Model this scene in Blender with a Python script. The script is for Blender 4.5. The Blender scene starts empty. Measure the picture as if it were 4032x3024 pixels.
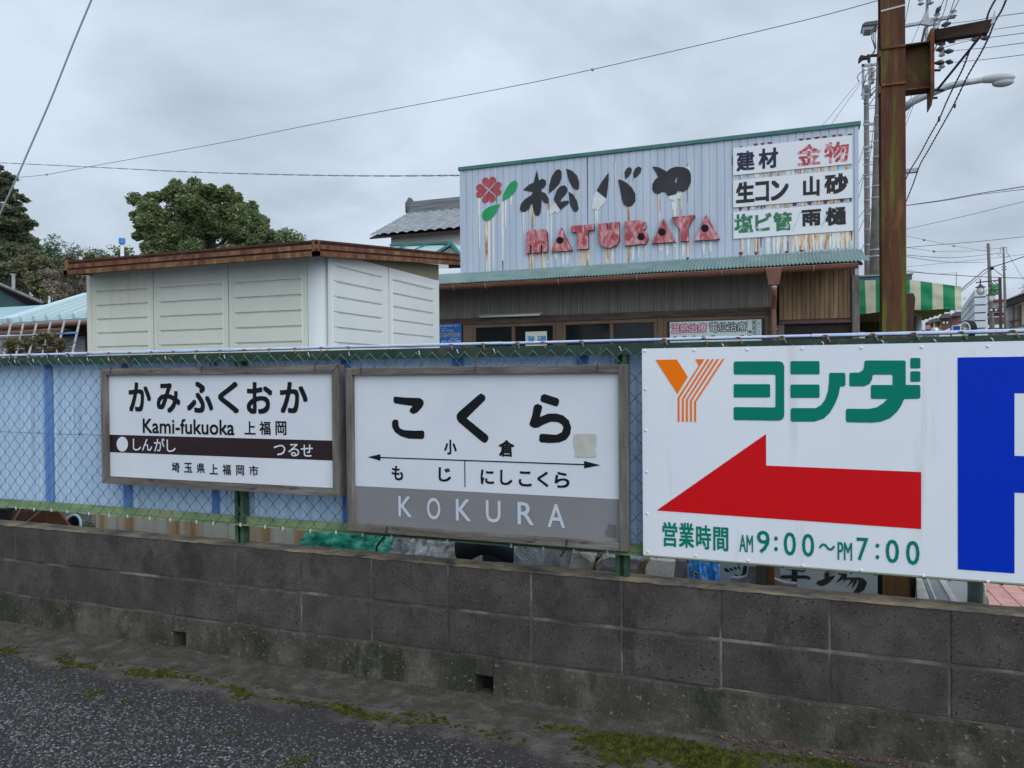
import bpy, math, random
from mathutils import Vector, Matrix, noise
from mathutils.geometry import tessellate_polygon
random.seed(11)
rnd = random.random
sc = bpy.context.scene
col = sc.collection
V = Vector

# ---------------------------------------------------------------- camera
FPX, YAW, PIT, ROL, CAMH = 2901.77, .353083, -.0119502, -.0083643, 1.43
r0 = V((math.cos(YAW), math.sin(YAW), 0)); f0 = V((-math.sin(YAW), math.cos(YAW), 0)); u0 = V((0, 0, 1))
FW = f0 * math.cos(PIT) + u0 * math.sin(PIT); UP0 = u0 * math.cos(PIT) - f0 * math.sin(PIT)
RT = r0 * math.cos(ROL) + UP0 * math.sin(ROL); UP = UP0 * math.cos(ROL) - r0 * math.sin(ROL)
CAM = V((0, 0, CAMH))
cd = bpy.data.cameras.new('camera'); co = bpy.data.objects.new('camera', cd); col.objects.link(co)
cd.sensor_width = 36; cd.lens = FPX / 4032 * 36; cd.clip_start = .05; cd.clip_end = 2000
m4 = Matrix.Identity(4)
for i in range(3):
    m4[i][0], m4[i][1], m4[i][2], m4[i][3] = RT[i], UP[i], -FW[i], CAM[i]
co.matrix_world = m4
sc.camera = co

# ---------------------------------------------------------------- light
SUN_EL, SUN_AZ = math.radians(38), math.radians(128)     # azimuth clockwise from +Y
world = bpy.data.worlds.new('World'); sc.world = world; world.use_nodes = True
wt = world.node_tree; wn = wt.nodes; wl = wt.links; wn.clear()
wo = wn.new('ShaderNodeOutputWorld'); bg = wn.new('ShaderNodeBackground'); bg.inputs[1].default_value = .1
wl.new(bg.outputs[0], wo.inputs[0])
sky = wn.new('ShaderNodeTexSky'); sky.sky_type = 'NISHITA'; sky.sun_disc = False
sky.sun_elevation = SUN_EL; sky.sun_rotation = SUN_AZ
tcw = wn.new('ShaderNodeTexCoord')
def wmath(op, a, b=None, c=None):
    n = wn.new('ShaderNodeMath'); n.operation = op
    for i, x in enumerate((a, b, c)):
        if x is None: continue
        if isinstance(x, (int, float)): n.inputs[i].default_value = x
        else: wl.new(x, n.inputs[i])
    return n.outputs[0]
sep = wn.new('ShaderNodeSeparateXYZ'); wl.new(tcw.outputs['Generated'], sep.inputs[0])
zc = wmath('MAXIMUM', sep.outputs[2], 0.0)
den = wmath('ADD', zc, .32)
cx = wmath('DIVIDE', sep.outputs[0], den); cy = wmath('DIVIDE', sep.outputs[1], den)
cmb = wn.new('ShaderNodeCombineXYZ'); wl.new(cx, cmb.inputs[0]); wl.new(cy, cmb.inputs[1])
n1 = wn.new('ShaderNodeTexNoise'); n1.inputs['Scale'].default_value = 1.9; n1.inputs['Detail'].default_value = 6
n1.inputs['Roughness'].default_value = .52; n1.inputs['Distortion'].default_value = .25
wl.new(cmb.outputs[0], n1.inputs['Vector'])
rp = wn.new('ShaderNodeValToRGB'); wl.new(n1.outputs[0], rp.inputs[0])
e = rp.color_ramp.elements
e[0].position = .34; e[0].color = (.435, .51, .60, 1); e[1].position = .62; e[1].color = (.655, .755, .88, 1)
bright = wmath('ADD', wmath('MULTIPLY', wmath('POWER', zc, 1.3), 5.6), 9.4)
sd = (math.sin(SUN_AZ) * math.cos(SUN_EL), math.cos(SUN_AZ) * math.cos(SUN_EL), math.sin(SUN_EL))
dp = wn.new('ShaderNodeVectorMath'); dp.operation = 'DOT_PRODUCT'; wl.new(tcw.outputs['Generated'], dp.inputs[0])
dp.inputs[1].default_value = sd
lowb = wmath('ADD', wmath('MULTIPLY', wmath('POWER', wmath('SUBTRACT', 1.0, zc), 6.0), .10), 1.0)
bright = wmath('MULTIPLY', bright, lowb)
glow = wmath('MULTIPLY', wmath('POWER', wmath('MAXIMUM', dp.outputs['Value'], 0.0), 2.0), 9.0)
bright = wmath('ADD', bright, glow)
vm = wn.new('ShaderNodeVectorMath'); vm.operation = 'SCALE'
wl.new(rp.outputs[0], vm.inputs[0]); wl.new(bright, vm.inputs['Scale'])
mxw = wn.new('ShaderNodeMix'); mxw.data_type = 'RGBA'; mxw.inputs[0].default_value = .94
wl.new(sky.outputs[0], mxw.inputs[6]); wl.new(vm.outputs[0], mxw.inputs[7]); wl.new(mxw.outputs[2], bg.inputs[0])
sl = bpy.data.lights.new('sun', 'SUN'); sl.energy = 1.35; sl.angle = math.radians(60); sl.color = (1, .97, .93)
so = bpy.data.objects.new('sun', sl); col.objects.link(so)
so.rotation_euler = V(sd).to_track_quat('Z', 'Y').to_euler()
so.location = (0, 0, 20)
sc.view_settings.view_transform = 'Standard'; sc.view_settings.look = 'None'
sc.view_settings.exposure = 0; sc.view_settings.gamma = 1

# ---------------------------------------------------------------- helpers
def at(px, py, X=None, Y=None, Z=None):
    d = RT * ((px - 2016) / FPX) + UP * ((1512 - py) / FPX) + FW
    if X is not None: t = X / d.x
    elif Y is not None: t = Y / d.y
    else: t = (Z - CAMH) / d.z
    return CAM + d * t
def zoom(ox, oy, w, k=2212):
    s = w / k
    return lambda p: (ox + p[0] * s, oy + p[1] * s)

def lin(r, g, b):
    return tuple(((c / 255 / 12.92) if c <= 10 else ((c / 255 + .055) / 1.055) ** 2.4) for c in (r, g, b)) + (1,)

class MB:
    def __init__(s): s.v = []; s.f = []
    def add(s, vs, fs):
        o = len(s.v); s.v += [V(x) for x in vs]; s.f += [tuple(i + o for i in f) for f in fs]; return s
    def hexa(s, p):
        return s.add(p, [(0, 3, 2, 1), (4, 5, 6, 7), (0, 1, 5, 4), (1, 2, 6, 5), (2, 3, 7, 6), (3, 0, 4, 7)])
    def box(s, x0, x1, y0, y1, z0, z1):
        return s.hexa([(x0, y0, z0), (x1, y0, z0), (x1, y1, z0), (x0, y1, z0), (x0, y0, z1), (x1, y0, z1), (x1, y1, z1), (x0, y1, z1)])
    def bar(s, p, q, w, h, up=(0, 0, 1)):
        p, q = V(p), V(q); d = (q - p).normalized(); a = d.cross(V(up))
        a = a.normalized() * w / 2 if a.length > 1e-5 else V((w / 2, 0, 0)); b = a.cross(d).normalized() * h / 2
        return s.hexa([p - a - b, p + a - b, q + a - b, q - a - b, p - a + b, p + a + b, q + a + b, q - a + b])
    def quad(s, a, b, c, d): return s.add([a, b, c, d], [(0, 1, 2, 3)])
    def tube(s, pts, r, n=6, cap=True):
        pts = [V(p) for p in pts]; N = len(pts); R = r if isinstance(r, (list, tuple)) else [r] * N
        vs = []; fs = []; pa = None
        for i, p in enumerate(pts):
            d = (pts[min(i + 1, N - 1)] - pts[max(i - 1, 0)]).normalized()
            if pa is None:
                pa = d.cross(V((0, 0, 1))); pa = pa.normalized() if pa.length > .01 else V((1, 0, 0))
            a = (pa - d * pa.dot(d)).normalized(); b = d.cross(a); pa = a
            for k in range(n):
                t = 2 * math.pi * k / n; vs.append(p + (a * math.cos(t) + b * math.sin(t)) * R[i])
        for i in range(N - 1):
            for k in range(n):
                fs.append((i * n + k, i * n + (k + 1) % n, (i + 1) * n + (k + 1) % n, (i + 1) * n + k))
        if cap: fs += [tuple(range(n))[::-1], tuple(range((N - 1) * n, N * n))]
        return s.add(vs, fs)
    def poly(s, pts, ext=None, holes=()):
        loops = [[V(p) for p in pts]] + [[V(p) for p in h] for h in holes]
        tri = tessellate_polygon(loops); flat = [p for l in loops for p in l]
        if ext is None: return s.add(flat, tri)
        ext = V(ext); n = len(flat); fs = list(tri) + [tuple(i + n for i in t[::-1]) for t in tri]; o = 0
        for l in loops:
            m = len(l); fs += [(o + i, o + (i + 1) % m, o + (i + 1) % m + n, o + i + n) for i in range(m)]; o += m
        return s.add(flat + [p + ext for p in flat], fs)
    def grid(s, fn, nu, nv):
        return s.add([fn(i / nu, j / nv) for j in range(nv + 1) for i in range(nu + 1)],
                     [(j * (nu + 1) + i, j * (nu + 1) + i + 1, (j + 1) * (nu + 1) + i + 1, (j + 1) * (nu + 1) + i) for j in range(nv) for i in range(nu)])
    def blob(s, c, r, amp=.2, fr=3, n=14, seed=0):
        c = V(c); r = V(r) if not isinstance(r, (int, float)) else V((r, r, r))
        def fn(u, v):
            th = 2 * math.pi * u; ph = math.pi * (v - .5)
            d = V((math.cos(ph) * math.cos(th), math.cos(ph) * math.sin(th), math.sin(ph)))
            k = 1 + amp * noise.noise(d * fr + V((seed * 7.3, seed, 0)))
            return c + V((d.x * r.x, d.y * r.y, d.z * r.z)) * k
        return s.grid(fn, n * 2, n)
    def lathe(s, c, prof, n=20):
        c = V(c)
        return s.grid(lambda u, v: (lambda p: c + V((p[0] * math.cos(2 * math.pi * u), p[0] * math.sin(2 * math.pi * u), p[1])))(prof[min(int(round(v * (len(prof) - 1))), len(prof) - 1)]), n, len(prof) - 1)
    def build(s, name, mat, parent=None, label=None, cat=None, group=None, loc=None, smooth=False, bevel=0, kind=None):
        base = V((0, 0, 0)); q = parent
        while q is not None: base += q.location; q = q.parent
        if parent is None and s.v:
            if loc is None:
                xs = [v.x for v in s.v]; ys = [v.y for v in s.v]
                loc = V(((min(xs) + max(xs)) / 2, (min(ys) + max(ys)) / 2, min(v.z for v in s.v)))
            base = V(loc)
        me = bpy.data.meshes.new(name); me.from_pydata([v - base for v in s.v], [], s.f)
        if smooth: me.polygons.foreach_set('use_smooth', [True] * len(me.polygons))
        me.materials.append(mat)
        o = bpy.data.objects.new(name, me); col.objects.link(o)
        if parent is None: o.location = base
        else: o.parent = parent
        if bevel:
            b = o.modifiers.new('bevel', 'BEVEL'); b.width = bevel; b.segments = 2; b.limit_method = 'ANGLE'
        if label: o['label'] = label
        if cat: o['category'] = cat
        if group: o['group'] = group
        if kind: o['kind'] = kind
        return o

def thing(name, label, cat, loc, group=None):
    o = bpy.data.objects.new(name, None); o.empty_display_size = .1; o.location = loc; col.objects.link(o)
    o['label'] = label; o['category'] = cat
    if group: o['group'] = group
    return o
def copies(o, offs, parent):
    for d in offs:
        c = o.copy(); col.objects.link(c); c.parent = parent; c.location = o.location + V(d)
        for ch in o.children:
            g = ch.copy(); col.objects.link(g); g.parent = c

_gl = {}
def glyph(ch):
    k = ch
    if k not in _gl:
        c = bpy.data.curves.new('glyph', 'FONT'); c.body = ch; c.resolution_u = 3
        o = bpy.data.objects.new('glyph', c); col.objects.link(o)
        m = bpy.data.meshes.new_from_object(o.evaluated_get(bpy.context.evaluated_depsgraph_get()))
        vs = [v.co.copy() for v in m.vertices]; fs = [tuple(p.vertices) for p in m.polygons]
        x0 = min(v.x for v in vs); x1 = max(v.x for v in vs); y0 = min(v.y for v in vs); y1 = max(v.y for v in vs)
        _gl[k] = ([((v.x - x0) / (x1 - x0), (v.y - y0) / (y1 - y0)) for v in vs], fs)
        bpy.data.objects.remove(o); bpy.data.curves.remove(c); bpy.data.meshes.remove(m)
    return _gl[k]
def text(mb, items, T, Y, bold=.012, tilt=0.0, rough=0):
    """items: (string, x0, y0, x1, y1) boxes measured on a zoom of the photograph, laid on the sign's plane Y"""
    for ch, x0, y0, x1, y1 in items:
        xc, yc = (x0 + x1) / 2, (y0 + y1) / 2; sh = tilt * (x1 - x0) / 2
        xa = at(*T((x0, yc)), Y=Y).x; xb = at(*T((x1, yc)), Y=Y).x
        zt = at(*T((xc, y0 + sh)), Y=Y).z; zb = at(*T((xc, y1 - sh)), Y=Y).z
        vs, fs = glyph(ch)
        e_ = bold * min(abs(xb - xa) / max(1, len(ch) * .6), zt - zb)      # heavier weight: the glyph struck five times, a hair apart
        for k, (dx, dz) in enumerate(((0, 0), (-1, -1), (1, 1), (-1, 1), (1, -1)) if bold else ((0, 0),)):
            mb.add([(xa + e_ + u * (xb - xa - 2 * e_) + dx * e_, Y - .00012 * k, zb + e_ + w * (zt - zb - 2 * e_) + dz * e_) for u, w in vs], fs)
    return mb
def letters(name, m, parent, items, T, Y, bold=.012, tilt=0.0):
    for it in items: text(MB(), [it], T, Y, bold, tilt).build(name, m, parent)
def marks(name, m, parent, groups, T, Y):
    for g in groups:
        mb = MB()
        for q in g: flat(mb, q, T, Y)
        mb.build(name, m, parent)
def flat(mb, pts, T, Y, ext=None, holes=()):
    P = lambda l: [at(*T(p), Y=Y) for p in l]
    return mb.poly(P(pts), ext, [P(h) for h in holes])
def rrect(x0, y0, x1, y1, r=7):
    out = []
    for cx_, cy_, a in ((x1 - r, y0 + r, -90), (x1 - r, y1 - r, 0), (x0 + r, y1 - r, 90), (x0 + r, y0 + r, 180)):
        out += [(cx_ + r * math.cos(math.radians(a + t)), cy_ + r * math.sin(math.radians(a + t))) for t in (0, 30, 60, 90)]
    return out
def ring(cx_, cy_, rx, ry=None, n=24):
    ry = ry or rx
    return [(cx_ + rx * math.cos(2 * math.pi * i / n), cy_ + ry * math.sin(2 * math.pi * i / n)) for i in range(n)]

# ---------------------------------------------------------------- materials
def newmat(name):
    m = bpy.data.materials.new(name); m.use_nodes = True; nt = m.node_tree
    return m, nt, nt.nodes['Principled BSDF']
def mat(name, ramp, scale=8, stretch=(1, 1, 1), detail=5, rough=.7, metal=0, bump=0, bscale=None, spec=.4, island=0, speck=None, dist=0.0, trans=0):
    """object-space noise through a colour ramp; ramp is one colour or [(pos, colour), ...]"""
    m, nt, p = newmat(name); N = nt.nodes; L = nt.links
    p.inputs['Roughness'].default_value = rough; p.inputs['Metallic'].default_value = metal
    p.inputs['Specular IOR Level'].default_value = spec
    tc = N.new('ShaderNodeTexCoord'); mp = N.new('ShaderNodeMapping'); mp.inputs['Scale'].default_value = stretch
    L.new(tc.outputs['Object'], mp.inputs[0])
    out = None
    if isinstance(ramp, list):
        nz = N.new('ShaderNodeTexNoise'); nz.inputs['Scale'].default_value = scale; nz.inputs['Detail'].default_value = detail
        nz.inputs['Roughness'].default_value = .6; nz.inputs['Distortion'].default_value = dist
        L.new(mp.outputs[0], nz.inputs['Vector'])
        cr = N.new('ShaderNodeValToRGB'); L.new(nz.outputs[0], cr.inputs[0])
        el = cr.color_ramp.elements
        while len(el) < len(ramp): el.new(.5)
        for x, (ps, c) in zip(el, ramp): x.position = ps; x.color = c
        out = cr.outputs[0]
    else:
        rg = N.new('ShaderNodeRGB'); rg.outputs[0].default_value = ramp; out = rg.outputs[0]
    if island:
        g = N.new('ShaderNodeNewGeometry'); hs = N.new('ShaderNodeHueSaturation')
        mr = N.new('ShaderNodeMapRange'); mr.inputs[3].default_value = 1 - island; mr.inputs[4].default_value = 1 + island
        L.new(g.outputs['Random Per Island'], mr.inputs[0]); L.new(mr.outputs[0], hs.inputs['Value'])
        mr2 = N.new('ShaderNodeMapRange'); mr2.inputs[3].default_value = .5 - island * .04; mr2.inputs[4].default_value = .5 + island * .04
        L.new(g.outputs['Random Per Island'], mr2.inputs[0]); L.new(mr2.outputs[0], hs.inputs['Hue'])
        L.new(out, hs.inputs['Color']); out = hs.outputs[0]
    if speck:      # (colour, scale, threshold, stretch)
        c2, s2, th, st2 = speck
        mp2 = N.new('ShaderNodeMapping'); mp2.inputs['Scale'].default_value = st2; L.new(tc.outputs['Object'], mp2.inputs[0])
        n2 = N.new('ShaderNodeTexNoise'); n2.inputs['Scale'].default_value = s2; n2.inputs['Detail'].default_value = 6; n2.inputs['Roughness'].default_value = .65
        L.new(mp2.outputs[0], n2.inputs['Vector'])
        mr = N.new('ShaderNodeMapRange'); mr.inputs[1].default_value = th; mr.inputs[2].default_value = th + .1
        L.new(n2.outputs[0], mr.inputs[0])
        mx = N.new('ShaderNodeMix'); mx.data_type = 'RGBA'; L.new(mr.outputs[0], mx.inputs[0]); L.new(out, mx.inputs[6]); mx.inputs[7].default_value = c2
        out = mx.outputs[2]
    L.new(out, p.inputs['Base Color'])
    if bump:
        nb = N.new('ShaderNodeTexNoise'); nb.inputs['Scale'].default_value = bscale or scale * 3; nb.inputs['Detail'].default_value = 6
        L.new(mp.outputs[0], nb.inputs['Vector'])
        bp = N.new('ShaderNodeBump'); bp.inputs['Strength'].default_value = bump; bp.inputs['Distance'].default_value = .01
        L.new(nb.outputs[0], bp.inputs['Height']); L.new(bp.outputs[0], p.inputs['Normal'])
    if trans:
        tr = N.new('ShaderNodeBsdfTranslucent'); L.new(out, tr.inputs[0])
        ms = N.new('ShaderNodeMixShader'); ms.inputs[0].default_value = trans
        L.new(p.outputs[0], ms.inputs[1]); L.new(tr.outputs[0], ms.inputs[2]); L.new(ms.outputs[0], N['Material Output'].inputs[0])
    return m
def c(r, g, b): return (r, g, b, 1)
BLACK = mat('black_paint', c(.008, .009, .011), rough=.55, spec=.15)
WHITE = mat('white_enamel', [(.35, c(.66, .68, .70)), (.7, c(.74, .75, .76))], scale=2, rough=.35, speck=(c(.55, .54, .5), 3, .66, (1, 1, .3)))
SIGNW = mat('sign_white', [(.3, c(.60, .64, .69)), (.7, c(.68, .71, .75))], scale=2.5, rough=.4, speck=(c(.45, .45, .42), 7, .68, (1, 1, .4)))
PWHITE = mat('sign_plate_white', [(.3, c(.70, .74, .79)), (.7, c(.76, .79, .83))], scale=1.6, rough=.42, speck=(c(.66, .68, .68), 4, .58, (2.5, 1, .22)))
WOOD = mat('weathered_wood', [(.25, c(.055, .045, .038)), (.5, c(.13, .115, .10)), (.75, c(.24, .22, .20))], scale=9, stretch=(.35, 1, 2.6), detail=8, rough=.9, bump=.5, bscale=40, speck=(c(.045, .035, .03), 11, .6, (.6, 1, 2)))
WOODV = mat('weathered_wood_upright', [(.25, c(.06, .05, .042)), (.5, c(.14, .125, .11)), (.75, c(.25, .23, .21))], scale=9, stretch=(2.6, 1, .35), detail=8, rough=.9, bump=.5, bscale=40, speck=(c(.05, .04, .034), 11, .62, (2, 1, .5)))
GREENP = mat('worn_green_paint', [(.3, c(.012, .045, .03)), (.52, c(.03, .085, .052)), (.72, c(.09, .13, .07))], scale=14, rough=.6, speck=(c(.16, .07, .03), 17, .62, (1, 1, 1)), bump=.2)
GREENR = mat('dark_green_rail', [(.3, c(.012, .026, .02)), (.6, c(.02, .055, .036)), (.8, c(.05, .04, .025))], scale=12, rough=.6, speck=(c(.11, .05, .025), 15, .58, (.6, 1, 1)))
GREENL = mat('top_lit_green_rail', [(.3, c(.13, .21, .10)), (.6, c(.28, .34, .18)), (.8, c(.30, .24, .13))], scale=12, stretch=(.4, 1, 1), rough=.65, speck=(c(.12, .06, .03), 17, .64, (.6, 1, 1)))  # light falling on the bottom rail's flange is put into this paler green
WIRE = mat('green_wire', [(.3, c(.02, .11, .09)), (.7, c(.10, .21, .17))], scale=20, rough=.5)
RUST = mat('rust', [(.3, c(.06, .022, .012)), (.5, c(.14, .05, .02)), (.7, c(.24, .10, .04))], scale=12, detail=8, rough=.9, bump=.4)
def rustpaint(name, s, dark=1.0):   # old yellow-green paint flaking to rust
    return mat(name, [(.25, c(.032 * dark, .014 * dark, .009 * dark)), (.42, c(.085 * dark, .03 * dark, .014 * dark)), (.52, c(.10 * dark, .042 * dark, .016 * dark)), (.58, c(.10 * dark, .088 * dark, .014 * dark)), (.70, c(.14 * dark, .15 * dark, .022 * dark))], scale=3.2, stretch=s, detail=7, rough=.85, bump=.5, bscale=30, dist=.4, speck=(c(.19 * dark, .075 * dark, .03 * dark), 6, .57, (2, 2, .6)))
RUSTPOLE = rustpaint('flaking_yellow_steel', (4.2, 2, .42))
RUSTPLATE = rustpaint('flaking_steel_plate', (1.5, 1.5, 1.2), .8)
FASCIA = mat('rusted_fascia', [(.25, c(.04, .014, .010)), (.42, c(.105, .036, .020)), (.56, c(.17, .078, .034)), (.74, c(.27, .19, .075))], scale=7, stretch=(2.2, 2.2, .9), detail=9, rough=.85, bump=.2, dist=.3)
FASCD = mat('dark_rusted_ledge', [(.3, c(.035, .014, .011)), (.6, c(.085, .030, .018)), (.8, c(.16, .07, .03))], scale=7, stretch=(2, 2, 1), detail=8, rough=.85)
GALV = mat('galvanised_steel', [(.3, c(.26, .28, .30)), (.7, c(.42, .44, .46))], scale=10, rough=.5, metal=.3)
CONCP = mat('concrete_pole', [(.3, c(.11, .10, .092)), (.7, c(.18, .168, .155))], scale=6, rough=.9, bump=.15, speck=(c(.07, .062, .055), 4, .6, (1, 1, .2)))
DARK = mat('dark_void', c(.01, .01, .011), rough=.9)
BLK = mat('black_rubber', c(.014, .014, .016), rough=.7)

# ================================================================ ground, road
GRD = mat('dry_yard_soil', [(.3, c(.07, .062, .052)), (.7, c(.15, .135, .115))], scale=2, detail=9, rough=.95, bump=.4, bscale=30)
MB().quad((-400, -60, -.012), (400, -60, -.012), (400, 900, -.012), (-400, 900, -.012)).build('ground', GRD, kind='structure')
ROADX, ROADY = 0.0, -18.45    # the road object's own origin
def asphalt():
    m, nt, p = newmat('open_graded_asphalt'); N = nt.nodes; L = nt.links
    tc = N.new('ShaderNodeTexCoord'); nz = N.new('ShaderNodeTexNoise'); nz.inputs['Scale'].default_value = 30
    av = N.new('ShaderNodeVectorMath'); av.operation = 'MULTIPLY_ADD'; L.new(nz.outputs['Color'], av.inputs[0]); av.inputs[1].default_value = (.012, .012, .012); L.new(tc.outputs['Object'], av.inputs[2])
    L.new(tc.outputs['Object'], nz.inputs['Vector'])
    vo = N.new('ShaderNodeTexVoronoi'); vo.inputs['Scale'].default_value = 78; L.new(av.outputs[0], vo.inputs['Vector'])
    hs = N.new('ShaderNodeSeparateColor'); L.new(vo.outputs['Color'], hs.inputs[0])
    cr = N.new('ShaderNodeValToRGB'); L.new(hs.outputs[0], cr.inputs[0])
    for (ps, cc), x in zip([(0, c(.028, .026, .028)), (.45, c(.04, .037, .038)), (.74, c(.10, .10, .105)), (1, c(.34, .35, .36))], [cr.color_ramp.elements[0], cr.color_ramp.elements.new(.45), cr.color_ramp.elements.new(.74), cr.color_ramp.elements[-1]]):
        x.position = ps; x.color = cc
    # binder between stones, and areas where binder covers the stones
    bl = N.new('ShaderNodeTexNoise'); bl.inputs['Scale'].default_value = 1.5; bl.inputs['Detail'].default_value = 5; L.new(tc.outputs['Object'], bl.inputs['Vector'])
    sx = N.new('ShaderNodeSeparateXYZ'); L.new(tc.outputs['Object'], sx.inputs[0])
    cov = N.new('ShaderNodeMath'); cov.operation = 'MULTIPLY_ADD'; L.new(sx.outputs[1], cov.inputs[0]); cov.inputs[1].default_value = 1.15; cov.inputs[2].default_value = -2.62 + 1.15 * ROADY
    cv2 = N.new('ShaderNodeMath'); cv2.operation = 'ADD'; L.new(cov.outputs[0], cv2.inputs[0]); L.new(bl.outputs[0], cv2.inputs[1])
    mrc = N.new('ShaderNodeMapRange'); mrc.inputs[1].default_value = .35; mrc.inputs[2].default_value = .95; mrc.inputs[3].default_value = 0; mrc.inputs[4].default_value = .8; L.new(cv2.outputs[0], mrc.inputs[0])
    gap = N.new('ShaderNodeMapRange'); gap.inputs[1].default_value = .30; gap.inputs[2].default_value = .55; L.new(vo.outputs['Distance'], gap.inputs[0])
    mxg = N.new('ShaderNodeMix'); mxg.data_type = 'RGBA'; L.new(gap.outputs[0], mxg.inputs[0]); L.new(cr.outputs[0], mxg.inputs[6]); mxg.inputs[7].default_value = c(.014, .0125, .013)
    mxc = N.new('ShaderNodeMix'); mxc.data_type = 'RGBA'; L.new(mrc.outputs[0], mxc.inputs[0]); L.new(mxg.outputs[2], mxc.inputs[6]); mxc.inputs[7].default_value = c(.034, .030, .030)
    sn = N.new('ShaderNodeTexNoise'); sn.inputs['Scale'].default_value = 13; sn.inputs['Detail'].default_value = 10; L.new(tc.outputs['Object'], sn.inputs['Vector'])
    sr = N.new('ShaderNodeValToRGB'); L.new(sn.outputs[0], sr.inputs[0]); sr.color_ramp.elements[0].position = .25; sr.color_ramp.elements[0].color = c(.030, .0255, .021); sr.color_ramp.elements[1].position = .75; sr.color_ramp.elements[1].color = c(.125, .108, .093)
    def mth(op, a, b, k=None):
        n = N.new('ShaderNodeMath'); n.operation = op
        for i, x in enumerate((a, b, k)):
            if x is None: continue
            if isinstance(x, (int, float)): n.inputs[i].default_value = x
            else: L.new(x, n.inputs[i])
        return n.outputs[0]
    bx_ = mth('MULTIPLY', mth('MAXIMUM', mth('ADD', sx.outputs[0], ROADX + 1.2), 0.0), .19)
    dd_ = mth('ADD', mth('ADD', sx.outputs[1], ROADY - 2.66), bx_)
    w1 = N.new('ShaderNodeTexNoise'); w1.inputs['Scale'].default_value = 5; w1.inputs['Detail'].default_value = 8; L.new(tc.outputs['Object'], w1.inputs['Vector'])
    dd_ = mth('ADD', dd_, mth('MULTIPLY', mth('SUBTRACT', w1.outputs[0], .5), .42))
    ms_ = N.new('ShaderNodeMapRange'); ms_.inputs[1].default_value = -.05; ms_.inputs[2].default_value = .045; L.new(dd_, ms_.inputs[0])
    mxs = N.new('ShaderNodeMix'); mxs.data_type = 'RGBA'; L.new(ms_.outputs[0], mxs.inputs[0]); L.new(mxc.outputs[2], mxs.inputs[6]); L.new(sr.outputs[0], mxs.inputs[7])
    mxc = mxs
    L.new(mxc.outputs[2], p.inputs['Base Color']); p.inputs['Roughness'].default_value = .75; p.inputs['Specular IOR Level'].default_value = .4
    iv = N.new('ShaderNodeMath'); iv.operation = 'MULTIPLY'; L.new(vo.outputs['Distance'], iv.inputs[0]); iv.inputs[1].default_value = -1
    bp = N.new('ShaderNodeBump'); bp.inputs['Strength'].default_value = .8; bp.inputs['Distance'].default_value = .006
    L.new(iv.outputs[0], bp.inputs['Height']); L.new(bp.outputs[0], p.inputs['Normal'])
    return m
MB().quad((-60, -40, 0), (60, -40, 0), (60, 3.10, 0), (-60, 3.10, 0)).build('road', asphalt(), kind='structure')
STRIP = mat('mortar_strip', [(.25, c(.030, .0255, .021)), (.5, c(.066, .057, .048)), (.75, c(.135, .118, .103))], scale=13, detail=10, rough=.95, bump=.6, bscale=130, speck=(c(.042, .040, .018), 4.0, .52, (1, 1.8, 1)))
GRV = mat('road_chippings', [(.3, c(.045, .043, .042)), (.7, c(.12, .116, .113))], scale=40, rough=.8, spec=.3, island=.7)
def edge(x):
    return 2.655 + .03 * noise.noise(V((x * 17, 8, 0))) + .012 * noise.noise(V((x * 70, 9, 0))) + .06 * noise.noise(V((x * 1.3, 0, 0))) + .025 * noise.noise(V((x * 7, 3, 0))) + .01 * noise.noise(V((x * 31, 5, 0))) - max(0, x + 1.2) * .19
sm = MB(); n = 700
for i in range(n):
    xa, xb = -8 + 10.5 * i / n, -8 + 10.5 * (i + 1) / n
    sm.quad((xa, edge(xa) + .13, .0012), (xb, edge(xb) + .13, .0012), (xb, 3.06, .004), (xa, 3.06, .004))
sm.build('pavement_edge', STRIP, kind='structure')

# chippings standing out of the worn road surface
gv = MB()
for i in range(26000):
    x, y = random.uniform(-4.4, .6), random.uniform(1.78, 2.66)
    d = edge(x) - y
    if d < .02: continue
    dens = min(1, max(0, (d - .03) / .38)) * min(1, max(.05, (.05 - x - (y - 1.8) * .5) / 1.6)) * (.65 + .7 * noise.noise(V((x * 2.2, y * 3, 0))) + .3)
    if rnd() > dens * .8: continue
    r_ = random.uniform(.0028, .0066); a = rnd() * 6.28; n = random.choice((5, 5, 6)); tl = V((random.gauss(0, .22), random.gauss(-.05, .22), 0)); el = random.uniform(.55, 1)
    b = len(gv.v); hgt = .0012 + r_ * random.uniform(.12, .4)
    for lay in (0, 1):
        for k in range(n):
            t = a + 6.283 * k / n + (rnd() - .5) * .3; rr = r_ * (1.12 if lay == 0 else .82); ox, oy = rr * math.cos(t), rr * el * math.sin(t); ca, sa = math.cos(a), math.sin(a)
            ox, oy = ox * ca - oy * sa, ox * sa + oy * ca
            gv.v.append(V((x + ox, y + oy, -.001 if lay == 0 else hgt + ox * tl.x + oy * tl.y)))
    gv.f += [(b + k, b + (k + 1) % n, b + n + (k + 1) % n, b + n + k) for k in range(n)] + [tuple(range(b + n, b + 2 * n))]
go = gv.build('road_gravel', GRV, kind='stuff'); go['label'] = 'pale chippings embedded in the dark worn road surface'

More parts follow.
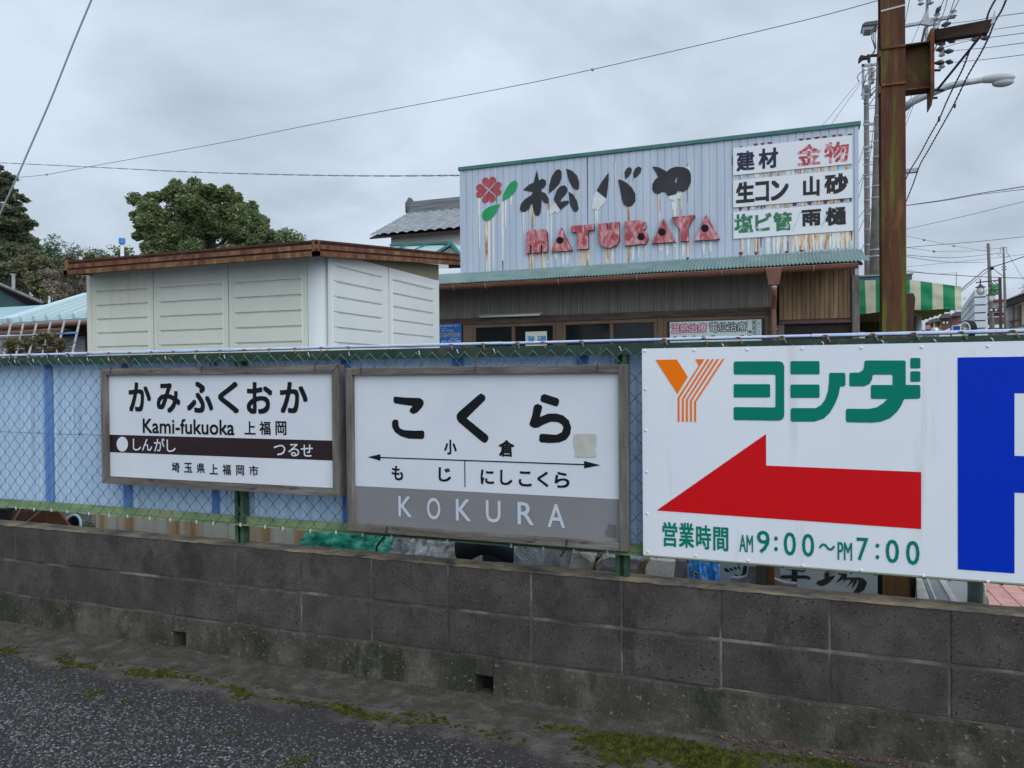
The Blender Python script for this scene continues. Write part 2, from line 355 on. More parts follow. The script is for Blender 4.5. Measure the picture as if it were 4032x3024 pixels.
# moss: small cushions over the strip
MOSS = mat('moss', [(.3, c(.022, .026, .005)), (.5, c(.052, .062, .010)), (.72, c(.115, .125, .016))], scale=26, detail=6, rough=1, bump=.8, bscale=300, spec=.1, island=.25)
mm = MB(); st = .011
for i in range(int(6.6 / st)):
    for j in range(int(1.2 / st)):
        x = -4.6 + i * st; y = 1.9 + j * st
        if y > 3.015: continue
        q = noise.noise(V((x * 2.6, y * 5.5, 1))) + .55 * noise.noise(V((x * 8, y * 15, 4))) + .55 * noise.noise(V((x * 34, y * 46, 9))) + .3 * (rnd() - .5)
        if x > -.95:
            lo_, hi_ = 2.50 - .02 * (x + .95), 2.93 + .03 * min(x + .95, 1)
            w = max(0, min(1, (y - lo_) / .16, (hi_ - y) / .07)) * min(1, (x + .95) * 2.2)
            thr = .60 - .92 * w
        else:
            d = y - edge(x); w = max(0, 1 - abs(d - .05) / .10)
            w2 = max(0, 1 - abs(3.02 - y) / .04) * .6 * (1 if x < -2.4 else .5)
            thr = .80 - .92 * max(w, w2)
        if q > thr:
            h = .0025 + min(.006, (q - thr) * .008) * (.5 + rnd())
            s_ = st * (.5 + .42 * rnd()); x += (rnd() - .5) * st; y += (rnd() - .5) * st
            a = rnd() * 1.6; ca, sa = math.cos(a) * s_, math.sin(a) * s_
            b = len(mm.v)
            mm.v += [V((x + ca, y + sa, .003)), V((x - sa, y + ca, .003)), V((x - ca, y - sa, .003)), V((x + sa, y - ca, .003)), V((x + (rnd() - .5) * .006, y + (rnd() - .5) * .006, .004 + h))]
            mm.f += [(b, b + 1, b + 4), (b + 1, b + 2, b + 4), (b + 2, b + 3, b + 4), (b + 3, b, b + 4)]
mo = mm.build('moss', MOSS, kind='stuff', smooth=False); mo['label'] = 'yellow green moss growing on the pavement edge below the block wall'
LEAF = mat('dead_leaf', [(.3, c(.07, .03, .022)), (.6, c(.15, .07, .05)), (.8, c(.3, .22, .15))], scale=30, rough=.9, island=.5)
lm = MB()
for i in range(230):
    x = random.gauss(.12, .26); y = 2.99 - abs(random.gauss(0, .03))
    if i > 170: x = -4 + 5 * rnd(); y = 2.1 + .9 * rnd()
    s_ = .004 + .007 * rnd(); a = rnd() * 6.3; u = V((math.cos(a), math.sin(a), (rnd() - .5) * .8)) * s_; w = V((-math.sin(a), math.cos(a), (rnd() - .5) * .8)) * s_ * .5
    p = V((x, y, .012)); lm.quad(p - u, p - w, p + u, p + w)
lo = lm.build('fallen_leaves', LEAF, kind='stuff'); lo['label'] = 'dry reddish leaf litter at the foot of the block wall'

# ================================================================ block wall
WY = 3.037; WX0 = -4.239
wall = thing('block_wall', 'low dark concrete block wall with mossy footing and drain holes, carrying the fence', 'wall', (-2, WY + .06, 0))
BLOCK = mat('dark_block', [(.25, c(.034, .028, .0255)), (.5, c(.060, .050, .0455)), (.75, c(.098, .085, .078))], scale=7, detail=10, rough=.95, bump=.35, bscale=230, island=.10, speck=(c(.03, .029, .027), 6, .57, (1, 1, .45)))
def pits(m, scale, col_, th):
    nt = m.node_tree; N = nt.nodes; L = nt.links; p = N['Principled BSDF']
    old = p.inputs['Base Color'].links[0].from_socket; tc = N.new('ShaderNodeTexCoord')
    vo = N.new('ShaderNodeTexNoise'); vo.inputs['Scale'].default_value = scale; vo.inputs['Detail'].default_value = 2
    L.new(tc.outputs['Object'], vo.inputs['Vector'])
    mr = N.new('ShaderNodeMapRange'); mr.inputs[1].default_value = th; mr.inputs[2].default_value = th + .05; L.new(vo.outputs[0], mr.inputs[0])
    mx = N.new('ShaderNodeMix'); mx.data_type = 'RGBA'; L.new(mr.outputs[0], mx.inputs[0]); L.new(old, mx.inputs[6]); mx.inputs[7].default_value = col_
    L.new(mx.outputs[2], p.inputs['Base Color'])
pits(BLOCK, 85, c(.016, .0145, .0135), .625); pits(BLOCK, 190, c(.17, .155, .145), .655); pits(BLOCK, 240, c(.03, .027, .025), .64)
FOOT = mat('footing_concrete', [(.25, c(.018, .017, .012)), (.5, c(.058, .053, .041)), (.72, c(.135, .122, .10))], scale=7, stretch=(1, 1, .7), detail=10, rough=.95, bump=.5, bscale=60, speck=(c(.024, .028, .013), 5, .52, (1, 1, .6)))
pits(FOOT, 60, c(.17, .155, .13), .66); pits(FOOT, 180, c(.025, .023, .018), .60); pits(FOOT, 220, c(.17, .155, .135), .66); pits(STRIP, 190, c(.022, .019, .016), .58); pits(STRIP, 150, c(.20, .185, .165), .655)
MORT = mat('mortar_joint', [(.38, c(.045, .040, .037)), (.52, c(.08, .073, .068)), (.68, c(.21, .20, .19))], scale=4.5, detail=6, rough=.95)
LICH = mat('lichen_coping', [(.32, c(.06, .052, .048)), (.46, c(.12, .103, .085)), (.58, c(.20, .163, .098)), (.75, c(.29, .24, .15))], scale=10, stretch=(.7, 1.3, 1), detail=9, rough=.95, bump=.7, bscale=50, speck=(c(.05, .046, .046), 10, .56, (1, 1, 1)))
for row in (0, 1):
    b = MB(); z0 = .17 + .2 * row
    for k in range(-6, 17):
        x = WX0 + .4 * k; d = (rnd() - .5) * .004
        b.box(x + .0045, x + .3955, WY + d, WY + .12, z0 + .004, z0 + (.191 if row == 0 else .196))
    b.build('block_course', BLOCK, wall, bevel=.004)
MB().box(WX0 - 2.4, WX0 + 6.8, WY + .0035, WY + .115, .165, .566).build('mortar', MORT, wall)
fb = MB(); fy = WY - .012
z6 = zoom(0, 2000, 1500); z7 = zoom(1200, 2050, 1500); z8 = zoom(2500, 2150, 1532)
h1 = (at(*z6((1003, 740)), Y=fy).x, at(*z6((1077, 740)), Y=fy).x); h2 = (at(*z7((988, 960)), Y=fy).x, at(*z7((1092, 960)), Y=fy).x)
xs = [-6.6, h1[0], h1[1], h2[0], h2[1], 2.6]
for i in (0, 2, 4): fb.box(xs[i], xs[i + 1], fy, WY + .12, -.01, .168)
for h in (h1, h2): fb.box(h[0], h[1], fy, WY + .12, .088, .168)
fb.build('footing', FOOT, wall, bevel=.006)
for h in (h1, h2): MB().box(h[0] - .02, h[1] + .02, WY + .09, WY + .118, -.008, .1).build('drain_hole', DARK, wall)
def copf(u, v):
    x = WX0 - 2.4 + 9.2 * u; y = WY - .003 + .126 * v
    return V((x, y, .567 + .007 * math.sin(math.pi * min(1, max(0, v))) ** .4 + .0035 * noise.noise(V((x * 16, y * 30, 0)))))
MB().grid(copf, 620, 9).build('coping', LICH, wall, smooth=True)

# ================================================================ sheet fence + chain link fence
fence = thing('sheet_fence', 'pale blue corrugated plastic sheets standing behind the chain link fence', 'fence', (-2, 3.14, .6))
SHEET = mat('blue_corrugated_plastic', [(.3, c(.39, .55, .78)), (.7, c(.58, .72, .88))], scale=3.2, stretch=(10, 1, .22), detail=6, rough=.45, speck=(c(.36, .46, .58), 4, .56, (9, 1, .35)), trans=.16)  # vertical streaks put the corrugation's light and shade into the colour
LAP = mat('blue_sheet_lap', [(.3, c(.11, .25, .60)), (.7, c(.17, .33, .68))], scale=3, stretch=(5, 1, .35), rough=.45, trans=.2)
cx_ = [at(p, 1700, Y=3.15).x for p in (200, 507, 851, 1366, 1807, 2297)]
cuts = [cx_[0] - 1.2, cx_[0] - .6] + cx_ + [cx_[-1] + .6 * k for k in range(1, 4)]
def corr(xa, xb, y, z0, z1, amp=.008, pitch=.032, zj=.004):
    k = int((xb - xa) / pitch * 8)
    def fn(u, v):
        x = xa + (xb - xa) * u; s_ = math.sin(2 * math.pi * x / pitch)
        return V((x, y + amp * s_, (z0 + (z1 - z0) * v)))
    return MB().grid(fn, k, 1)
for a, b_ in zip(cuts[:-1], cuts[1:]):
    corr(a - .002, b_ + .002, 3.152, .655, 1.562).build('sheet', SHEET, fence, smooth=True)
for a in cuts[1:]:
    corr(a - .028, a + .028, 3.1405, .657, 1.560).build('lap_strip', LAP, fence, smooth=True)
CAPM = mat('pale_plastic_cap', [(.3, c(.42, .53, .78)), (.6, c(.58, .68, .86)), (.8, c(.40, .46, .55))], scale=9, stretch=(1.3, 1, 1), rough=.5, speck=(c(.25, .2, .18), 13, .68, (1, 1, 1)))
cp = MB(); x = -6.4
while x < 2.2:
    w = 1.1 + .4 * rnd(); cp.box(x, min(x + w, 2.2), 3.076, 3.165, 1.5665 + .003 * rnd(), 1.578 + .004 * rnd()); x += w + .002
cp.build('cap_strip', CAPM, fence, bevel=.003)
cl = thing('chain_link_fence', 'green chain link fence on rusty green rails and posts on top of the block wall', 'fence', (-2, 3.1, .57))
wm = MB(); p = .0815; hz = .0415
ztop, zbot = 1.552, .668
for k in range(int(8.0 / p * 2)):
    x = -6.1 + k * p / 2; pts = []; j = k; z = zbot
    while z <= ztop + .001:
        s_ = 1 if j % 2 else -1
        pts.append(V((x + s_ * (p / 4 + .0012), 3.052 + .0035 * s_ + .003 * noise.noise(V((x, z, 0))), z + .004 * noise.noise(V((x * 3, z * 3, 2)))))); z += hz; j += 1
    wm.tube(pts, 0.0021, n=4, cap=False)
wm.build('wire_mesh', WIRE, cl)
MB().tube([(-6.3 + .4 * i, 3.046, 1.118 + .003 * math.sin(i * 1.7)) for i in range(21)], .0017, n=4).build('tension_wire', WIRE, cl)
tb = MB()
for q in range(4): tb.tube([(-6 + .014 * (rnd() - .5), 3.044, 1.117 + .02 * (rnd() - .5)), (-6 + .016 * (rnd() - .5), 3.042, 1.117 + .022 * (rnd() - .5))], .0016, n=4)
tb = tb.build('wire_tie', WIRE, cl)
copies(tb, [(.326 * i, 0, 0) for i in range(1, 22)], cl)
tr = MB(); tr.box(-6.4, 2.2, 3.066, 3.071, 1.512, 1.557); tr.box(-6.4, 2.2, 3.071, 3.105, 1.552, 1.557)
tr.build('top_rail', GREENR, cl)
br = MB(); br.box(-6.4, 2.2, 3.050, 3.100, .672, .6765); br.box(-6.4, 2.2, 3.0955, 3.100, .6765, .712)
br.build('bottom_rail', GREENL, cl)
for x in (-4.64, -2.64, -.645, 1.35):
    pm = MB(); pm.box(x - .027, x - .009, 3.072, 3.078, .572, 1.552); pm.box(x + .009, x + .027, 3.072, 3.078, .572, 1.552)
    pm.box(x - .027, x - .022, 3.078, 3.118, .572, 1.552); pm.box(x + .022, x + .027, 3.078, 3.118, .572, 1.552); pm.box(x - .0215, x + .0215, 3.1, 3.104, .572, 1.552)
    pm.build('post', GREENP, cl)
CLIP = mat('white_clip', c(.6, .62, .62), rough=.5)
k0 = MB().box(-6.204, -6.196, 3.0465, 3.0495, .664, .682).build('clip', CLIP, cl)
copies(k0, [(.148 * i + .05 * rnd(), 0, .004 * rnd()) for i in range(1, 38) if rnd() < .8], cl)
HOOK = mat('rusty_hook', [(.3, c(.07, .035, .02)), (.6, c(.2, .12, .08)), (.8, c(.4, .38, .36))], scale=40, rough=.7)
hk = MB().tube([(-6.212, 3.074, 1.573), (-6.2, 3.066, 1.571), (-6.196, 3.060, 1.560), (-6.19, 3.057, 1.545)], .0032, n=6)
hk.blob((-6.206, 3.073, 1.570), (.011, .003, .0055), .3, 2, 6)
hk = hk.build('hook_bolt', HOOK, fence)
hx = [at(p, 1390, Y=3.1).x for p in (1790, 1915, 2050, 2150, 2300, 2625, 2780, 2915, 3085, 3255, 3440, 3600, 3785, 3985)] + [-6 + .155 * i for i in range(27)]
copies(hk, [(x + 6.2, 0, .002 * rnd()) for x in hx], fence)
sg = MB().tube([(-6.2, 3.062, 1.545), (-6.195, 3.056, 1.54), (-6.192, 3.06, 1.528)], .0022, n=5).build('mesh_tie', CLIP, cl)
copies(sg, [(.19 * i + .09 * rnd(), 0, .004 * rnd()) for i in range(1, 44) if rnd() < .75], cl)

# ================================================================ station boards
def frame_sign(name, label, x0, x1, z0, z1, fw, yf, yp, vertical_over):
    t = thing(name, label, 'sign', ((x0 + x1) / 2, yf, z0))
    yb = yf + .048
    if vertical_over:
        L = [((x0, x0 + fw), (z0, z1), WOODV), ((x1 - fw, x1), (z0, z1), WOODV), ((x0 + fw + .001, x1 - fw - .001), (z1 - fw, z1), WOOD), ((x0 + fw + .001, x1 - fw - .001), (z0, z0 + fw), WOOD)]
        for (a, b_), (cc, d), m_ in L:
            MB().box(a, b_, yf, yb, cc, d).build('frame_board', m_, t, bevel=.003)
    else:
        g = .0008
        for pts, m_ in (([(x0, z0), (x0 + fw, z0 + fw + g), (x0 + fw, z1 - fw - g), (x0, z1)], WOODV), ([(x1, z0), (x1, z1), (x1 - fw, z1 - fw - g), (x1 - fw, z0 + fw + g)], WOODV),
                        ([(x0, z1), (x0 + fw + g, z1 - fw), (x1 - fw - g, z1 - fw), (x1, z1)], WOOD), ([(x0, z0), (x1, z0), (x1 - fw - g, z0 + fw), (x0 + fw + g, z0 + fw)], WOOD)):
            MB().poly([(a, yf, b_) for a, b_ in pts], (0, yb - yf, 0)).build('frame_board', m_, t, bevel=.0025)
    MB().box(x0 + fw - .003, x1 - fw + .003, yp, yp + .012, z0 + fw - .003, z1 - fw + .003).build('panel', SIGNW, t)
    return t
HW = mat('hanging_wire_rust', c(.07, .035, .025), rough=.8)
def hang(t, x, yf, z, top=.07, pin=.03):
    MB().tube([(x, yf - .004, z - pin), (x + .002, yf - .005, z), (x + .004, yf + .015, z + top * .6), (x - .004, 3.05, z + top)], .0022, n=5).build('hanging_wire', HW, t)
# --- left board
y1 = 2.972; yp = 2.992; yL = yp - .0015
zk = zoom(350, 1400, 1050)
X0, X1 = at(*zk((105, 600)), Y=y1).x, at(*zk((2075, 600)), Y=y1).x
Z1, Z0 = at(*zk((1000, 93)), Y=y1).z, at(*zk((1000, 1108)), Y=y1).z
kam = frame_sign('station_sign', 'wooden framed station name board with brown line band, leftmost board on the fence', X0, X1, Z0, Z1, .036, y1, yp, False)
letters('letter', BLACK, kam, [('か', 330, 222, 515, 465), ('み', 562, 228, 758, 475), ('ふ', 812, 215, 1030, 475), ('く', 1072, 217, 1245, 480), ('お', 1308, 220, 1522, 485), ('か', 1585, 218, 1815, 478)], zk, yL, .03)
letters('letter', BLACK, kam, [('Kami-fukuoka', 447, 526, 1207, 653), ('上', 1290, 545, 1383, 655), ('福', 1415, 545, 1507, 658), ('岡', 1548, 545, 1638, 660)], zk, yL, .02)
letters('letter', BLACK, kam, [('埼', 687, 885, 752, 968), ('玉', 790, 890, 857, 970), ('県', 895, 895, 962, 975), ('上', 1000, 900, 1070, 985), ('福', 1108, 903, 1177, 990), ('岡', 1222, 910, 1287, 993), ('市', 1330, 912, 1405, 998)], zk, yL, .02)
BROWN = mat('dark_maroon_band', [(.3, c(.016, .006, .008)), (.7, c(.028, .010, .012))], scale=4, stretch=(1, 1, 5), rough=.4)
zb1 = at(*zk((168, 656)), Y=yL).z; zb0 = at(*zk((168, 801)), Y=yL).z
MB().box(X0 + .034, X1 - .034, yL + .0005, yp, zb0, zb1).build('line_band', BROWN, kam)
letters('band_letter', SIGNW, kam, [('し', 365, 690, 433, 788), ('ん', 442, 692, 525, 790), ('が', 540, 685, 628, 795), ('し', 645, 698, 720, 800), ('つ', 1533, 740, 1630, 828), ('る', 1655, 732, 1745, 836), ('せ', 1758, 737, 1858, 838)], zk, yL - .001, .01)
flat(MB(), ring(277, 735, 47, 62), zk, yL - .001).build('band_dot', SIGNW, kam)
for x in (X0 + .075, (X0 + X1) / 2 - .06, X1 - .13): hang(kam, x, y1, Z1)
# --- right board
y1 = 2.968; yp = 2.992; yL = yp - .0015
zq = zoom(1350, 1400, 1200)
X0, X1 = at(*zq((24, 700)), Y=y1).x, at(*zq((2062, 700)), Y=y1).x
Z1, Z0 = at(*zq((1000, 78)), Y=y1).z, at(*zq((1000, 1346)), Y=y1).z
kok = frame_sign('station_sign', 'wooden framed station name board with grey lower band and long double arrow', X0, X1, Z0, Z1, .034, y1, yp, True)
_ks = ([(372, 297), (450, 304), (560, 308), (583, 325), (587, 350), (575, 375), (540, 413), (510, 425), (485, 408), (487, 388), (508, 366), (440, 357), (378, 347), (368, 335), (368, 307)],
           [(356, 485), (366, 468), (382, 463), (400, 469), (404, 485), (404, 508), (414, 528), (445, 541), (520, 545), (580, 544), (591, 553), (591, 592), (580, 606), (480, 603), (420, 585), (378, 555), (358, 520)],
           [(985, 285), (1003, 275), (1028, 288), (1036, 310), (1030, 325), (898, 455), (1050, 578), (1058, 600), (1045, 628), (1025, 633), (1005, 622), (838, 480), (826, 455), (826, 432), (840, 410)],
           [(1440, 290), (1460, 278), (1560, 310), (1571, 325), (1565, 358), (1550, 370), (1440, 335), (1434, 318)],
           [(1393, 358), (1412, 350), (1438, 358), (1448, 374), (1430, 445), (1490, 421), (1550, 420), (1600, 435), (1640, 470), (1657, 520), (1650, 570), (1622, 610), (1570, 631), (1500, 635), (1437, 630), (1424, 617), (1427, 578), (1440, 567), (1550, 575), (1588, 557), (1601, 525), (1590, 500), (1560, 483), (1510, 480), (1460, 499), (1418, 522), (1390, 526), (1362, 512), (1354, 495), (1375, 430), (1384, 375)])
marks('letter', BLACK, kok, [_ks[:2], _ks[2:3], _ks[3:]], zq, yL)
letters('letter', BLACK, kok, [('小', 735, 610, 826, 718), ('倉', 1132, 613, 1245, 735), ('も', 355, 800, 437, 905), ('じ', 695, 812, 785, 915), ('に', 1000, 828, 1097, 935), ('し', 1142, 830, 1230, 940), ('こ', 1277, 840, 1370, 950), ('く', 1412, 842, 1493, 952), ('ら', 1537, 845, 1645, 960)], zq, yL, .028)
kt = MB()
za = at(*zq((885, 761)), Y=yL).z; xa, xb = at(*zq((180, 743)), Y=yL).x, at(*zq((1870, 798)), Y=yL).x; xm = at(*zq((885, 800)), Y=yL).x
kt.poly([(xa, yL, za), (xa + .068, yL, za + .0155), (xa + .068, yL, za - .0155)]); kt.poly([(xb, yL, za), (xb - .07, yL, za + .0155), (xb - .07, yL, za - .0155)])
kt.poly([(xa + .066, yL - .0003, za + .0026), (xb - .068, yL - .0003, za + .0026), (xb - .068, yL - .0003, za - .0026), (xa + .066, yL - .0003, za - .0026)])
kt.poly([(xm - .0022, yL, za - .003), (xm + .0022, yL, za - .003), (xm + .0022, yL, at(*zq((885, 955)), Y=yL).z), (xm - .0022, yL, at(*zq((885, 955)), Y=yL).z)])
kt.build('double_arrow', BLACK, kok)
GREYB = mat('grey_band', [(.3, c(.185, .183, .192)), (.7, c(.22, .218, .226))], scale=3, rough=.45)
zg = at(*zq((1000, 992)), Y=yL).z
MB().box(X0 + .033, X1 - .033, yL + .0005, yp, Z0 + .033, zg).build('lower_band', GREYB, kok)
letters('roman_letter', mat('grey_white_letters', c(.50, .56, .62), rough=.5), kok, [('K', 403, 1022, 500, 1170), ('O', 610, 1032, 708, 1190), ('K', 820, 1043, 930, 1200), ('U', 1038, 1052, 1145, 1212), ('R', 1268, 1065, 1385, 1228), ('A', 1485, 1078, 1612, 1248)], zq, yL - .001, .014)
PEEL = mat('old_paper', [(.3, c(.42, .43, .38)), (.7, c(.52, .52, .46))], scale=20, rough=.8, speck=(c(.3, .27, .18), 20, .66, (1, 1, 1)))
flat(MB(), [(1676, 572), (1700, 567), (1830, 569), (1840, 580), (1838, 640), (1828, 680), (1840, 715), (1838, 736), (1760, 737), (1682, 735), (1690, 700), (1676, 640)], zq, yL - .0012).build('paper_patch', PEEL, kok)
flat(MB(), [(1925, 1222), (1984, 1232), (1985, 1322), (1940, 1318), (1912, 1310), (1902, 1275), (1920, 1262)], zq, yL - .0012).build('tape_patch', mat('old_tape', c(.13, .12, .12), rough=.7), kok)
for x in (X0 + .085, X0 + .66, X1 - .12): hang(kok, x, y1, Z1, .075)
for x in (X0 + .21, X1 - .26): MB().tube([(x + .006, y1 - .004, Z0 + .035), (x, y1 - .004, Z0 - .002), (x - .03, y1 + .02, Z0 - .045)], .0028, n=5).build('hanging_wire', BLK, kok)

# --- parking board
zp = zoom(2450, 1330, 1350, 2196); yS = 3.028; yL = yS - .0015
pk = thing('parking_sign', 'large white plate sign with red left arrow, green opening hours and blue letter P', 'sign', (.3, yS, .67))
sx0 = at(*zp((130, 700)), Y=yS).x; sz1 = at(*zp((1100, 50)), Y=yS).z; sz0 = at(*zp((1100, 1462)), Y=yS).z
MB().box(sx0, 1.62, yS, yS + .004, sz0, sz1).build('plate', PWHITE, pk)
MB().box(sx0, 1.62, yS + .0045, yS + .006, sz0 - .006, sz0 + .01).build('lower_edge', mat('yellowed_edge', c(.55, .54, .38), rough=.6), pk)
OR = mat('orange_vinyl', c(.88, .18, .004), rough=.45, spec=.12); GR = mat('green_vinyl', c(.0, .19, .125), rough=.45, spec=.12); RD = mat('red_vinyl', c(.60, .006, .010), rough=.45, spec=.12); BL = mat('blue_vinyl', c(.0, .030, .46), rough=.45, spec=.10)
ym = MB()
for s_ in ([(213, 141), (350, 139), (420, 250), (354, 360)],
           [(468, 137), (527, 137), (368, 387), (368, 538), (355, 538), (355, 383), (490, 178)],
           [(545, 137), (560, 137), (395, 392), (395, 538), (382, 538), (382, 390)],
           [(575, 136), (590, 136), (421, 397), (421, 538), (408, 538), (408, 396)],
           [(605, 136), (621, 136), (447, 403), (447, 538), (434, 538), (434, 402)],
           [(640, 136), (655, 135), (474, 410), (474, 538), (461, 538), (461, 409)]): flat(ym, s_, zp, yL)
ym.build('emblem', OR, pk)
_gs = ([(714, 160), (722, 151), (1005, 150), (1028, 158), (1038, 182), (1038, 500), (1029, 522), (1005, 531), (722, 527), (714, 518), (714, 450), (722, 443), (975, 446), (982, 440), (982, 240), (975, 236), (722, 235), (714, 227)],
           rrect(714, 297, 948, 382), rrect(1078, 149, 1264, 234), rrect(1078, 299, 1264, 385),
           [(1325, 232), (1333, 224), (1422, 224), (1430, 232), (1430, 303), (1422, 311), (1396, 313), (1385, 370), (1360, 430), (1330, 480), (1290, 518), (1230, 537), (1088, 537), (1079, 528), (1079, 458), (1088, 450), (1240, 450), (1275, 430), (1300, 395), (1318, 340), (1325, 280)],
           rrect(1846, 129, 1910, 196, 9), rrect(1846, 214, 1910, 282, 9),
           [(1552, 152), (1560, 145), (1808, 145), (1816, 153), (1816, 301), (1902, 302), (1910, 310), (1910, 382), (1902, 390), (1806, 392), (1790, 430), (1760, 475), (1715, 515), (1660, 537), (1600, 544), (1442, 541), (1433, 532), (1433, 462), (1442, 454), (1580, 455), (1630, 445), (1670, 420), (1700, 392), (1600, 391), (1593, 383), (1593, 310), (1600, 302), (1732, 302), (1732, 245), (1725, 236), (1615, 236), (1603, 242), (1601, 265), (1585, 295), (1550, 311), (1463, 311), (1455, 303), (1455, 232), (1463, 224), (1520, 222), (1543, 205), (1550, 180)])
marks('name_letter', GR, pk, [_gs[:2], _gs[2:5], _gs[5:]], zp, yL)
letters('hours_letter', GR, pk, [('営', 258, 1180, 353, 1338), ('業', 363, 1185, 460, 1345), ('時', 473, 1200, 570, 1355), ('間', 583, 1213, 680, 1365)], zp, yL, .03)
letters('hours_letter', GR, pk, [('AM', 750, 1262, 838, 1372), ('9', 863, 1235, 945, 1380), ('0', 1035, 1245, 1113, 1395), ('0', 1152, 1255, 1230, 1402), ('PM', 1380, 1310, 1473, 1425), ('7', 1502, 1280, 1577, 1428), ('0', 1688, 1292, 1773, 1443), ('0', 1818, 1300, 1905, 1455)], zp, yL, .018)
letters('hours_letter', GR, pk, [('～', 1260, 1318, 1363, 1362)], zp, yL, .03)
marks('colon', GR, pk, [[ring(985, 1286, 12, 14), ring(985, 1353, 12, 14)], [ring(1635, 1332, 12, 14), ring(1635, 1405, 12, 14)]], zp, yL)
flat(MB(), [(220, 1106), (921, 616), (922, 818), (1915, 860), (1915, 1225)], zp, yL).build('arrow', RD, pk)
zP = zoom(3300, 1330, 732, 1135)
px0 = at(*zP((731, 700)), Y=yL).x; px1 = at(*zP((1077, 700)), Y=yL).x
pz = [at(*zP((900, q)), Y=yL).z for q in (118, 338, 716, 938, 1426)]
PW = px0 + .62
def bowl(xc, xe, za_, zb_, n=12): return [(xc + (xe - xc) * math.sin(math.pi * i / n), (za_ + zb_) / 2 + (za_ - zb_) / 2 * math.cos(math.pi * i / n)) for i in range(n + 1)]
out = [(px0, pz[4]), (px0, pz[0])] + bowl(px0 + .36, PW, pz[0], pz[3]) + [(px1, pz[3]), (px1, pz[4])]
inn = [(px1, pz[1])] + bowl(px0 + .34, PW - .17, pz[1], pz[2]) + [(px1, pz[2])]
MB().poly([(a, yL, b_) for a, b_ in out], None, [[(a, yL, b_) for a, b_ in inn]]).build('letter_mark', BL, pk)
rv = MB(); r0_ = at(*zp((145, 85)), Y=yS)
rv.blob(r0_, (.0065, .003, .0065), 0, 1, 5)
rv0 = rv.build('rivet', WHITE, pk, smooth=True)
offs = [at(*zp(q), Y=yS) - r0_ for q in ((460, 80), (801, 77), (1153, 70), (1531, 65), (1918, 60), (150, 330), (150, 594), (157, 860), (160, 1127), (162, 1370), (470, 1397), (805, 1428), (1157, 1460), (1531, 1490), (1928, 1525), (2342, 55), (2342, 1562))]
copies(rv0, offs, pk)
#@@PART2
# ================================================================ white shed
SY, SX0, SX1, SYB, SZ = 4.5, -5.395, -3.08, 6.372, 2.31
shed = thing('storage_shed', 'cream steel storage shed with grooved panels and a rusty roof edge', 'shed', ((SX0 + SX1) / 2, 5.4, 0))
SHEDM = mat('cream_shed_steel', [(.3, c(.60, .62, .53)), (.7, c(.67, .69, .60))], scale=2, rough=.5, spec=.25, speck=(c(.62, .54, .32), 3.2, .61, (2.2, 1, .22)))
SHEDLIT = mat('lit_side_shed_steel', [(.3, c(.62, .66, .66)), (.7, c(.68, .71, .70))], scale=2, rough=.4, speck=(c(.58, .58, .50), 3.5, .68, (1, 2, .3)))  # right face: its brighter, bluer light is put into this copy's colour
SHEDB = mat('stained_shed_base', [(.3, c(.20, .09, .035)), (.42, c(.36, .25, .13)), (.52, c(.40, .40, .34)), (.8, c(.46, .47, .42))], scale=2.6, stretch=(2.6, 1, .15), detail=6, rough=.7)
GROOVE = .012
def panel(name, a0, a1, zb_, zt_, grooves, P, m, parent, rad=.05, open_left=False, open_right=False):
    """pressed panel: relief from a height function; P(a, z, d) puts it in place (d = outward)"""
    l, r = a0 + .05, a1 - .05; gs = sorted(g for g in grooves if zb_ + .03 < g < zt_ - .03); top_ = gs[-1] + .03
    A = sorted({a0 + .004, a0 + .0041, l - .004, l + .004, l + .018, r - .018, r - .004, r + .004, a1 - .0041, a1 - .004}); A[1:1] = []
    Z = sorted({zb_, zt_, top_, top_ + .008} | {g + d for g in gs for d in (-.0105, -.0045, .0035, .0085)})
    def h(a, z):
        d = .004 if (l < a < r and z < top_ + .004) else 0.0
        if l + .01 < a < r - .01:
            for g in gs:
                if g - .005 < z < g + .004: d = -GROOVE
        if a < a0 + .00405 or a > a1 - .00405: d = -.008
        return d
    mb = MB(); nA = len(A)
    mb.v = [P(a, z, h(a, z)) for z in Z for a in A]
    mb.f = [(j * nA + i, j * nA + i + 1, (j + 1) * nA + i + 1, (j + 1) * nA + i) for j in range(len(Z) - 1) for i in range(nA - 1)]
    return mb.build(name, m, parent)
gz = [2.138 - .113 * i for i in range(17) if 2.138 - .113 * i > .5]
seams = [-5.345, -4.677, -3.94, -3.225]
for a, b_ in zip(seams[:-1], seams[1:]):
    panel('wall_panel', a, b_, .42, 2.30, gz, lambda a_, z, d: V((a_, SY - d, z)), SHEDM, shed)
for a, b_ in zip([SY + .04, SY + .915], [SY + .87, SYB - .06]):
    panel('wall_panel', a, b_, .42, 2.335, [2.238 - .112 * i for i in range(17) if 2.238 - .112 * i > .5], lambda a_, z, d: V((SX1 + d, a_, z)), SHEDLIT, shed)
cpm = MB()
def cpost(x0, y0, r, a0, a1, zb_, zt_, m_, n=8):
    return MB().grid(lambda u, v: V((x0 + r * math.cos(math.radians(a0 + (a1 - a0) * u)), y0 + r * math.sin(math.radians(a0 + (a1 - a0) * u)), zb_ + (zt_ - zb_) * v)), n, 1)
cpost(SX1 - .145 + .0, SY + .145 - .0, .145, 270, 360, .1, 2.318, SHEDM).build('corner_post', SHEDLIT, shed, smooth=True)
MB().box(SX0, SX0 + .047, SY + .002, SY + .05, .1, 2.31).build('corner_post', SHEDM, shed, bevel=.004)
MB().box(SX1 - .05, SX1 - .001, SYB - .058, SYB, .1, 2.34).build('corner_post', SHEDLIT, shed, bevel=.004)
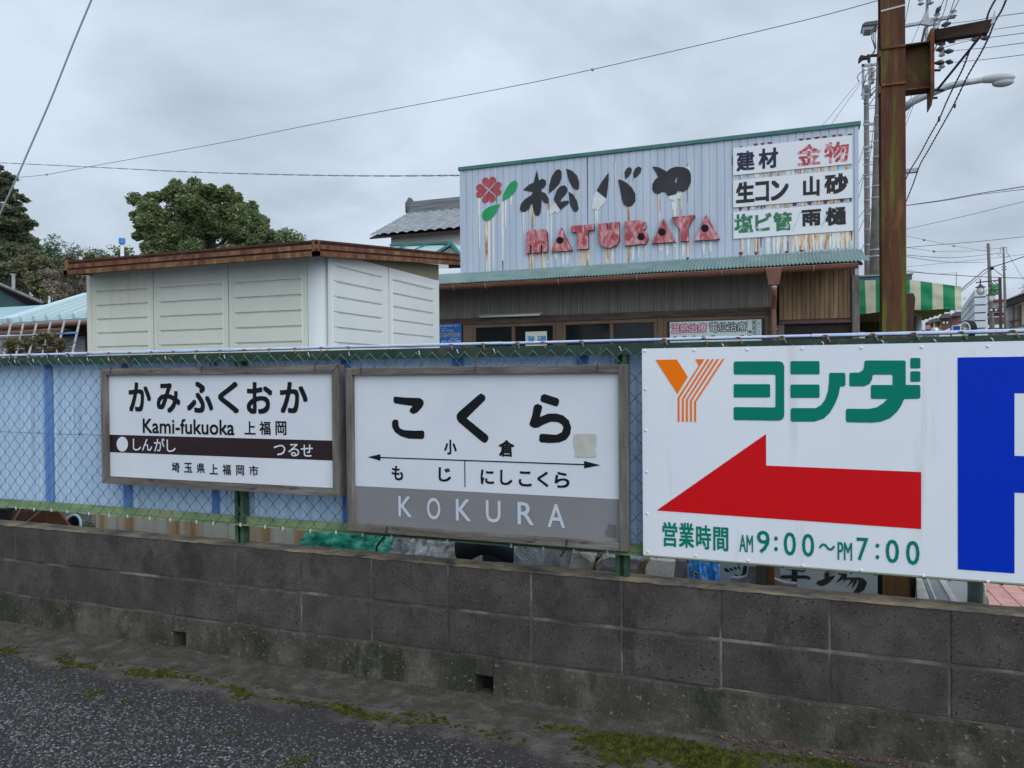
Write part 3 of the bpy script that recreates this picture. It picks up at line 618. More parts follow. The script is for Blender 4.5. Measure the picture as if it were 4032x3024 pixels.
MB().box(SX1 - .05, SX1 - .003, SY + .872, SY + .913, .1, 2.335).build('corner_post', SHEDLIT, shed, bevel=.004)
MB().box(SX0 + .02, SX1 - .16, SY + .02, SYB - .02, .05, 2.28).build('inner_wall', SHEDM, shed)
MB().box(SX1 - .20, SX1 - .014, SY + .16, SYB - .02, .05, 2.28).build('inner_wall', SHEDLIT, shed)
MB().box(SX0, SX1 - .002, SY - .004, SYB, 0, .418).build('base', SHEDB, shed, bevel=.004)
slope = lambda y: (y - 4.25) * .111
GAB = mat('khaki_gable', [(.3, c(.17, .165, .105)), (.7, c(.21, .205, .135))], scale=3, rough=.6)
MB().poly([(SX1 - .004, SY, 2.30), (SX1 - .004, SYB, 2.342), (SX1 - .004, SYB, 2.255 + slope(SYB)), (SX1 - .004, SY, 2.262 + slope(SY) + .02)], (-.03, 0, 0)).build('gable_board', GAB, shed)
RX0, RX1, RY0, RY1 = -5.36 - .0, -2.985, 4.27, 6.66
prof = [(0, .0), (.0, .034), (.013, .034), (.013, .046), (.004, .050), (.004, .080), (.018, .083), (.018, .094), (.010, .098), (.010, .112), (.04, .114), (.04, 0)]
rz = lambda y: 2.253 + slope(y)
for nm, pa, pb, nrm in (('front', (RX0, RY0), (RX1, RY0), (0, 1)), ('side', (RX1, RY0), (RX1, RY1), (-1, 0)), ('rear', (RX0, RY0), (RX0, RY1), (1, 0))):
    m_ = MB(); n = len(prof)
    for (x, y) in (pa, pb):
        m_.v += [V((x + nrm[0] * d, y + nrm[1] * d, rz(y) + z)) for d, z in prof]
    m_.f += [(i, (i + 1) % n, n + (i + 1) % n, n + i) for i in range(n)] + [tuple(range(n)), tuple(range(n, 2 * n))]
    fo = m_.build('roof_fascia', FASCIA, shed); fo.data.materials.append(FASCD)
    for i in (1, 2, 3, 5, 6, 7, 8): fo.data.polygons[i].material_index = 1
MB().hexa([(RX0 + .03, RY0 + .03, rz(RY0) + .07), (RX1 - .03, RY0 + .03, rz(RY0) + .07), (RX1 - .03, RY1, rz(RY1) + .07), (RX0 + .03, RY1, rz(RY1) + .07),
           (RX0 + .03, RY0 + .03, rz(RY0) + .108), (RX1 - .03, RY0 + .03, rz(RY0) + .108), (RX1 - .03, RY1, rz(RY1) + .108), (RX0 + .03, RY1, rz(RY1) + .108)]).build('roof', mat('shed_roof', c(.3, .2, .13), rough=.7), shed)

# ================================================================ hardware shop
HY = 9.0
zf = zoom(1700, 400, 1100); zg = zoom(2600, 400, 900, 2133)
fx0, fx1, fz0, fz1 = -4.02, .775, 2.74, 4.165
shop = thing('shop_building', 'low shop with pale blue ribbed sign wall, teal corrugated eaves and brown window row', 'shop', (-1.6, HY + 2, 0))
RIBM = mat('pale_blue_ribbed_steel', [(.3, c(.40, .465, .555)), (.7, c(.49, .55, .64))], scale=1.6, stretch=(6, 1, .5), detail=5, rough=.5, speck=(c(.52, .57, .63), 5, .6, (5, 1, .25)))
TEAL = mat('teal_painted_steel', [(.3, c(.115, .19, .185)), (.6, c(.165, .25, .24)), (.8, c(.28, .345, .33))], scale=3, stretch=(1.5, 1, 1), detail=6, rough=.5)
TEALT = mat('teal_trim', [(.3, c(.03, .13, .12)), (.7, c(.07, .20, .18))], scale=5, rough=.5, speck=(c(.2, .1, .06), 7, .72, (1, 1, 1)))
pitch = .0868; gw = .013; gd = .007
fm = MB(); prof_ = []
x = fx0
while x < fx1 - .02:
    prof_ += [(x, 0), (min(x + pitch - gw, fx1), 0), (min(x + pitch - gw + .003, fx1), gd), (min(x + pitch - .003, fx1), gd)]; x += pitch
prof_.append((fx1, 0)); n = len(prof_)
fm.v = [V((x, HY + d, fz0)) for x, d in prof_] + [V((x, HY + d, fz1)) for x, d in prof_]
fm.f = [(i, i + 1, n + i + 1, n + i) for i in range(n - 1)]
fm.build('sign_wall', RIBM, shop)
MB().box(fx0, fx1, HY + .02, HY + .14, fz0, fz1 + .0).build('sign_wall_back', RIBM, shop)
MB().box(fx0 - .012, fx0 + .02, HY - .006, HY + .15, fz0, fz1).build('corner_trim', RIBM, shop)
MB().box(fx1 - .03, fx1 + .012, HY - .006, HY + .15, 2.1, fz1).build('corner_trim', RIBM, shop)
MB().box(fx0 - .03, fx1 + .035, HY - .022, HY + .17, fz1 - .012, fz1 + .035).build('top_trim', TEALT, shop, bevel=.004)
# corrugated eaves
ey0 = 8.45
def eave(u, v):
    x = -5.3 + (.80 + .05 * v + 5.3) * u; y = HY - (HY - ey0) * v
    return V((x, y, 2.795 - .205 * v + .010 * math.sin(2 * math.pi * x / .038) + .006 * noise.noise(V((x * 2, y * 3, 0)))))
MB().grid(eave, 6 * 161, 4).build('eave_roof', TEAL, shop, smooth=True)
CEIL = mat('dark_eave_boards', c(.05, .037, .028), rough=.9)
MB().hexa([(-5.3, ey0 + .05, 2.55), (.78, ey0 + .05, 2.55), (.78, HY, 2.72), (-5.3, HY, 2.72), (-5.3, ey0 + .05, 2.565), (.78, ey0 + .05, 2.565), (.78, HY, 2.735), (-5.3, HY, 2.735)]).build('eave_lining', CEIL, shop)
# gutter
GUT = mat('brown_pvc_gutter', [(.3, c(.17, .075, .05)), (.6, c(.24, .115, .08)), (.8, c(.30, .19, .14))], scale=1.7, stretch=(1.2, 1, 1), rough=.35)
gy, gzv = 8.40, 2.505
def gut(u, v):
    a = math.pi * (1 + v); x = -5.3 + 6.02 * u
    return V((x, gy + .05 * math.cos(a), gzv + .05 + .05 * math.sin(a) + (x + 2) * -.001))
gq = thing('roof_gutter', 'brown plastic half round gutter under the teal corrugated eaves', 'gutter', (-2.2, gy, 2.5))
MB().grid(gut, 24, 10).build('trough', GUT, gq, smooth=True)
MB().tube([(-5.3, gy - .05, gzv + .053), (.72, gy - .05, gzv + .0475)], .0055, n=6).build('rim', GUT, gq, smooth=True)
MB().poly([(.722, gy + .05 * math.cos(math.pi * (1 + i / 10)), gzv + .05 + .05 * math.sin(math.pi * (1 + i / 10))) for i in range(11)], (.006, 0, 0)).build('end_cap', GUT, gq)
bk = MB().tube([(-3.9 + .05 * math.cos(0), gy + .058 * math.cos(math.pi * (1 + i / 8)), gzv + .05 + .058 * math.sin(math.pi * (1 + i / 8))) for i in range(9)], .005, n=4).build('bracket', mat('gutter_bracket', c(.35, .27, .22), rough=.5), gq)
copies(bk, [(.93 * i - .5, 0, 0) for i in range(1, 6)], gq)
# lower wall
COR = mat('dark_brown_corrugated', [(.3, c(.17, .163, .142)), (.6, c(.26, .248, .218)), (.8, c(.36, .345, .30))], scale=3, stretch=(9, 1, .25), detail=6, rough=.7)
corr(-5.2, -.10, HY + .01, 2.19, 2.73, .0055, .034).build('corrugated_wall', COR, shop, smooth=True)
MB().box(-5.2, .76, HY + .03, HY + 5, 0, 2.70).build('inner_wall', DARK, shop)
BEAM = mat('dark_beam', [(.3, c(.05, .035, .026)), (.7, c(.14, .105, .082))], scale=6, stretch=(.5, 1, 4), detail=7, rough=.9)
MB().box(-5.2, -.10, HY - .03, HY + .02, 2.105, 2.185).build('header_beam', BEAM, shop, bevel=.004)
FRM = mat('brown_window_frame', [(.3, c(.12, .078, .05)), (.7, c(.20, .135, .09))], scale=6, stretch=(1, 1, .3), rough=.7)
GLASS, nt_, p_ = newmat('dark_window_glass'); p_.inputs['Base Color'].default_value = c(.010, .013, .014); p_.inputs['Roughness'].default_value = .08; p_.inputs['Specular IOR Level'].default_value = .32
def win(xa, xb, mull):
    w = MB(); w.box(xa - .02, xa + .018, HY - .02, HY + .02, 1.0, 2.1); w.box(xb - .018, xb + .02, HY - .02, HY + .02, 1.0, 2.1)
    w.box(xa + .018, xb - .018, HY - .02, HY + .02, 2.06, 2.1); w.box(xa + .018, xb - .018, HY - .02, HY + .02, 1.0, 1.04)
    for m_ in mull: w.box(m_ - .022, m_ + .022, HY - .012, HY + .02, 1.04, 2.06)
    w = w.build('window', FRM, shop)
    xs_ = [xa + .018] + [q for m_ in mull for q in (m_ - .022, m_ + .022)] + [xb - .018]
    for q in range(0, len(xs_), 2): MB().box(xs_[q], xs_[q + 1], HY + .004 + .008 * (q // 2), HY + .010 + .008 * (q // 2), 1.04, 2.06).build('pane', GLASS, w)
win(-3.835, -2.732, [-3.289]); win(-2.603, -1.45, [-1.995]); win(-1.336, -.175, [])
for a, b_ in ((-3.99, -3.857), (-2.71, -2.625), (-1.428, -1.358), (-.153, -.07)):
    MB().box(a, b_, HY - .035, HY + .025, 0, 2.102).build('window_post', FRM, shop, bevel=.004)
MB().box(-5.2, -4.0, HY + .0, HY + .028, 0, 2.104).build('plank_wall', BEAM, shop)
PLK = mat('brown_plank', [(.25, c(.11, .07, .036)), (.5, c(.21, .135, .075)), (.75, c(.29, .20, .12))], scale=6, stretch=(3, 1, .3), detail=7, rough=.8, island=.22)
pl = MB(); x = -.045
while x < .70:
    pl.box(x, min(x + .0445, .70), HY - .012 - .003 * rnd(), HY + .02, 2.035, 2.64); x += .048
pl.build('plank_panel', PLK, shop, bevel=.003)
MB().box(-.045, .70, HY - .004, HY + .022, 2.02, 2.66).build('plank_backing', BEAM, shop)
PUR = mat('maroon_frame', [(.3, c(.06, .03, .032)), (.7, c(.12, .07, .07))], scale=8, rough=.7, speck=(c(.3, .29, .28), 9, .66, (1, 1, 1)))
MB().box(-.05, .735, HY - .03, HY + .02, 1.985, 2.018).build('panel_sill', PUR, shop)
MB().box(.70, .735, HY - .03, HY + .02, 2.02, 2.62).build('panel_frame', PUR, shop)
MB().box(.715, .79, HY - .045, HY - .032, 0, 2.50).build('corner_post', WOODV, shop)
MB().box(-.07, .01, HY - .02, HY + .02, 0, 1.98).build('door_post', WOODV, shop)
MB().box(.01, .715, HY + .018, HY + .027, 0, 1.98).build('dark_doorway', mat('dark_opening', c(.018, .016, .014), rough=.8), shop)
dp_ = thing('downpipe', 'brown downpipe with rain hopper on the shop front beside the plank panel', 'downpipe', (-.1, HY - .12, 0))
hx_, hy_ = -.098 * 8.5 / 9 - .0, 8.52
hxx = at(*zoom(2600, 950, 1000)((988, 270)), Y=gy).x
MB().hexa([(hxx - .052, gy - .04, 2.37), (hxx + .052, gy - .04, 2.37), (hxx + .052, gy + .05, 2.37), (hxx - .052, gy + .05, 2.37), (hxx - .085, gy - .066, 2.55), (hxx + .085, gy - .066, 2.55), (hxx + .085, gy + .06, 2.55), (hxx - .085, gy + .06, 2.55)]).build('hopper', GUT, dp_, bevel=.006)
hb = at(*zoom(2600, 950, 1000)((985, 560)), Y=HY - .07)
MB().tube([(hxx, gy, 2.38), (hxx, gy, 2.32), (hxx + .0, gy + .05, 2.27), (hb.x, HY - .09, 2.20), (hb.x, HY - .07, 2.14), (hb.x, HY - .07, 0)], .033, n=12).build('pipe', GUT, dp_, smooth=True)
MB().tube([(hb.x - .045, HY - .07, 1.93), (hb.x + .045, HY - .07, 1.93)], .007, n=6).build('pipe_clamp', GALV, dp_)
MB().tube([(hxx, gy, 2.362), (hxx, gy, 2.345)], .037, n=12).build('pipe_collar', mat('bright_collar', c(.35, .33, .32), rough=.25, metal=.6), dp_)
lt = thing('tube_light', 'bare white fluorescent tube light on the dark beam over the shop windows', 'lamp', (-3.3, HY - .06, 2.19))
MB().box(-3.752, -2.88, HY - .065, HY - .025, 2.202, 2.226).build('housing', mat('lamp_housing', c(.32, .33, .34), rough=.5), lt)
MB().tube([(-3.735, HY - .08, 2.196), (-2.90, HY - .08, 2.196)], .013, n=10).build('tube', WHITE, lt, smooth=True)

# ---- lettering and emblem on the sign wall
ly = HY - .004
em = MB()
def heart(cx_, cy_, ang, s_=1.0):
    pts = []
    for i in range(28):
        t = 2 * math.pi * i / 28
        hx_ = 16 * math.sin(t) ** 3; hy_ = 13 * math.cos(t) - 5 * math.cos(2 * t) - 2 * math.cos(3 * t) - math.cos(4 * t)
        hx_ *= 3.45 * s_; hy_ = (hy_ + 17) * 3.35 * s_ + 4
        a = math.radians(ang); x_, y_ = hx_ * math.cos(a) - hy_ * math.sin(a), hx_ * math.sin(a) + hy_ * math.cos(a)
        pts.append((cx_ + x_, cy_ - y_ - .115 * x_))
    return pts
for a in (0, 90, 180, 270): flat(em, heart(452, 698, a), zf, ly - .002)
FRED = mat('weathered_red_paint', [(.3, c(.30, .035, .042)), (.6, c(.42, .075, .085)), (.8, c(.46, .16, .17))], scale=8, stretch=(2, 1, 1), rough=.6)
em.build('flower_emblem', FRED, shop)
gl = MB()
flat(gl, [(558, 792), (563, 755), (575, 715), (598, 675), (625, 640), (655, 624), (674, 632), (680, 655), (672, 690), (655, 722), (620, 755), (585, 775)], zf, ly - .002)
flat(gl, [(540, 812), (500, 818), (450, 834), (412, 862), (394, 900), (403, 930), (425, 947), (450, 943), (485, 915), (512, 880), (530, 840)], zf, ly - .002)
gl.build('leaf_emblem', mat('green_cutout', [(.3, c(.006, .26, .075)), (.7, c(.02, .33, .11))], scale=5, rough=.5), shop)
_bl = ([(833, 540), (848, 622), (880, 610), (904, 625), (906, 655), (890, 682), (868, 690), (868, 712), (900, 725), (926, 768), (926, 798), (905, 808), (882, 792), (869, 768), (867, 825), (862, 880), (845, 905), (822, 900), (806, 870), (797, 812), (788, 808), (772, 850), (738, 872), (706, 872), (697, 850), (705, 810), (740, 770), (788, 740), (801, 716), (722, 700), (768, 658), (806, 642)],
           [(927, 728), (930, 660), (950, 590), (985, 542), (1010, 535), (1028, 555), (1028, 600), (1010, 652), (970, 692)],
           [(1063, 530), (1110, 546), (1150, 585), (1168, 640), (1165, 690), (1145, 700), (1115, 680), (1085, 625)],
           [(966, 772), (990, 700), (1018, 670), (1050, 662), (1072, 680), (1075, 710), (1055, 742), (1028, 768), (1014, 796), (1050, 786), (1083, 783), (1088, 800), (1022, 858), (993, 822)],
           [(1082, 712), (1120, 735), (1152, 790), (1163, 850), (1145, 875), (1118, 862), (1094, 815)],
           [(1400, 562), (1402, 620), (1382, 767), (1340, 735), (1305, 705), (1345, 635)],
           [(1475, 622), (1490, 615), (1540, 640), (1585, 680), (1613, 732), (1612, 790), (1585, 825), (1550, 833), (1520, 815), (1505, 770), (1490, 690)],
           [(1532, 613), (1526, 560), (1545, 525), (1570, 518), (1585, 535), (1580, 565), (1560, 592)],
           [(1597, 606), (1595, 565), (1612, 527), (1640, 513), (1661, 527), (1655, 560), (1630, 590)])
BVIN = mat('weathered_black_vinyl', [(.3, c(.014, .015, .018)), (.7, c(.03, .032, .037))], scale=4, rough=.5, bump=.3, bscale=6)
marks('black_letter', BVIN, shop, [_bl[:5], _bl[5:]], zf, ly - .003)
flat(MB(), [(1745, 512), (1800, 520), (1845, 545), (1862, 553), (1890, 530), (1930, 515), (1990, 518), (2030, 535), (2052, 575), (2052, 640), (2030, 690), (1990, 715), (1965, 705), (1948, 706), (1930, 735), (1870, 748), (1850, 715), (1822, 714), (1800, 730), (1765, 725), (1745, 695), (1748, 650), (1770, 615), (1795, 597), (1775, 560)], zf, ly - .003, None, [[(1946, 590), (1924, 630), (1938, 647)]]).build('black_letter', BVIN, shop)
_pm = ([(975, 800), (1018, 860), (995, 882), (968, 870), (945, 898), (928, 885), (938, 840)], [(1305, 705), (1340, 735), (1380, 767), (1372, 800), (1345, 822), (1318, 862), (1296, 848), (1275, 856), (1268, 830), (1278, 760)],
           [(1872, 748), (1930, 735), (1978, 718), (1968, 770), (1945, 768), (1930, 797), (1900, 772), (1888, 782)], [(2010, 520), (2035, 508), (2050, 530), (2056, 560), (2040, 545)], [(2085, 900), (2108, 905), (2095, 928)])
marks('adhesive_residue', mat('adhesive_residue', [(.3, c(.56, .60, .61)), (.7, c(.68, .71, .70))], scale=12, rough=.8), shop, [[q_] for q_ in _pm], zf, ly - .0008)
LRED = mat('faded_red_letter', [(.28, c(.27, .03, .04)), (.45, c(.38, .075, .085)), (.57, c(.52, .24, .26)), (.72, c(.66, .48, .49))], scale=8, stretch=(1.6, 1, .8), detail=7, rough=.6, dist=1.2)
LBLK = mat('letter_side', c(.03, .014, .014), rough=.6)
lets = [([(748, 1203), (750, 1045), (768, 1018), (800, 1010), (820, 1016), (834, 1030), (848, 1014), (866, 1008), (898, 1012), (915, 1038), (918, 1190), (878, 1193), (878, 1132), (866, 1132), (866, 1194), (793, 1198), (793, 1138), (780, 1138), (780, 1200)], None, zf),
        ([(1025, 995), (1113, 1180), (945, 1190)], (1015, 1098, 28), zf),
        ([(1105, 985), (1285, 970), (1287, 1015), (1240, 1022), (1242, 1165), (1150, 1172), (1152, 1033), (1108, 1032)], None, zf),
        ([(1320, 968), (1390, 961), (1390, 1010), (1405, 1009), (1405, 959), (1485, 953), (1487, 1100), (1465, 1140), (1420, 1158), (1365, 1155), (1332, 1128), (1320, 1085)], None, zf),
        ([(1530, 950), (1650, 938), (1690, 953), (1700, 985), (1690, 1010), (1675, 1020), (1708, 1040), (1715, 1090), (1700, 1125), (1530, 1142)], (1657, 1070, 29), zf),
        ([(1835, 927), (1930, 1112), (1742, 1125)], (1822, 1033, 30), zf),
        ([(1900, 915), (2085, 898), (2030, 1000), (2035, 1105), (1970, 1108), (1968, 1012)], None, zf),
        ([(430, 1052), (555, 1285), (320, 1298)], (416, 1182, 36), zg)]
for pts, dot, T in lets:
    lb = MB(); flat(lb, pts, T, HY - .04, (0, .038, 0)); lo_ = lb.build('raised_letter', LBLK, shop)
    k_ = 1.15 if T is zg else 1
    P_ = [at(*T(q), Y=HY - .0405) for q in pts]; mid_ = sum(P_, V((0, 0, 0))) / len(P_)
    MB().poly([p_ + V((-.002, -.0008, .002)) for p_ in P_]).build('letter_face', LRED, lo_)
    if dot: flat(MB(), ring(dot[0], dot[1], dot[2]), T, HY - .0425).build('letter_dot', BLACK, lo_)
# ---- rust and residue streaks down the sign wall
def streaks(lst, T, m_, name, y=HY - .0022):
    for x_, ya, yb_, w in lst:
        mb = MB()
        w *= 1.0 if m_ is SDARK else 1.3
        a = at(*T((x_ - w / 2, ya)), Y=y); b_ = at(*T((x_ + w / 2, ya)), Y=y); zb_ = at(*T((x_, yb_)), Y=y).z
        n = max(4, int((a.z - zb_) / .03)); L_, R_ = [], []; w0 = b_.x - a.x; xc_ = (a.x + b_.x) / 2
        for i in range(n + 1):
            t = i / n; ww = w0 * (1 - .55 * t * t) * (.78 + .3 * rnd()); jx = (rnd() - .5) * w0 * .16
            L_.append((xc_ - ww / 2 + jx, y, a.z + (zb_ - a.z) * t)); R_.append((xc_ + ww / 2 + jx, y, a.z + (zb_ - a.z) * t + .01 * (rnd() - .5)))
        for i in range(n): mb.quad(L_[i], R_[i], R_[i + 1], L_[i + 1])
        mb.build(name, m_, shop)
SRUST = mat('rust_streak', [(.30, c(.17, .06, .022)), (.42, c(.46, .22, .09)), (.52, c(.70, .58, .44)), (.75, c(.74, .72, .66))], scale=5, stretch=(7, 1, .8), detail=7, rough=.8)
SDARK = mat('dark_rust', [(.3, c(.07, .028, .018)), (.6, c(.17, .07, .03)), (.8, c(.36, .17, .08))], scale=9, stretch=(3, 1, 1), detail=7, rough=.9)
SWHT = mat('whitish_streak', [(.3, c(.66, .66, .62)), (.7, c(.76, .77, .75))], scale=6, stretch=(4, 1, .6), rough=.8)
streaks([(375, 765, 970, 15), (378, 970, 1160, 9), (452, 945, 1355, 15), (488, 915, 1340, 12), (560, 790, 1260, 16), (585, 780, 1000, 11), (628, 740, 820, 16), (726, 870, 1025, 10), (945, 895, 1330, 9), (918, 860, 1280, 8), (1300, 860, 970, 11), (1312, 858, 960, 9), (1925, 770, 925, 22), (1905, 790, 860, 12), (1940, 990, 1250, 15), (1990, 1112, 1222, 18), (985, 1188, 1246, 26), (1040, 1185, 1290, 15), (1075, 1185, 1288, 18), (1430, 1155, 1297, 15), (1592, 1138, 1252, 22), (1640, 1138, 1235, 12), (1815, 1122, 1182, 36), (1865, 1122, 1216, 26), (1922, 1115, 1152, 28), (1455, 480, 900, 5), (1610, 380, 600, 5), (508, 525, 610, 8), (925, 1210, 1280, 10)], zf, SWHT, 'residue_streak')
streaks([(405, 1300, 1425, 22), (470, 1295, 1405, 24), (1060, 1262, 1415, 24), (1620, 1222, 1372, 44), (1280, 1248, 1395, 30), (1358, 1240, 1390, 24), (1430, 1236, 1386, 24), (1500, 1230, 1380, 28), (1585, 1224, 1375, 24), (1662, 1218, 1372, 32), (1745, 1212, 1366, 26), (1005, 1266, 1420, 30), (1100, 1261, 1415, 34), (1162, 1258, 1412, 24), (822, 1276, 1430, 20), (905, 672, 712, 40), (1190, 645, 685, 40), (1240, 640, 680, 26), (860, 978, 1008, 26), (640, 900, 1420, 6), (1190, 560, 600, 4)], zg, SWHT, 'residue_streak')
streaks([(432, 945, 1360, 20), (795, 850, 1005, 18), (926, 790, 890, 13), (1142, 700, 980, 12), (1558, 835, 945, 15), (1800, 730, 975, 13), (1975, 720, 905, 14), (2030, 1108, 1250, 20), (788, 1205, 1335, 30), (838, 1203, 1245, 24), (885, 1200, 1332, 30), (1182, 1173, 1312, 28), (1235, 1168, 1306, 36), (1392, 1158, 1302, 24), (1555, 1143, 1288, 20), (1596, 610, 700, 8), (1692, 1135, 1180, 12)], zf, SRUST, 'rust_streak', HY - .0026)
streaks([(765, 1275, 1425, 26), (895, 1268, 1430, 44), (1130, 1260, 1410, 18), (1240, 1250, 1402, 34), (1320, 1242, 1392, 60), (1395, 1236, 1386, 46), (1460, 1232, 1388, 42), (1545, 1224, 1378, 56), (1705, 1214, 1372, 62), (1782, 1208, 1362, 34), (755, 690, 722, 26), (960, 664, 708, 40), (1020, 660, 700, 26), (1100, 652, 690, 44), (1312, 632, 672, 48), (1385, 626, 660, 44), (1465, 615, 660, 50), (1540, 606, 650, 56), (1615, 600, 640, 54), (1742, 590, 630, 26), (690, 690, 735, 18), (1020, 965, 1005, 40), (1100, 958, 996, 46), (1175, 952, 990, 40), (1320, 940, 975, 52), (1465, 925, 962, 52), (1615, 912, 950, 52)], zg, SRUST, 'rust_streak', HY - .0026)
streaks([(1232, 430, 970, 7), (505, 612, 700, 7), (512, 725, 810, 5), (562, 1262, 1345, 7), (2025, 490, 800, 4), (436, 1170, 1220, 10), (2028, 1235, 1252, 22)], zf, SDARK, 'dark_streak', HY - .003)
streaks([(940, 1270, 1360, 12), (1192, 1300, 1410, 9), (750, 1405, 1432, 40), (898, 1402, 1428, 44), (1180, 1395, 1412, 44), (1320, 1385, 1400, 46), (750, 988, 1016, 40), (825, 980, 1010, 24), (910, 975, 1000, 10), (945, 972, 1000, 22), (975, 970, 995, 14), (1250, 946, 975, 46), (1392, 932, 965, 44), (1540, 918, 955, 54), (1695, 906, 940, 50), (1775, 902, 936, 20), (1785, 1210, 1300, 14),
         (755, 418, 428, 24), (890, 395, 411, 46), (955, 388, 402, 40), (1025, 379, 394, 52), (1315, 346, 362, 48), (1383, 342, 356, 46), (1460, 332, 347, 52), (1535, 323, 338, 52), (1620, 314, 329, 44), (1680, 306, 321, 44), (1770, 302, 314, 40), (672, 510, 600, 8)], zg, SDARK, 'dark_streak', HY - .003)

# ---- three white boards on the sign wall
BRDM = mat('painted_board_white', [(.3, c(.68, .71, .75)), (.7, c(.74, .76, .79))], scale=2, rough=.5, speck=(c(.56, .52, .46), 4, .70, (1, 1, .6)))
def board(q, label):
    P_ = [at(*zg(p_), Y=HY - .012) for p_ in q]
    xa, xb = (P_[0].x + P_[3].x) / 2, (P_[1].x + P_[2].x) / 2; zt, zb_ = (P_[0].z + P_[1].z) / 2, (P_[2].z + P_[3].z) / 2
    t = thing('painted_sign_board', label, 'sign', ((xa + xb) / 2, HY - .012, zb_), 'white boards on the shop sign wall')
    MB().box(xa, xb, HY - .014, HY - .004, zb_, zt).build('board', BRDM, t)
    return t
def peeled(name, a, b_, th=.53): # paint flaked back to the white board
    return mat(name, [(th - .02, a), (th + .06, b_)], scale=16, stretch=(1, 1, 1), detail=8, rough=.6, dist=.6)
NAVY = peeled('flaked_navy_lettering', c(.012, .014, .05), c(.16, .19, .30), .63); CRIM = peeled('flaked_crimson_lettering', c(.42, .045, .06), c(.62, .42, .45), .52)
GRN = peeled('flaked_green_lettering', c(.03, .17, .085), c(.40, .52, .47), .57); INK = peeled('worn_black_lettering', c(.016, .015, .017), c(.10, .10, .10), .68)
PALEG = peeled('ghost_green_lettering', c(.30, .52, .47), c(.58, .65, .66), .46)
yB = HY - .0155
b1 = board([(680, 435), (1790, 315), (1790, 580), (680, 688)], 'topmost white board on the shop front with navy and red lettering')
letters('navy_letter', NAVY, b1, [('建', 710, 452, 880, 655), ('材', 915, 425, 1100, 632)], zg, yB, .035, .10)
letters('red_letter', CRIM, b1, [('金', 1275, 385, 1500, 605), ('物', 1530, 362, 1760, 582)], zg, yB, .026, .11)
b2 = board([(680, 738), (1793, 628), (1793, 900), (680, 985)], 'middle white board on the shop front with black lettering only')
letters('black_letter', INK, b2, [('生', 705, 740, 880, 950), ('コ', 885, 738, 1015, 940), ('ン', 1030, 722, 1198, 927), ('山', 1332, 688, 1487, 890), ('砂', 1530, 662, 1755, 870)], zg, yB, .05, .08)
b3 = board([(681, 1035), (1795, 940), (1797, 1208), (683, 1277)], 'lowest white board on the shop front with faded green and black lettering')
letters('green_letter', GRN, b3, [('塩', 690, 1040, 865, 1230), ('ビ', 885, 1035, 1040, 1212), ('管', 1052, 1022, 1230, 1212)], zg, yB, .04, .07)
letters('ghost_letter', PALEG, b3, [('／', 1232, 1030, 1312, 1205), ('ノ', 1500, 1010, 1560, 1165)], zg, yB + .0004, .03)
letters('black_letter', INK, b3, [('雨', 1318, 1000, 1500, 1167), ('樋', 1540, 975, 1735, 1162)], zg, yB, .045, .07)

# ---- notices at the windows
zn = zoom(1700, 1240, 550); yN = HY - .05
BLUEN = mat('blue_notice', [(.3, c(.01, .13, .45)), (.7, c(.015, .16, .52))], scale=3, rough=.35)
nb = thing('blue_notice_sign', 'small blue sign plate with white lettering beside the shop window', 'sign', (-4.2, yN, 1.7))
q = [at(*zn(p_), Y=yN) for p_ in ((130, 150), (470, 130), (478, 470), (130, 470))]
MB().box(q[0].x - .42, q[1].x, yN, yN + .008, 1.66, q[1].z).build('plate', BLUEN, nb, bevel=.003)
WTX = mat('white_print', c(.68, .72, .75), rough=.5)
nw = MB(); text(nw, [('475-23-1273', 150, 402, 455, 455), ('の', 222, 158, 252, 190), ('サポーター', 252, 150, 432, 188), ('業', 140, 160, 165, 190), ('者', 186, 160, 216, 190)], zn, yN - .001, .015)
text(nw, [('する力', 145, 205, 232, 230), ('法務・申告相談', 150, 238, 340, 262), ('茂原市青色申告', 288, 362, 420, 392)], zn, yN - .001, .0)
text(nw, [('青', 92, 286, 160, 355), ('色', 172, 284, 240, 352), ('申', 248, 280, 312, 350), ('告', 316, 276, 384, 348), ('会', 388, 274, 452, 346)], zn, yN - .001, .07)
nw.build('white_lettering', WTX, nb)
text(MB(), [('青', 96, 290, 156, 351), ('色', 176, 288, 236, 348), ('申', 252, 284, 308, 346), ('告', 320, 280, 380, 344), ('会', 392, 278, 448, 342)], zn, yN - .0022, .02).build('dark_lettering', mat('navy_print', c(.03, .02, .10), rough=.5), nb)
po = thing('window_poster', 'pale poster with two blue pictures in the left shop window', 'poster', (-3, HY - .004, 1.65))
yP_ = HY - .002
q = [at(*zn(p_), Y=yP_) for p_ in ((1483, 268), (1822, 268))]
MB().box(q[0].x, q[1].x, yP_, yP_ + .003, 1.62, q[0].z).build('sheet', mat('cream_paper', c(.78, .80, .66), rough=.6), po)
pb = MB()
for a in ([(1500, 335), (1625, 338), (1625, 470), (1500, 470)], [(1676, 335), (1808, 328), (1808, 470), (1676, 470)]): flat(pb, a, zn, yP_ - .001)
pb.build('picture', mat('poster_blue', [(.3, c(.05, .25, .55)), (.7, c(.12, .36, .62))], scale=9, rough=.5), po)
pw = MB(); flat(pw, ring(1575, 358, 9), zn, yP_ - .002); flat(pw, [(1690, 375), (1705, 345), (1725, 345), (1728, 375)], zn, yP_ - .002); flat(pw, [(1503, 340), (1530, 340), (1530, 470), (1503, 470)], zn, yP_ - .002)
flat(pw, [(1612, 430), (1640, 408), (1650, 430)], zn, yP_ - .002); pw.build('picture_detail', WTX, po)
zm = zoom(2600, 1220, 500); yM = HY - .003
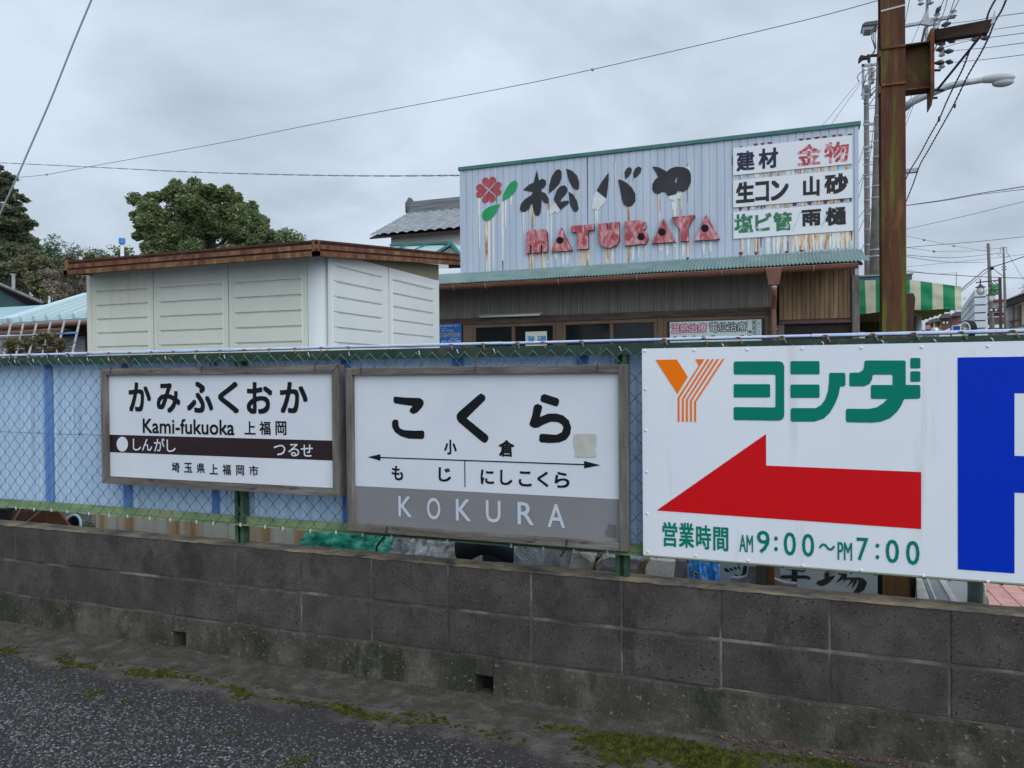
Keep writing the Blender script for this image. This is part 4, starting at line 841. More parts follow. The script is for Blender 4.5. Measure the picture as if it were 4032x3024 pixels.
pc = thing('clinic_poster', 'wide white poster with magenta and navy outlined lettering in the right shop window', 'poster', (-.8, yM, 1.6))
q = [at(*zm(p_), Y=yM) for p_ in ((165, 212), (1760, 165))]
MB().box(q[0].x, q[1].x, yM, yM + .003, 1.55, (q[0].z + q[1].z) / 2).build('sheet', mat('pale_mint_paper', c(.70, .82, .78), rough=.5), pc)
MAG = mat('magenta_print', c(.5, .04, .19), rough=.5); NVP = mat('dark_navy_print', c(.012, .016, .07), rough=.5); MINT = mat('mint_print', c(.78, .86, .83), rough=.5); GTX = mat('grey_print', c(.06, .075, .075), rough=.5)
A_ = [('温', 190, 248, 335, 400), ('熱', 345, 245, 490, 396), ('治', 500, 240, 645, 394), ('療', 655, 236, 805, 388)]
B_ = [('電', 860, 228, 1005, 382), ('位', 1015, 224, 1165, 376), ('治', 1178, 220, 1330, 374), ('療', 1340, 215, 1495, 368)]
def plump(mb, items, T, Y, e):
    for ch, x0, y0, x1, y1 in items:
        for k in range(8): text(mb, [(ch, x0 + e * math.cos(k * .785), y0 + e * math.sin(k * .785), x1 + e * math.cos(k * .785), y1 + e * math.sin(k * .785))], T, Y - .0001 * k, 0)
    return mb
plump(MB(), A_, zm, yM - .001, 15).build('magenta_outline', MAG, pc); plump(MB(), B_, zm, yM - .001, 15).build('navy_outline', NVP, pc)
text(MB(), A_ + B_, zm, yM - .003, .0).build('pale_lettering', MINT, pc)
gt = MB(); text(gt, [('疲', 218, 455, 285, 525), ('労', 385, 450, 450, 522), ('回', 550, 448, 612, 518), ('復', 715, 444, 780, 514), ('頭', 882, 440, 960, 512), ('痛', 1385, 428, 1462, 500), ('家', 1605, 190, 1672, 250), ('庭', 1605, 280, 1672, 340), ('用', 1605, 368, 1672, 430), ('辛', 1702, 222, 1735, 262), ('い', 1702, 285, 1738, 318), ('カ', 1702, 340, 1738, 380), ('ラ', 1702, 395, 1738, 430), ('ダ', 1702, 450, 1738, 488)], zm, yM - .001, .015)
text(gt, [('無', 1533, 352, 1592, 408), ('料', 1533, 430, 1592, 488)], zm, yM - .001, .04)
for i in range(40): flat(gt, ring(190 + 33 * i, 432 - .85 * i, 6, 6, 8), zm, yM - .001)
for k in range(3):
    for a in ((1597, 180 + 90 * k, 1602, 262 + 86 * k), (1682, 178 + 90 * k, 1687, 260 + 86 * k), (1602, 180 + 90 * k, 1682, 185 + 90 * k), (1602, 256 + 87 * k, 1682, 261 + 87 * k)): flat(gt, [(a[0], a[1]), (a[2], a[1]), (a[2], a[3]), (a[0], a[3])], zm, yM - .001)
flat(gt, [(1514, 182), (1521, 182), (1521, 500), (1514, 500)], zm, yM - .001)
gt.build('grey_lettering', GTX, pc)
#@@PART3
# ================================================================ rusty steel post with arm
PY = 5.0
zr = zoom(3200, 0, 832, 1972); zr2 = zoom(3300, 700, 732, 1735); zr4 = zoom(3340, 0, 460, 1696)
post = thing('rusted_steel_post', 'tall rusty yellow steel post with welded plate and dark side arm', 'post', (.63, PY, 0))
pa, pb = at(*zr((632, 200)), Y=PY), at(*zr2((640, 1400)), Y=PY)
xl = (at(*zr((634, 100)), Y=PY).x + at(*zr2((412, 1300)), Y=PY).x) / 2; xr = (at(*zr((860, 100)), Y=PY).x + at(*zr2((643, 1300)), Y=PY).x) / 2
d_ = (at(*zr((634, 100)), Y=PY).x - at(*zr2((412, 1300)), Y=PY).x); zt_, zb_ = at(*zr((634, 100)), Y=PY).z, at(*zr2((412, 1300)), Y=PY).z
lean = d_ / (zt_ - zb_); xat = lambda z: at(*zr2((412, 1300)), Y=PY).x + lean * (z - zb_)
w_ = xr - xl; top = 4.2
pc_ = [(0, .0), (w_, .0), (w_, .008), (w_ / 2 + .004, .010), (w_ / 2 + .004, w_ - .01), (w_, w_ - .008), (w_, w_), (0, w_), (0, w_ - .008), (w_ / 2 - .004, w_ - .01), (w_ / 2 - .004, .010), (0, .008)]
pm = MB(); n = len(pc_); NZ = 1
for z in (0, top): pm.v += [V((xat(z) + a, PY + b_, z)) for a, b_ in pc_]
pm.f = [(i, (i + 1) % n, n + (i + 1) % n, n + i) for i in range(n)] + [tuple(range(n)), tuple(range(n, 2 * n))]
pm.build('column', RUSTPOLE, post)
for q in (455, 798):
    z = at(*zr((640, q)), Y=PY).z
    MB().box(xat(z) - .010, xat(z) + w_ + .002, PY - .010, PY - .001, z - .008, z + .006).build('stiffener', RUST, post)
    MB().box(xat(z) - .012, xat(z) - .001, PY - .01, PY + .06, z - .05, z + .006).build('stiffener', RUST, post)
za, zb_ = at(*zr((870, 420)), Y=PY).z, at(*zr((870, 830)), Y=PY).z
xe = at(*zr((1098, 600)), Y=PY).x; x0_ = xat(3) + w_ + .001
MB().box(x0_, xe, PY + .05, PY + .058, zb_, za).build('web_plate', RUSTPLATE, post)
MB().box(x0_, xe, PY - .0, PY + .108, za - .001, za + .006).build('flange', RUSTPLATE, post)
MB().box(x0_, xe, PY - .0, PY + .108, zb_ - .008, zb_ - .001).build('flange', RUSTPLATE, post)
zt2, zb2 = at(*zr((1120, 268)), Y=PY).z, at(*zr((1100, 985)), Y=PY).z
xe1 = at(*zr((1135, 600)), Y=PY).x
MB().poly([(xe + .001, PY - .006, zt2), (xe1, PY - .006, zt2), (xe1, PY - .006, zb2 + .085), (xe + .006, PY - .006, zb2), (xe + .001, PY - .006, zb2)], (0, .13, 0)).build('end_plate', RUST, post)
AR = mat('dark_rust_arm', [(.3, c(.025, .014, .011)), (.7, c(.06, .03, .02))], scale=8, rough=.9, bump=.3)
a0 = at(*zr((1142, 275)), Y=PY); a1 = at(*zr((1142, 372)), Y=PY)
b0 = at(*zr((1700, 170)), Y=PY - .25); b1 = at(*zr((1643, 298)), Y=PY - .25)
MB().poly([a0, a1, b1, b0], (0, .05, 0)).build('arm', AR, post)
tp = at(*zr((1700, 92)), Y=PY - .25); MB().poly([b0 + V((-.02, 0, -.03)), b0 + V((.002, 0, -.02)), tp], (0, .008, 0)).build('arm_tip', GALV, post)
MB().tube([at(*zr((1165, 835)), Y=PY), at(*zr((1585, 315)), Y=PY - .22)], .007, n=6).build('brace_rod', mat('purple_brown_rod', c(.045, .012, .03), rough=.7), post)
for q, w in ((590, 95), (657, 65), (843, 95), (915, 35)):
    MB().tube([at(*zr((1095, q)), Y=PY + .03), at(*zr((1130 + w, q - 2)), Y=PY + .03)], .007, n=6).build('bolt', AR, post)
zz = at(*zr((740, 75)), Y=PY).z; MB().hexa([(xat(zz) - .002, PY - .003, zz - .014), (xat(zz) + w_ - .004, PY - .003, zz + .0), (xat(zz) + w_ - .004, PY - .001, zz + .0), (xat(zz) - .002, PY - .001, zz - .014), (xat(zz) - .002, PY - .003, zz - .004), (xat(zz) + w_ - .004, PY - .003, zz + .010), (xat(zz) + w_ - .004, PY - .001, zz + .010), (xat(zz) - .002, PY - .001, zz - .004)]).build('metal_band', GALV, post)
stp = [at(*zr2(q), Y=PY + .2) for q in ((640, 1085), (662, 1078), (690, 1076), (708, 1080), (712, 1100), (720, 1120), (716, 1200), (706, 1280), (698, 1450), (640, 1450))]
stp = stp[:-2] + [V((stp[-2].x, PY + .2, 0)), V((stp[-1].x, PY + .2, 0))]
MB().poly(stp, (0, .09, 0)).build('timber_stump', mat('brown_decayed_timber', [(.3, c(.035, .02, .014)), (.6, c(.085, .048, .032)), (.8, c(.15, .10, .075))], scale=6, stretch=(3, 1, .3), rough=.9, bump=.5), label='split brown timber stump standing against the rusty steel post', cat='timber post')

# ================================================================ utility poles, street lamps
def pole(name, label, cat, ptop, pbot, wt_, wb, Y, m_, group=None):
    T_, B_ = at(*ptop, Y=Y), at(*pbot, Y=Y); d = (T_ - B_) / (T_.z - B_.z); G_ = B_ - d * B_.z
    k = (T_ - CAM).dot(FW) / FPX; k2 = (B_ - CAM).dot(FW) / FPX
    t = thing(name, label, cat, G_, group)
    rb = wb * k2 / 2; rt = wt_ * k / 2; rg = rb + (rb - rt) / (T_.z - B_.z) * B_.z
    MB().tube([G_, T_], [rg, rt], n=18).build('shaft', m_, t, smooth=True)
    return t, (lambda z: G_ + d * z), (lambda z: rg + (rt - rg) * z / T_.z), k
pA, fA, rA, kA = pole('utility_pole', 'thick concrete utility pole rising behind the rusty steel post', 'utility pole', (3476, -60), (3447, 1080), 26, 46, 22, CONCP)
pB, fB, rB, kB = pole('utility_pole', 'slim concrete utility pole between the shop corner and the thick pole', 'utility pole', zr((500, 800)), (3416, 1130), 18, 23, 26, CONCP)
def bands(t, f, r, zs, m_=GALV):
    for z in zs: MB().tube([f(z - .02), f(z + .02)], r(z) + .012, n=16).build('band', m_, t)
def zat(py, px, Y): return at(px, py, Y=Y).z
bands(pA, fA, rA, [zat(q, 3450, 22) for q in (460, 560, 620, 735, 780, 985, 1010)])
bands(pB, fB, rB, [zat(q, 3412, 26) for q in (405, 480, 490, 578, 600, 625, 700, 740, 790, 845, 905, 965, 1010)])
DKW = mat('dark_cable', c(.035, .038, .044), rough=.6)
def spool(t, f, r, zs, side, Y):
    for z in zs:
        MB().tube([f(z), f(z) + V((side * .38, 0, .02))], .014, n=5).build('step_bolt', GALV, t)
spool(pB, fB, rB, [zat(q, 3412, 26) for q in (430, 520, 560, 640, 680, 830, 880, 930)], 1, 26)
spool(pA, fA, rA, [zat(q, 3412, 22) for q in (420, 520, 650, 690)], -1, 22)
# clutter of brackets and insulators at the top of the slim pole
for a, b_ in (((455, 615), (610, 598)), ((450, 880), (560, 885)), ((470, 600), (470, 925)), ((528, 590), (532, 915)), ((470, 1163), (590, 1155)), ((470, 1378), (560, 1370))):
    MB().bar(at(*zr(a), Y=25.6), at(*zr(b_), Y=25.6), .07, .07).build('bracket', GALV, pB)
for i in range(2):
    q = at(*zr((558, 640 + 60 * i)), Y=25.6)
    MB().lathe(q, [(.02, -.28), (.07, -.24), (.03, -.18), (.07, -.12), (.03, -.06), (.07, 0), (.03, .06), (.07, .12), (.02, .18)], 10).build('insulator', mat('porcelain', c(.4, .41, .42), rough=.3), pB)
def cable(t, pts, w, Y, name='jumper_cable'):
    k = (at(*zr(pts[0]), Y=Y) - CAM).dot(FW) / FPX
    MB().tube([at(*zr(q), Y=Y) for q in pts], w * k / 2, n=5).build(name, DKW, t)
for pts in ([(430, 760), (415, 720), (430, 690), (470, 660), (520, 650)], [(470, 820), (500, 700), (540, 640)], [(500, 870), (560, 760), (610, 720)], [(520, 860), (570, 820), (620, 790)], [(470, 780), (520, 740), (600, 640)], [(530, 900), (580, 840), (632, 800)], [(560, 880), (600, 830), (630, 770)], [(525, 990), (560, 930), (600, 880)]):
    cable(pB, pts, 3.2, 25.5)
for pts in ([(590, 230), (555, 300), (550, 360), (575, 430), (580, 480), (560, 515)], [(600, 240), (565, 310), (565, 370), (585, 440), (570, 500)], [(610, 240), (580, 330), (590, 450), (545, 515)]):
    cable(pA, pts, 3.2, 21.8)
fl = thing('flood_lamp', 'grey box flood lamp on a short arm high on the thick utility pole', 'lamp', at(*zr((540, 230)), Y=21.8))
Pq = lambda l, Y: [at(*zr(q), Y=Y) for q in l]
MB().poly(Pq([(462, 228), (490, 205), (608, 188), (606, 225), (462, 238)], 21.7), (0, .5, 0)).build('hood', mat('dark_hood', c(.08, .085, .085), rough=.6), fl)
MB().poly(Pq([(464, 240), (604, 226), (550, 272), (486, 276)], 21.75), (0, .4, 0)).build('lens', mat('lamp_lens', c(.3, .31, .33), rough=.3), fl)
MB().tube(Pq([(600, 215), (640, 200)], 21.9), .05, n=6).build('arm', GALV, fl)
jb = MB(); jb.poly(Pq([(430, 540), (450, 512), (500, 520), (515, 505), (540, 508), (540, 568), (518, 572), (512, 542), (470, 548), (440, 575), (425, 580)], 21.7), (0, .12, 0)); jb.tube(Pq([(540, 520), (635, 515)], 21.8), .04, n=6)
jb.build('cable_closure', BLK, pA)
MB().bar(at(*zr((850, 1603)), Y=21.8), at(*zr((982, 1588)), Y=21.8), .16, .10).build('side_bracket', GALV, pA)
# cross arm of the far pole behind
pF = pA
kF = (at(*zr((1070, 0)), Y=23.9) - CAM).dot(FW) / FPX
MB().tube(Pq([(1070, -40), (1060, 420), (1050, 700)], 23.9), [13 * kF * .42, 14 * kF * .42, 15 * kF * .42], n=12).build('extension_shaft', GALV, pA, smooth=True)
MB().bar(at(*zr((1050, 690)), Y=23.9), fA(at(*zr((1050, 690)), Y=23.9).z), .12, .12).build('extension_bracket', GALV, pA)
MB().poly(Pq([(862, 222), (990, 203), (1030, 180), (1060, 110), (1080, 110), (1085, 170), (1330, 135), (1335, 158), (1210, 180), (1150, 222), (1090, 235), (1010, 222), (862, 246)], 23.8), (0, .1, 0)).build('cross_arm', GALV, pF)
MB().poly(Pq([(1040, 250), (1060, 262), (1035, 378), (1010, 380)], 23.7), (0, .06, 0)).build('brace', mat('dark_steel', c(.05, .05, .055), rough=.6), pF)
for a in ((1160, 148), (1315, 118), (1148, 240), (1210, 385), (1205, 485), (1205, 595), (1010, 5), (1100, -3)):
    MB().lathe(at(*zr(a), Y=23.8), [(.02, -.14), (.09, -.1), (.05, -.02), (.09, .04), (.03, .12)], 8).build('insulator', mat('porcelain_white', c(.42, .43, .45), rough=.3), pF)
for a, b_ in (((1140, 405), (1240, 390)), ((1150, 470), (1225, 447)), ((1225, 483), (1315, 475)), ((1240, 575), (1310, 582)), ((1250, 372), (1330, 390)), ((1570, 362), (1650, 345)), ((1480, 372), (1540, 358)), ((1200, 240), (1290, 215)), ((1150, 120), (1195, 60)), ((1140, 590), (1225, 580))):
    MB().tube(Pq([a, ((a[0] + b_[0]) / 2, (a[1] + b_[1]) / 2), b_], 23.7), [.03, .075, .03], n=6).build('dead_end_clamp', DKW, pF)
sl_ = thing('street_lamp', 'grey cobra head street lamp on a curved arm to the right of the rusty post', 'lamp', at(*zr((880, 990)), Y=21.5))
MB().tube(Pq([(850, 1010), (930, 950), (1060, 890), (1250, 810), (1400, 775), (1580, 748)], 21.5), [.10, .095, .09, .085, .075, .07], n=10).build('arm', GALV, sl_, smooth=True)
MB().tube(Pq([(1560, 750), (1600, 744), (1660, 736), (1730, 730), (1800, 726), (1855, 722), (1892, 720)], 21.5), [.05, .085, .105, .115, .11, .085, .02], n=14).build('head', mat('lamp_head_grey', c(.40, .41, .42), rough=.5), sl_, smooth=True)
MB().blob(at(*zr((1775, 772)), Y=21.5), (.24, .10, .105), 0, 1, 12).build('lens', mat('frosted_lens', c(.33, .34, .35), rough=.25), sl_, smooth=True)

# ---- overhead wires
def wire(label, pts, px, Y0, Y1=None, col_=DKW, group=None, balls=(), twist=0, name='overhead_wire', Y=None):
    n = len(pts); Y1 = Y0 if Y1 is None else Y1; W = []; px *= .85
    for i, q in enumerate(pts): W.append(at(q[0], q[1], Y=Y0 + (Y1 - Y0) * i / (n - 1)))
    k = sum((p_ - CAM).dot(FW) for p_ in W) / n / FPX
    P_ = []
    for i in range(n - 1):        # Catmull-Rom through the measured points
        p0, p1, p2, p3 = W[max(i - 1, 0)], W[i], W[i + 1], W[min(i + 2, n - 1)]
        m_ = 24 if twist else 8
        for j in range(m_):
            t = j / m_; P_.append(.5 * ((2 * p1) + (p2 - p0) * t + (2 * p0 - 5 * p1 + 4 * p2 - p3) * t * t + (3 * p1 - p0 - 3 * p2 + p3) * t ** 3))
    P_.append(W[-1])
    if not balls:
        mb = MB()
        if twist:
            off = [V((math.sin(i * .8), 0, math.cos(i * .8))) * twist * k for i in range(len(P_))]
            mb.tube([a + o_ for a, o_ in zip(P_, off)], px * k / 2, n=5); mb.tube([a - o_ for a, o_ in zip(P_, off)], px * k / 2, n=5)
        else: mb.tube(P_, px * k / 2, n=5)
        return mb.build(name, col_, label=label, cat='wire', group=group)
    t = thing(name, label, 'wire', W[0], group)
    MB().tube(P_, px * k / 2, n=5).build('line', col_, t)
    for q in balls:
        i = min(range(len(P_)), key=lambda i_: (at(*q, Y=P_[i_].y) - P_[i_]).length); MB().blob(P_[i], 5.5 * k, 0, 1, 8).build('spacer_ball', GALV, t, smooth=True)
    return t
D = 4032 / 2212
dd = lambda l: [(a * D, b_ * D) for a, b_ in l]
SLATE = mat('slate_wire', c(.17, .19, .205), rough=.6)
wire('long thin wire with spacer balls crossing the whole sky from lower left to upper right', dd([(30, 384), (101, 377), (210, 357), (480, 308), (690, 266), (1080, 192), (1280, 150), (1700, 53), (1890, 3), (1960, -18)]), 3.2, 16, 14, SLATE, balls=dd([(101, 377), (1280, 150)]))
wire('twisted service wire running from the left edge to the top left shop corner', dd([(-15, 351), (200, 361), (400, 371), (600, 377), (800, 380), (994, 379)]), 2.4, 14, 9.05, SLATE, twist=1.4)
wire('pale grey sleeved stay wire slanting down at the far left', dd([(204, -15), (160, 90), (110, 215), (60, 330), (36, 385), (-4, 470)]), 8.5, 7, 7, mat('grey_sleeve', c(.28, .33, .34), rough=.5), name='stay_wire')
zv = zoom(3560, 880, 472)
zs8 = lambda l: [zr2(q) for q in l]; zsv = lambda l: [zv(q) for q in l]; zsr = lambda l: [zr(q) for q in l]
wire('bundled black cable rising right of the rusty post at mid height', zs8([(560, 268), (640, 258), (1000, 205), (1300, 150), (1735, 82)]), 3.4, 20, 14)
wire('second cable just below the bundled black cable on the right', zs8([(600, 265), (1000, 212), (1300, 160), (1735, 108)]), 2.4, 20, 14)
wire('thin straight wire rising to the right edge between bundled cable and ball wire', zs8([(560, 500), (640, 478), (1150, 365), (1735, 222)]), 2.2, 22, 16, SLATE)
wire('almost level wire crossing the descending ball wire on the right', zs8([(600, 655), (900, 628), (1300, 595), (1735, 550)]), 2.4, 24, 24)
wire('descending wire with two spacer balls toward the far concrete pole', zsv([(-20, 220), (60, 235), (372, 300), (920, 410), (1520, 510)]), 2.0, 24, 40, SLATE, balls=[zv((372, 300)), zv((920, 410))])
wire('sagging wire with one ball ending at the far concrete pole', zsv([(-20, 430), (60, 445), (553, 511), (800, 515), (1200, 507), (1520, 488)]), 2.0, 24, 40, SLATE, balls=[zv((553, 511))])
wire('upper of two deep sagging wires reaching the far concrete pole', zsv([(-20, 575), (60, 585), (640, 628), (950, 628), (1300, 600), (1740, 550)]), 2.2, 24, 40)
wire('lower of two deep sagging wires reaching the far concrete pole', zsv([(-20, 605), (60, 615), (560, 690), (940, 718), (1250, 718), (1500, 712)]), 2.2, 24, 40)
wire('faint wire rising right behind the far concrete pole', zsv([(-20, 808), (60, 800), (900, 715), (1500, 655), (2212, 570)]), 1.8, 45, 45, SLATE)
wire('thick black cable passing just above the striped awning to the right edge', zsv([(-20, 880), (60, 888), (500, 925), (960, 955), (1500, 988), (2230, 1010)]), 3.2, 30, 30)
wire('thin wire from the awning to the small far pole', zsv([(60, 850), (300, 900), (600, 930), (940, 908)]), 1.8, 40, 55, SLATE)
wire('thick cable bundle climbing steeply from the white sign wall past both far poles', zsv([(1020, 1250), (1160, 1125), (1340, 980), (1520, 840), (1850, 735), (2230, 605)]), 4.2, 30, 30)
wire('thinner cable climbing beside the thick bundle to the far concrete pole', zsv([(1050, 1260), (1250, 1100), (1400, 985), (1540, 880)]), 3, 30, 40)
wire('cable sloping between the two far poles', zsv([(1640, 830), (1740, 910), (1860, 995)]), 3, 40, 38)
wire('thin wire falling steeply right of the far poles', zsv([(1900, 540), (2000, 700), (2100, 870), (2230, 1060)]), 1.8, 40, 40, SLATE)
for i, l in enumerate(([(1280, 218), (1480, 196), (1740, 152), (1985, 118)], [(1690, 275), (1985, 232)], [(1320, 382), (1480, 365), (1700, 343), (1985, 306)], [(1220, 445), (1350, 405), (1500, 372), (1580, 358)], [(1310, 474), (1600, 447), (1985, 398)], [(1310, 582), (1600, 556), (1985, 509)])):
    wire(['topmost line leaving the cross arm to the right, just above the dark arm', 'short line emerging right of the dark arm tip', 'line with clamps leaving right below the dark arm', 'short jumper line joining two clamps below the dark arm', 'line leaving right above the lowest cross arm line', 'lowest line leaving right from the cross arm pole'][i], zsr(l), 2.8, 23.6, 16, group='lines leaving the cross arm to the right')
for i, l in enumerate(([(862, 215), (905, -10)], [(915, 422), (990, 250), (1060, 95), (1110, -20)], [(870, 1168), (1000, 830), (1140, 470), (1240, 230), (1330, -20)], [(872, 1100), (960, 880), (1150, 430), (1260, 200), (1375, -20)], [(870, 1035), (1020, 640), (1200, 180), (1260, -15)], [(866, 880), (890, 840), (1105, 300), (1225, -10)])):
    wire('thin dark line climbing steeply past the cross arm beside the rusty post', zsr(l), 2.6, 23.4, 12, group='steep lines beside the rusty post')
for i, l in enumerate(([(80, 1185), (200, 1040), (330, 880), (440, 755)], [(165, 1175), (300, 980), (420, 815), (530, 650)])):
    wire(['left of two stay wires above the shop roof corner', 'right of two stay wires above the shop roof corner'][i], zsr(l), 2.4, 24, 25.5, SLATE, name='stay_wire')
wire('left twisted service cable hanging in front of the street lamp arm', zsr([(1720, -30), (1640, 120), (1590, 300), (1480, 440), (1400, 640), (1310, 820), (1240, 970), (1180, 1110), (1080, 1290), (1000, 1440), (920, 1570), (878, 1650), (835, 1760)]), 4.6, 10, 20, twist=1.3)
wire('right twisted service cable crossing the street lamp arm near its head', zsr([(1815, -30), (1760, 100), (1700, 200), (1640, 350), (1560, 510), (1440, 720), (1330, 950), (1260, 1080), (1170, 1240), (1080, 1400), (1005, 1530), (960, 1650), (920, 1760), (840, 1950)]), 4.6, 10, 20, twist=1.3)
for a in ((1180, 1110), (1325, 985)): MB().blob(at(*zr(a), Y=14), (.02, .02, .045), .3, 3, 8).build('cable_clamp', DKW, label=('left' if a[0] < 1200 else 'right') + ' black anchor clamp on the twisted service cables', cat='cable clamp')
za4 = zoom(2600, 400, 900, 2133)
for i, l in enumerate(([(1845, 590), (1895, 440)], [(1848, 780), (1950, 540), (2000, 120)], [(1850, 905), (1900, 700)], [(1850, 1085), (1905, 1010)], [(1850, 1215), (1900, 1100), (1960, 1000)], [(1862, 1420), (1930, 1250), (1965, 1000)], [(1858, 1540), (1950, 1480)])):
    wire('short cable run from the shop roof corner to the slim pole', [za4(q) for q in l], 2.6, 24, 25.5, group='cables beside the slim pole')

# ================================================================ striped awning and lean-to right of the shop
AY = 10.0
AG = mat('awning_green', [(.3, c(.0, .22, .085)), (.7, c(.003, .27, .11))], scale=3, rough=.5, trans=.3)
AC = mat('awning_cream', [(.3, c(.55, .55, .38)), (.7, c(.62, .61, .44))], scale=3, rough=.5, trans=.3)
def piece(x): # left edge and curves measured along the valance
    ty = 958 - 8 * (x - 190) / 470 if x < 660 else 950 + 65 * (x - 660) / 485
    by = 1275 - 25 * (x - 190) / 220 if x < 410 else (1250 - 20 * (x - 410) / 300 if x < 710 else 1230 + 6 * math.sin((x - 710) / 60))
    return ty, by
aw = thing('striped_awning', 'green and cream striped canvas awning beside the shop, sagging at its lower edge', 'awning', (1.4, AY, 2.1))
def stripes(o, P_):
    o.data.materials.append(AC)
    for p_ in o.data.polygons: p_.material_index = 0 if P_(sum((o.data.vertices[i].co for i in p_.vertices), V((0, 0, 0))) / len(p_.vertices)) else 1
ax0, ax1 = 190, 1148; NU = 96
def vfn(u, v):
    x = ax0 + (ax1 - ax0) * u; t, b_ = piece(x); yy = t + (b_ - t) * v
    xx = x + (12 * v if x < 300 else 4 * v)
    w = .016 * math.sin(v * 14 + .6 * math.sin(u * 9)) * max(0, v - .45) + .02 * noise.noise(V((u * 6, v * 3, 0)))
    return at(*zr2((xx, yy)), Y=AY + w - .05 * v)
vm_ = MB().grid(vfn, NU, 16); vo_ = vm_.build('valance', AG, aw, smooth=True)
vo_.data.materials.append(AC)
for i, p_ in enumerate(vo_.data.polygons):
    x = ax0 + (ax1 - ax0) * ((i % NU) + .5) / NU; p_.material_index = 0 if ((x - 140) % 210) < 105 else 1
nl = at(*zr2((200, 1262)), Y=AY + .05); nr = at(*zr2((1140, 1232)), Y=AY + .05); fr = at(*zr2((705, 1372)), X=nr.x)
ntop = at(*zr2((660, 950)), Y=AY).z
NV_ = 40
def cfn(u, v): return V((nl.x + (nr.x - nl.x) * u, AY + .06 + (fr.y - AY) * v, (nr.z + .03) + (fr.z - nr.z - .0) * v + .02 * math.sin(v * 60) * (u > .97)))
co_ = MB().grid(cfn, 8, NV_).build('canopy', mat('canopy_dimmed_green', c(.05, .075, .012), rough=.9, trans=.12), aw); co_.data.materials.append(mat('canopy_dimmed_olive', c(.125, .115, .022), rough=.9, trans=.12))  # darkened stripe colours stand in for dim light through dirty canvas
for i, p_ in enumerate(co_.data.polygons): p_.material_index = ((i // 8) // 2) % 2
lt_ = thing('lean_to', 'open lean-to with a dark teal beam and striped rear curtain next to the shop', 'shed', (1.1, 12, 0))
bl, br_ = at(*zr2((135, 932)), Y=AY + .12), at(*zr2((688, 918)), Y=AY + .12)
MB().box(bl.x, br_.x, AY + .1, AY + .2, bl.z - .055, bl.z + .0).build('beam', mat('blue_teal_beam', [(.3, c(.03, .10, .13)), (.7, c(.06, .15, .18))], scale=4, rough=.5), lt_)
MB().box(bl.x, br_.x + .01, AY + .08, fr.y, bl.z + .002, bl.z + .02).build('flat_roof', mat('tin_roof', [(.3, c(.22, .24, .26)), (.7, c(.36, .36, .36))], scale=3, rough=.5), lt_)
cu = MB().grid(lambda u, v: V((.75 + 1.0 * u, fr.y - .6 + .03 * math.sin(u * 40), .6 + 1.75 * v)), 60, 1).build('rear_curtain', mat('curtain_olive', c(.10, .095, .03), rough=.8, trans=.3), lt_)
cu.data.materials.append(mat('curtain_green', c(.035, .055, .025), rough=.8, trans=.3))
for i, p_ in enumerate(cu.data.polygons): p_.material_index = (i // 5) % 2
MB().box(.80, .84, AY + .3, AY + .34, 0, 2.4).build('post', WOODV, lt_)
gp = at(*zr2((740, 1400)), Y=AY + 1)
MB().tube([(gp.x, AY + 1, 0), (gp.x, AY + 1, 2.25)], .05, n=12).build('pipe_post', mat('pale_pipe', [(.3, c(.3, .31, .3)), (.7, c(.45, .46, .45))], scale=5, rough=.5), lt_, smooth=True)
zy = zoom(3360, 1180, 440)
ss = thing('small_sign', 'small white sign with a red letter S at the foot of the shop corner post', 'sign', at(*zy((150, 690)), Y=9.6))
flat(MB(), [(70, 640), (232, 645), (232, 760), (70, 760)], zy, 9.6, (0, .02, 0)).build('plate', WHITE, ss)
text(MB(), [('S', 78, 640, 122, 688)], zy, 9.598, .06).build('red_letter', RD, ss)
flat(MB(), [(148, 652), (228, 652), (228, 664), (148, 664)], zy, 9.598).build('black_bar', BLACK, ss)
flat(MB(), [(288, 645), (330, 660), (400, 655), (470, 630), (560, 655), (562, 760), (288, 760)], zy, 9.7, (0, .5, 0)).build('dark_crate', mat('plum_plastic', c(.02, .014, .022), rough=.6), label='dark plum crate under the striped awning beside the small white sign', cat='crate')

# ================================================================ far right
zc6 = zoom(3560, 1080, 472)
A6 = lambda q, Y: at(*zc6(q), Y=Y)
PYL = mat('white_siding', [(.3, c(.52, .57, .62)), (.7, c(.60, .65, .69))], scale=1, rough=.6, speck=(c(.5, .5, .48), 3, .68, (1, 1, .2)))
YC, YFAR = 24, 31
pw_ = thing('white_sign_wall', 'tall white sided sign wall with green brush writing and a wheel at its foot', 'wall', A6((1300, 1065), YC) - V((0, 0, A6((1300, 1065), YC).z)))
lvl = [285, 435, 580, 725, 870, 1010, 1400]
for i in range(len(lvl) - 1):
    zt_, zb_ = A6((1300, lvl[i]), YC).z, A6((1300, lvl[i + 1]), YC).z
    if i == 5: zb_ = 0
    xa, xb = A6((1300, 500), YC).x, A6((1530, 500), YC).x; xfar = A6((1052, 700), YFAR).x; g = .035
    MB().hexa([(xa, YC, zb_ + g), (xb, YC, zb_ + g), (xfar + xb - xa, YFAR, zb_ + g), (xfar, YFAR, zb_ + g), (xa, YC, zt_), (xb, YC, zt_), (xfar + xb - xa, YFAR, zt_), (xfar, YFAR, zt_)]).build('siding_course', PYL, pw_)
e_ = .04; ztp = A6((1300, 285), YC).z - .1
MB().hexa([(xa + e_, YC + e_, 0), (xb - e_, YC + e_, 0), (xfar + xb - xa - e_, YFAR - e_, 0), (xfar + e_, YFAR - e_, 0), (xa + e_, YC + e_, ztp), (xb - e_, YC + e_, ztp), (xfar + xb - xa - e_, YFAR - e_, ztp), (xfar + e_, YFAR - e_, ztp)]).build('joint_backing', mat('dark_joint', c(.06, .065, .07)), pw_)
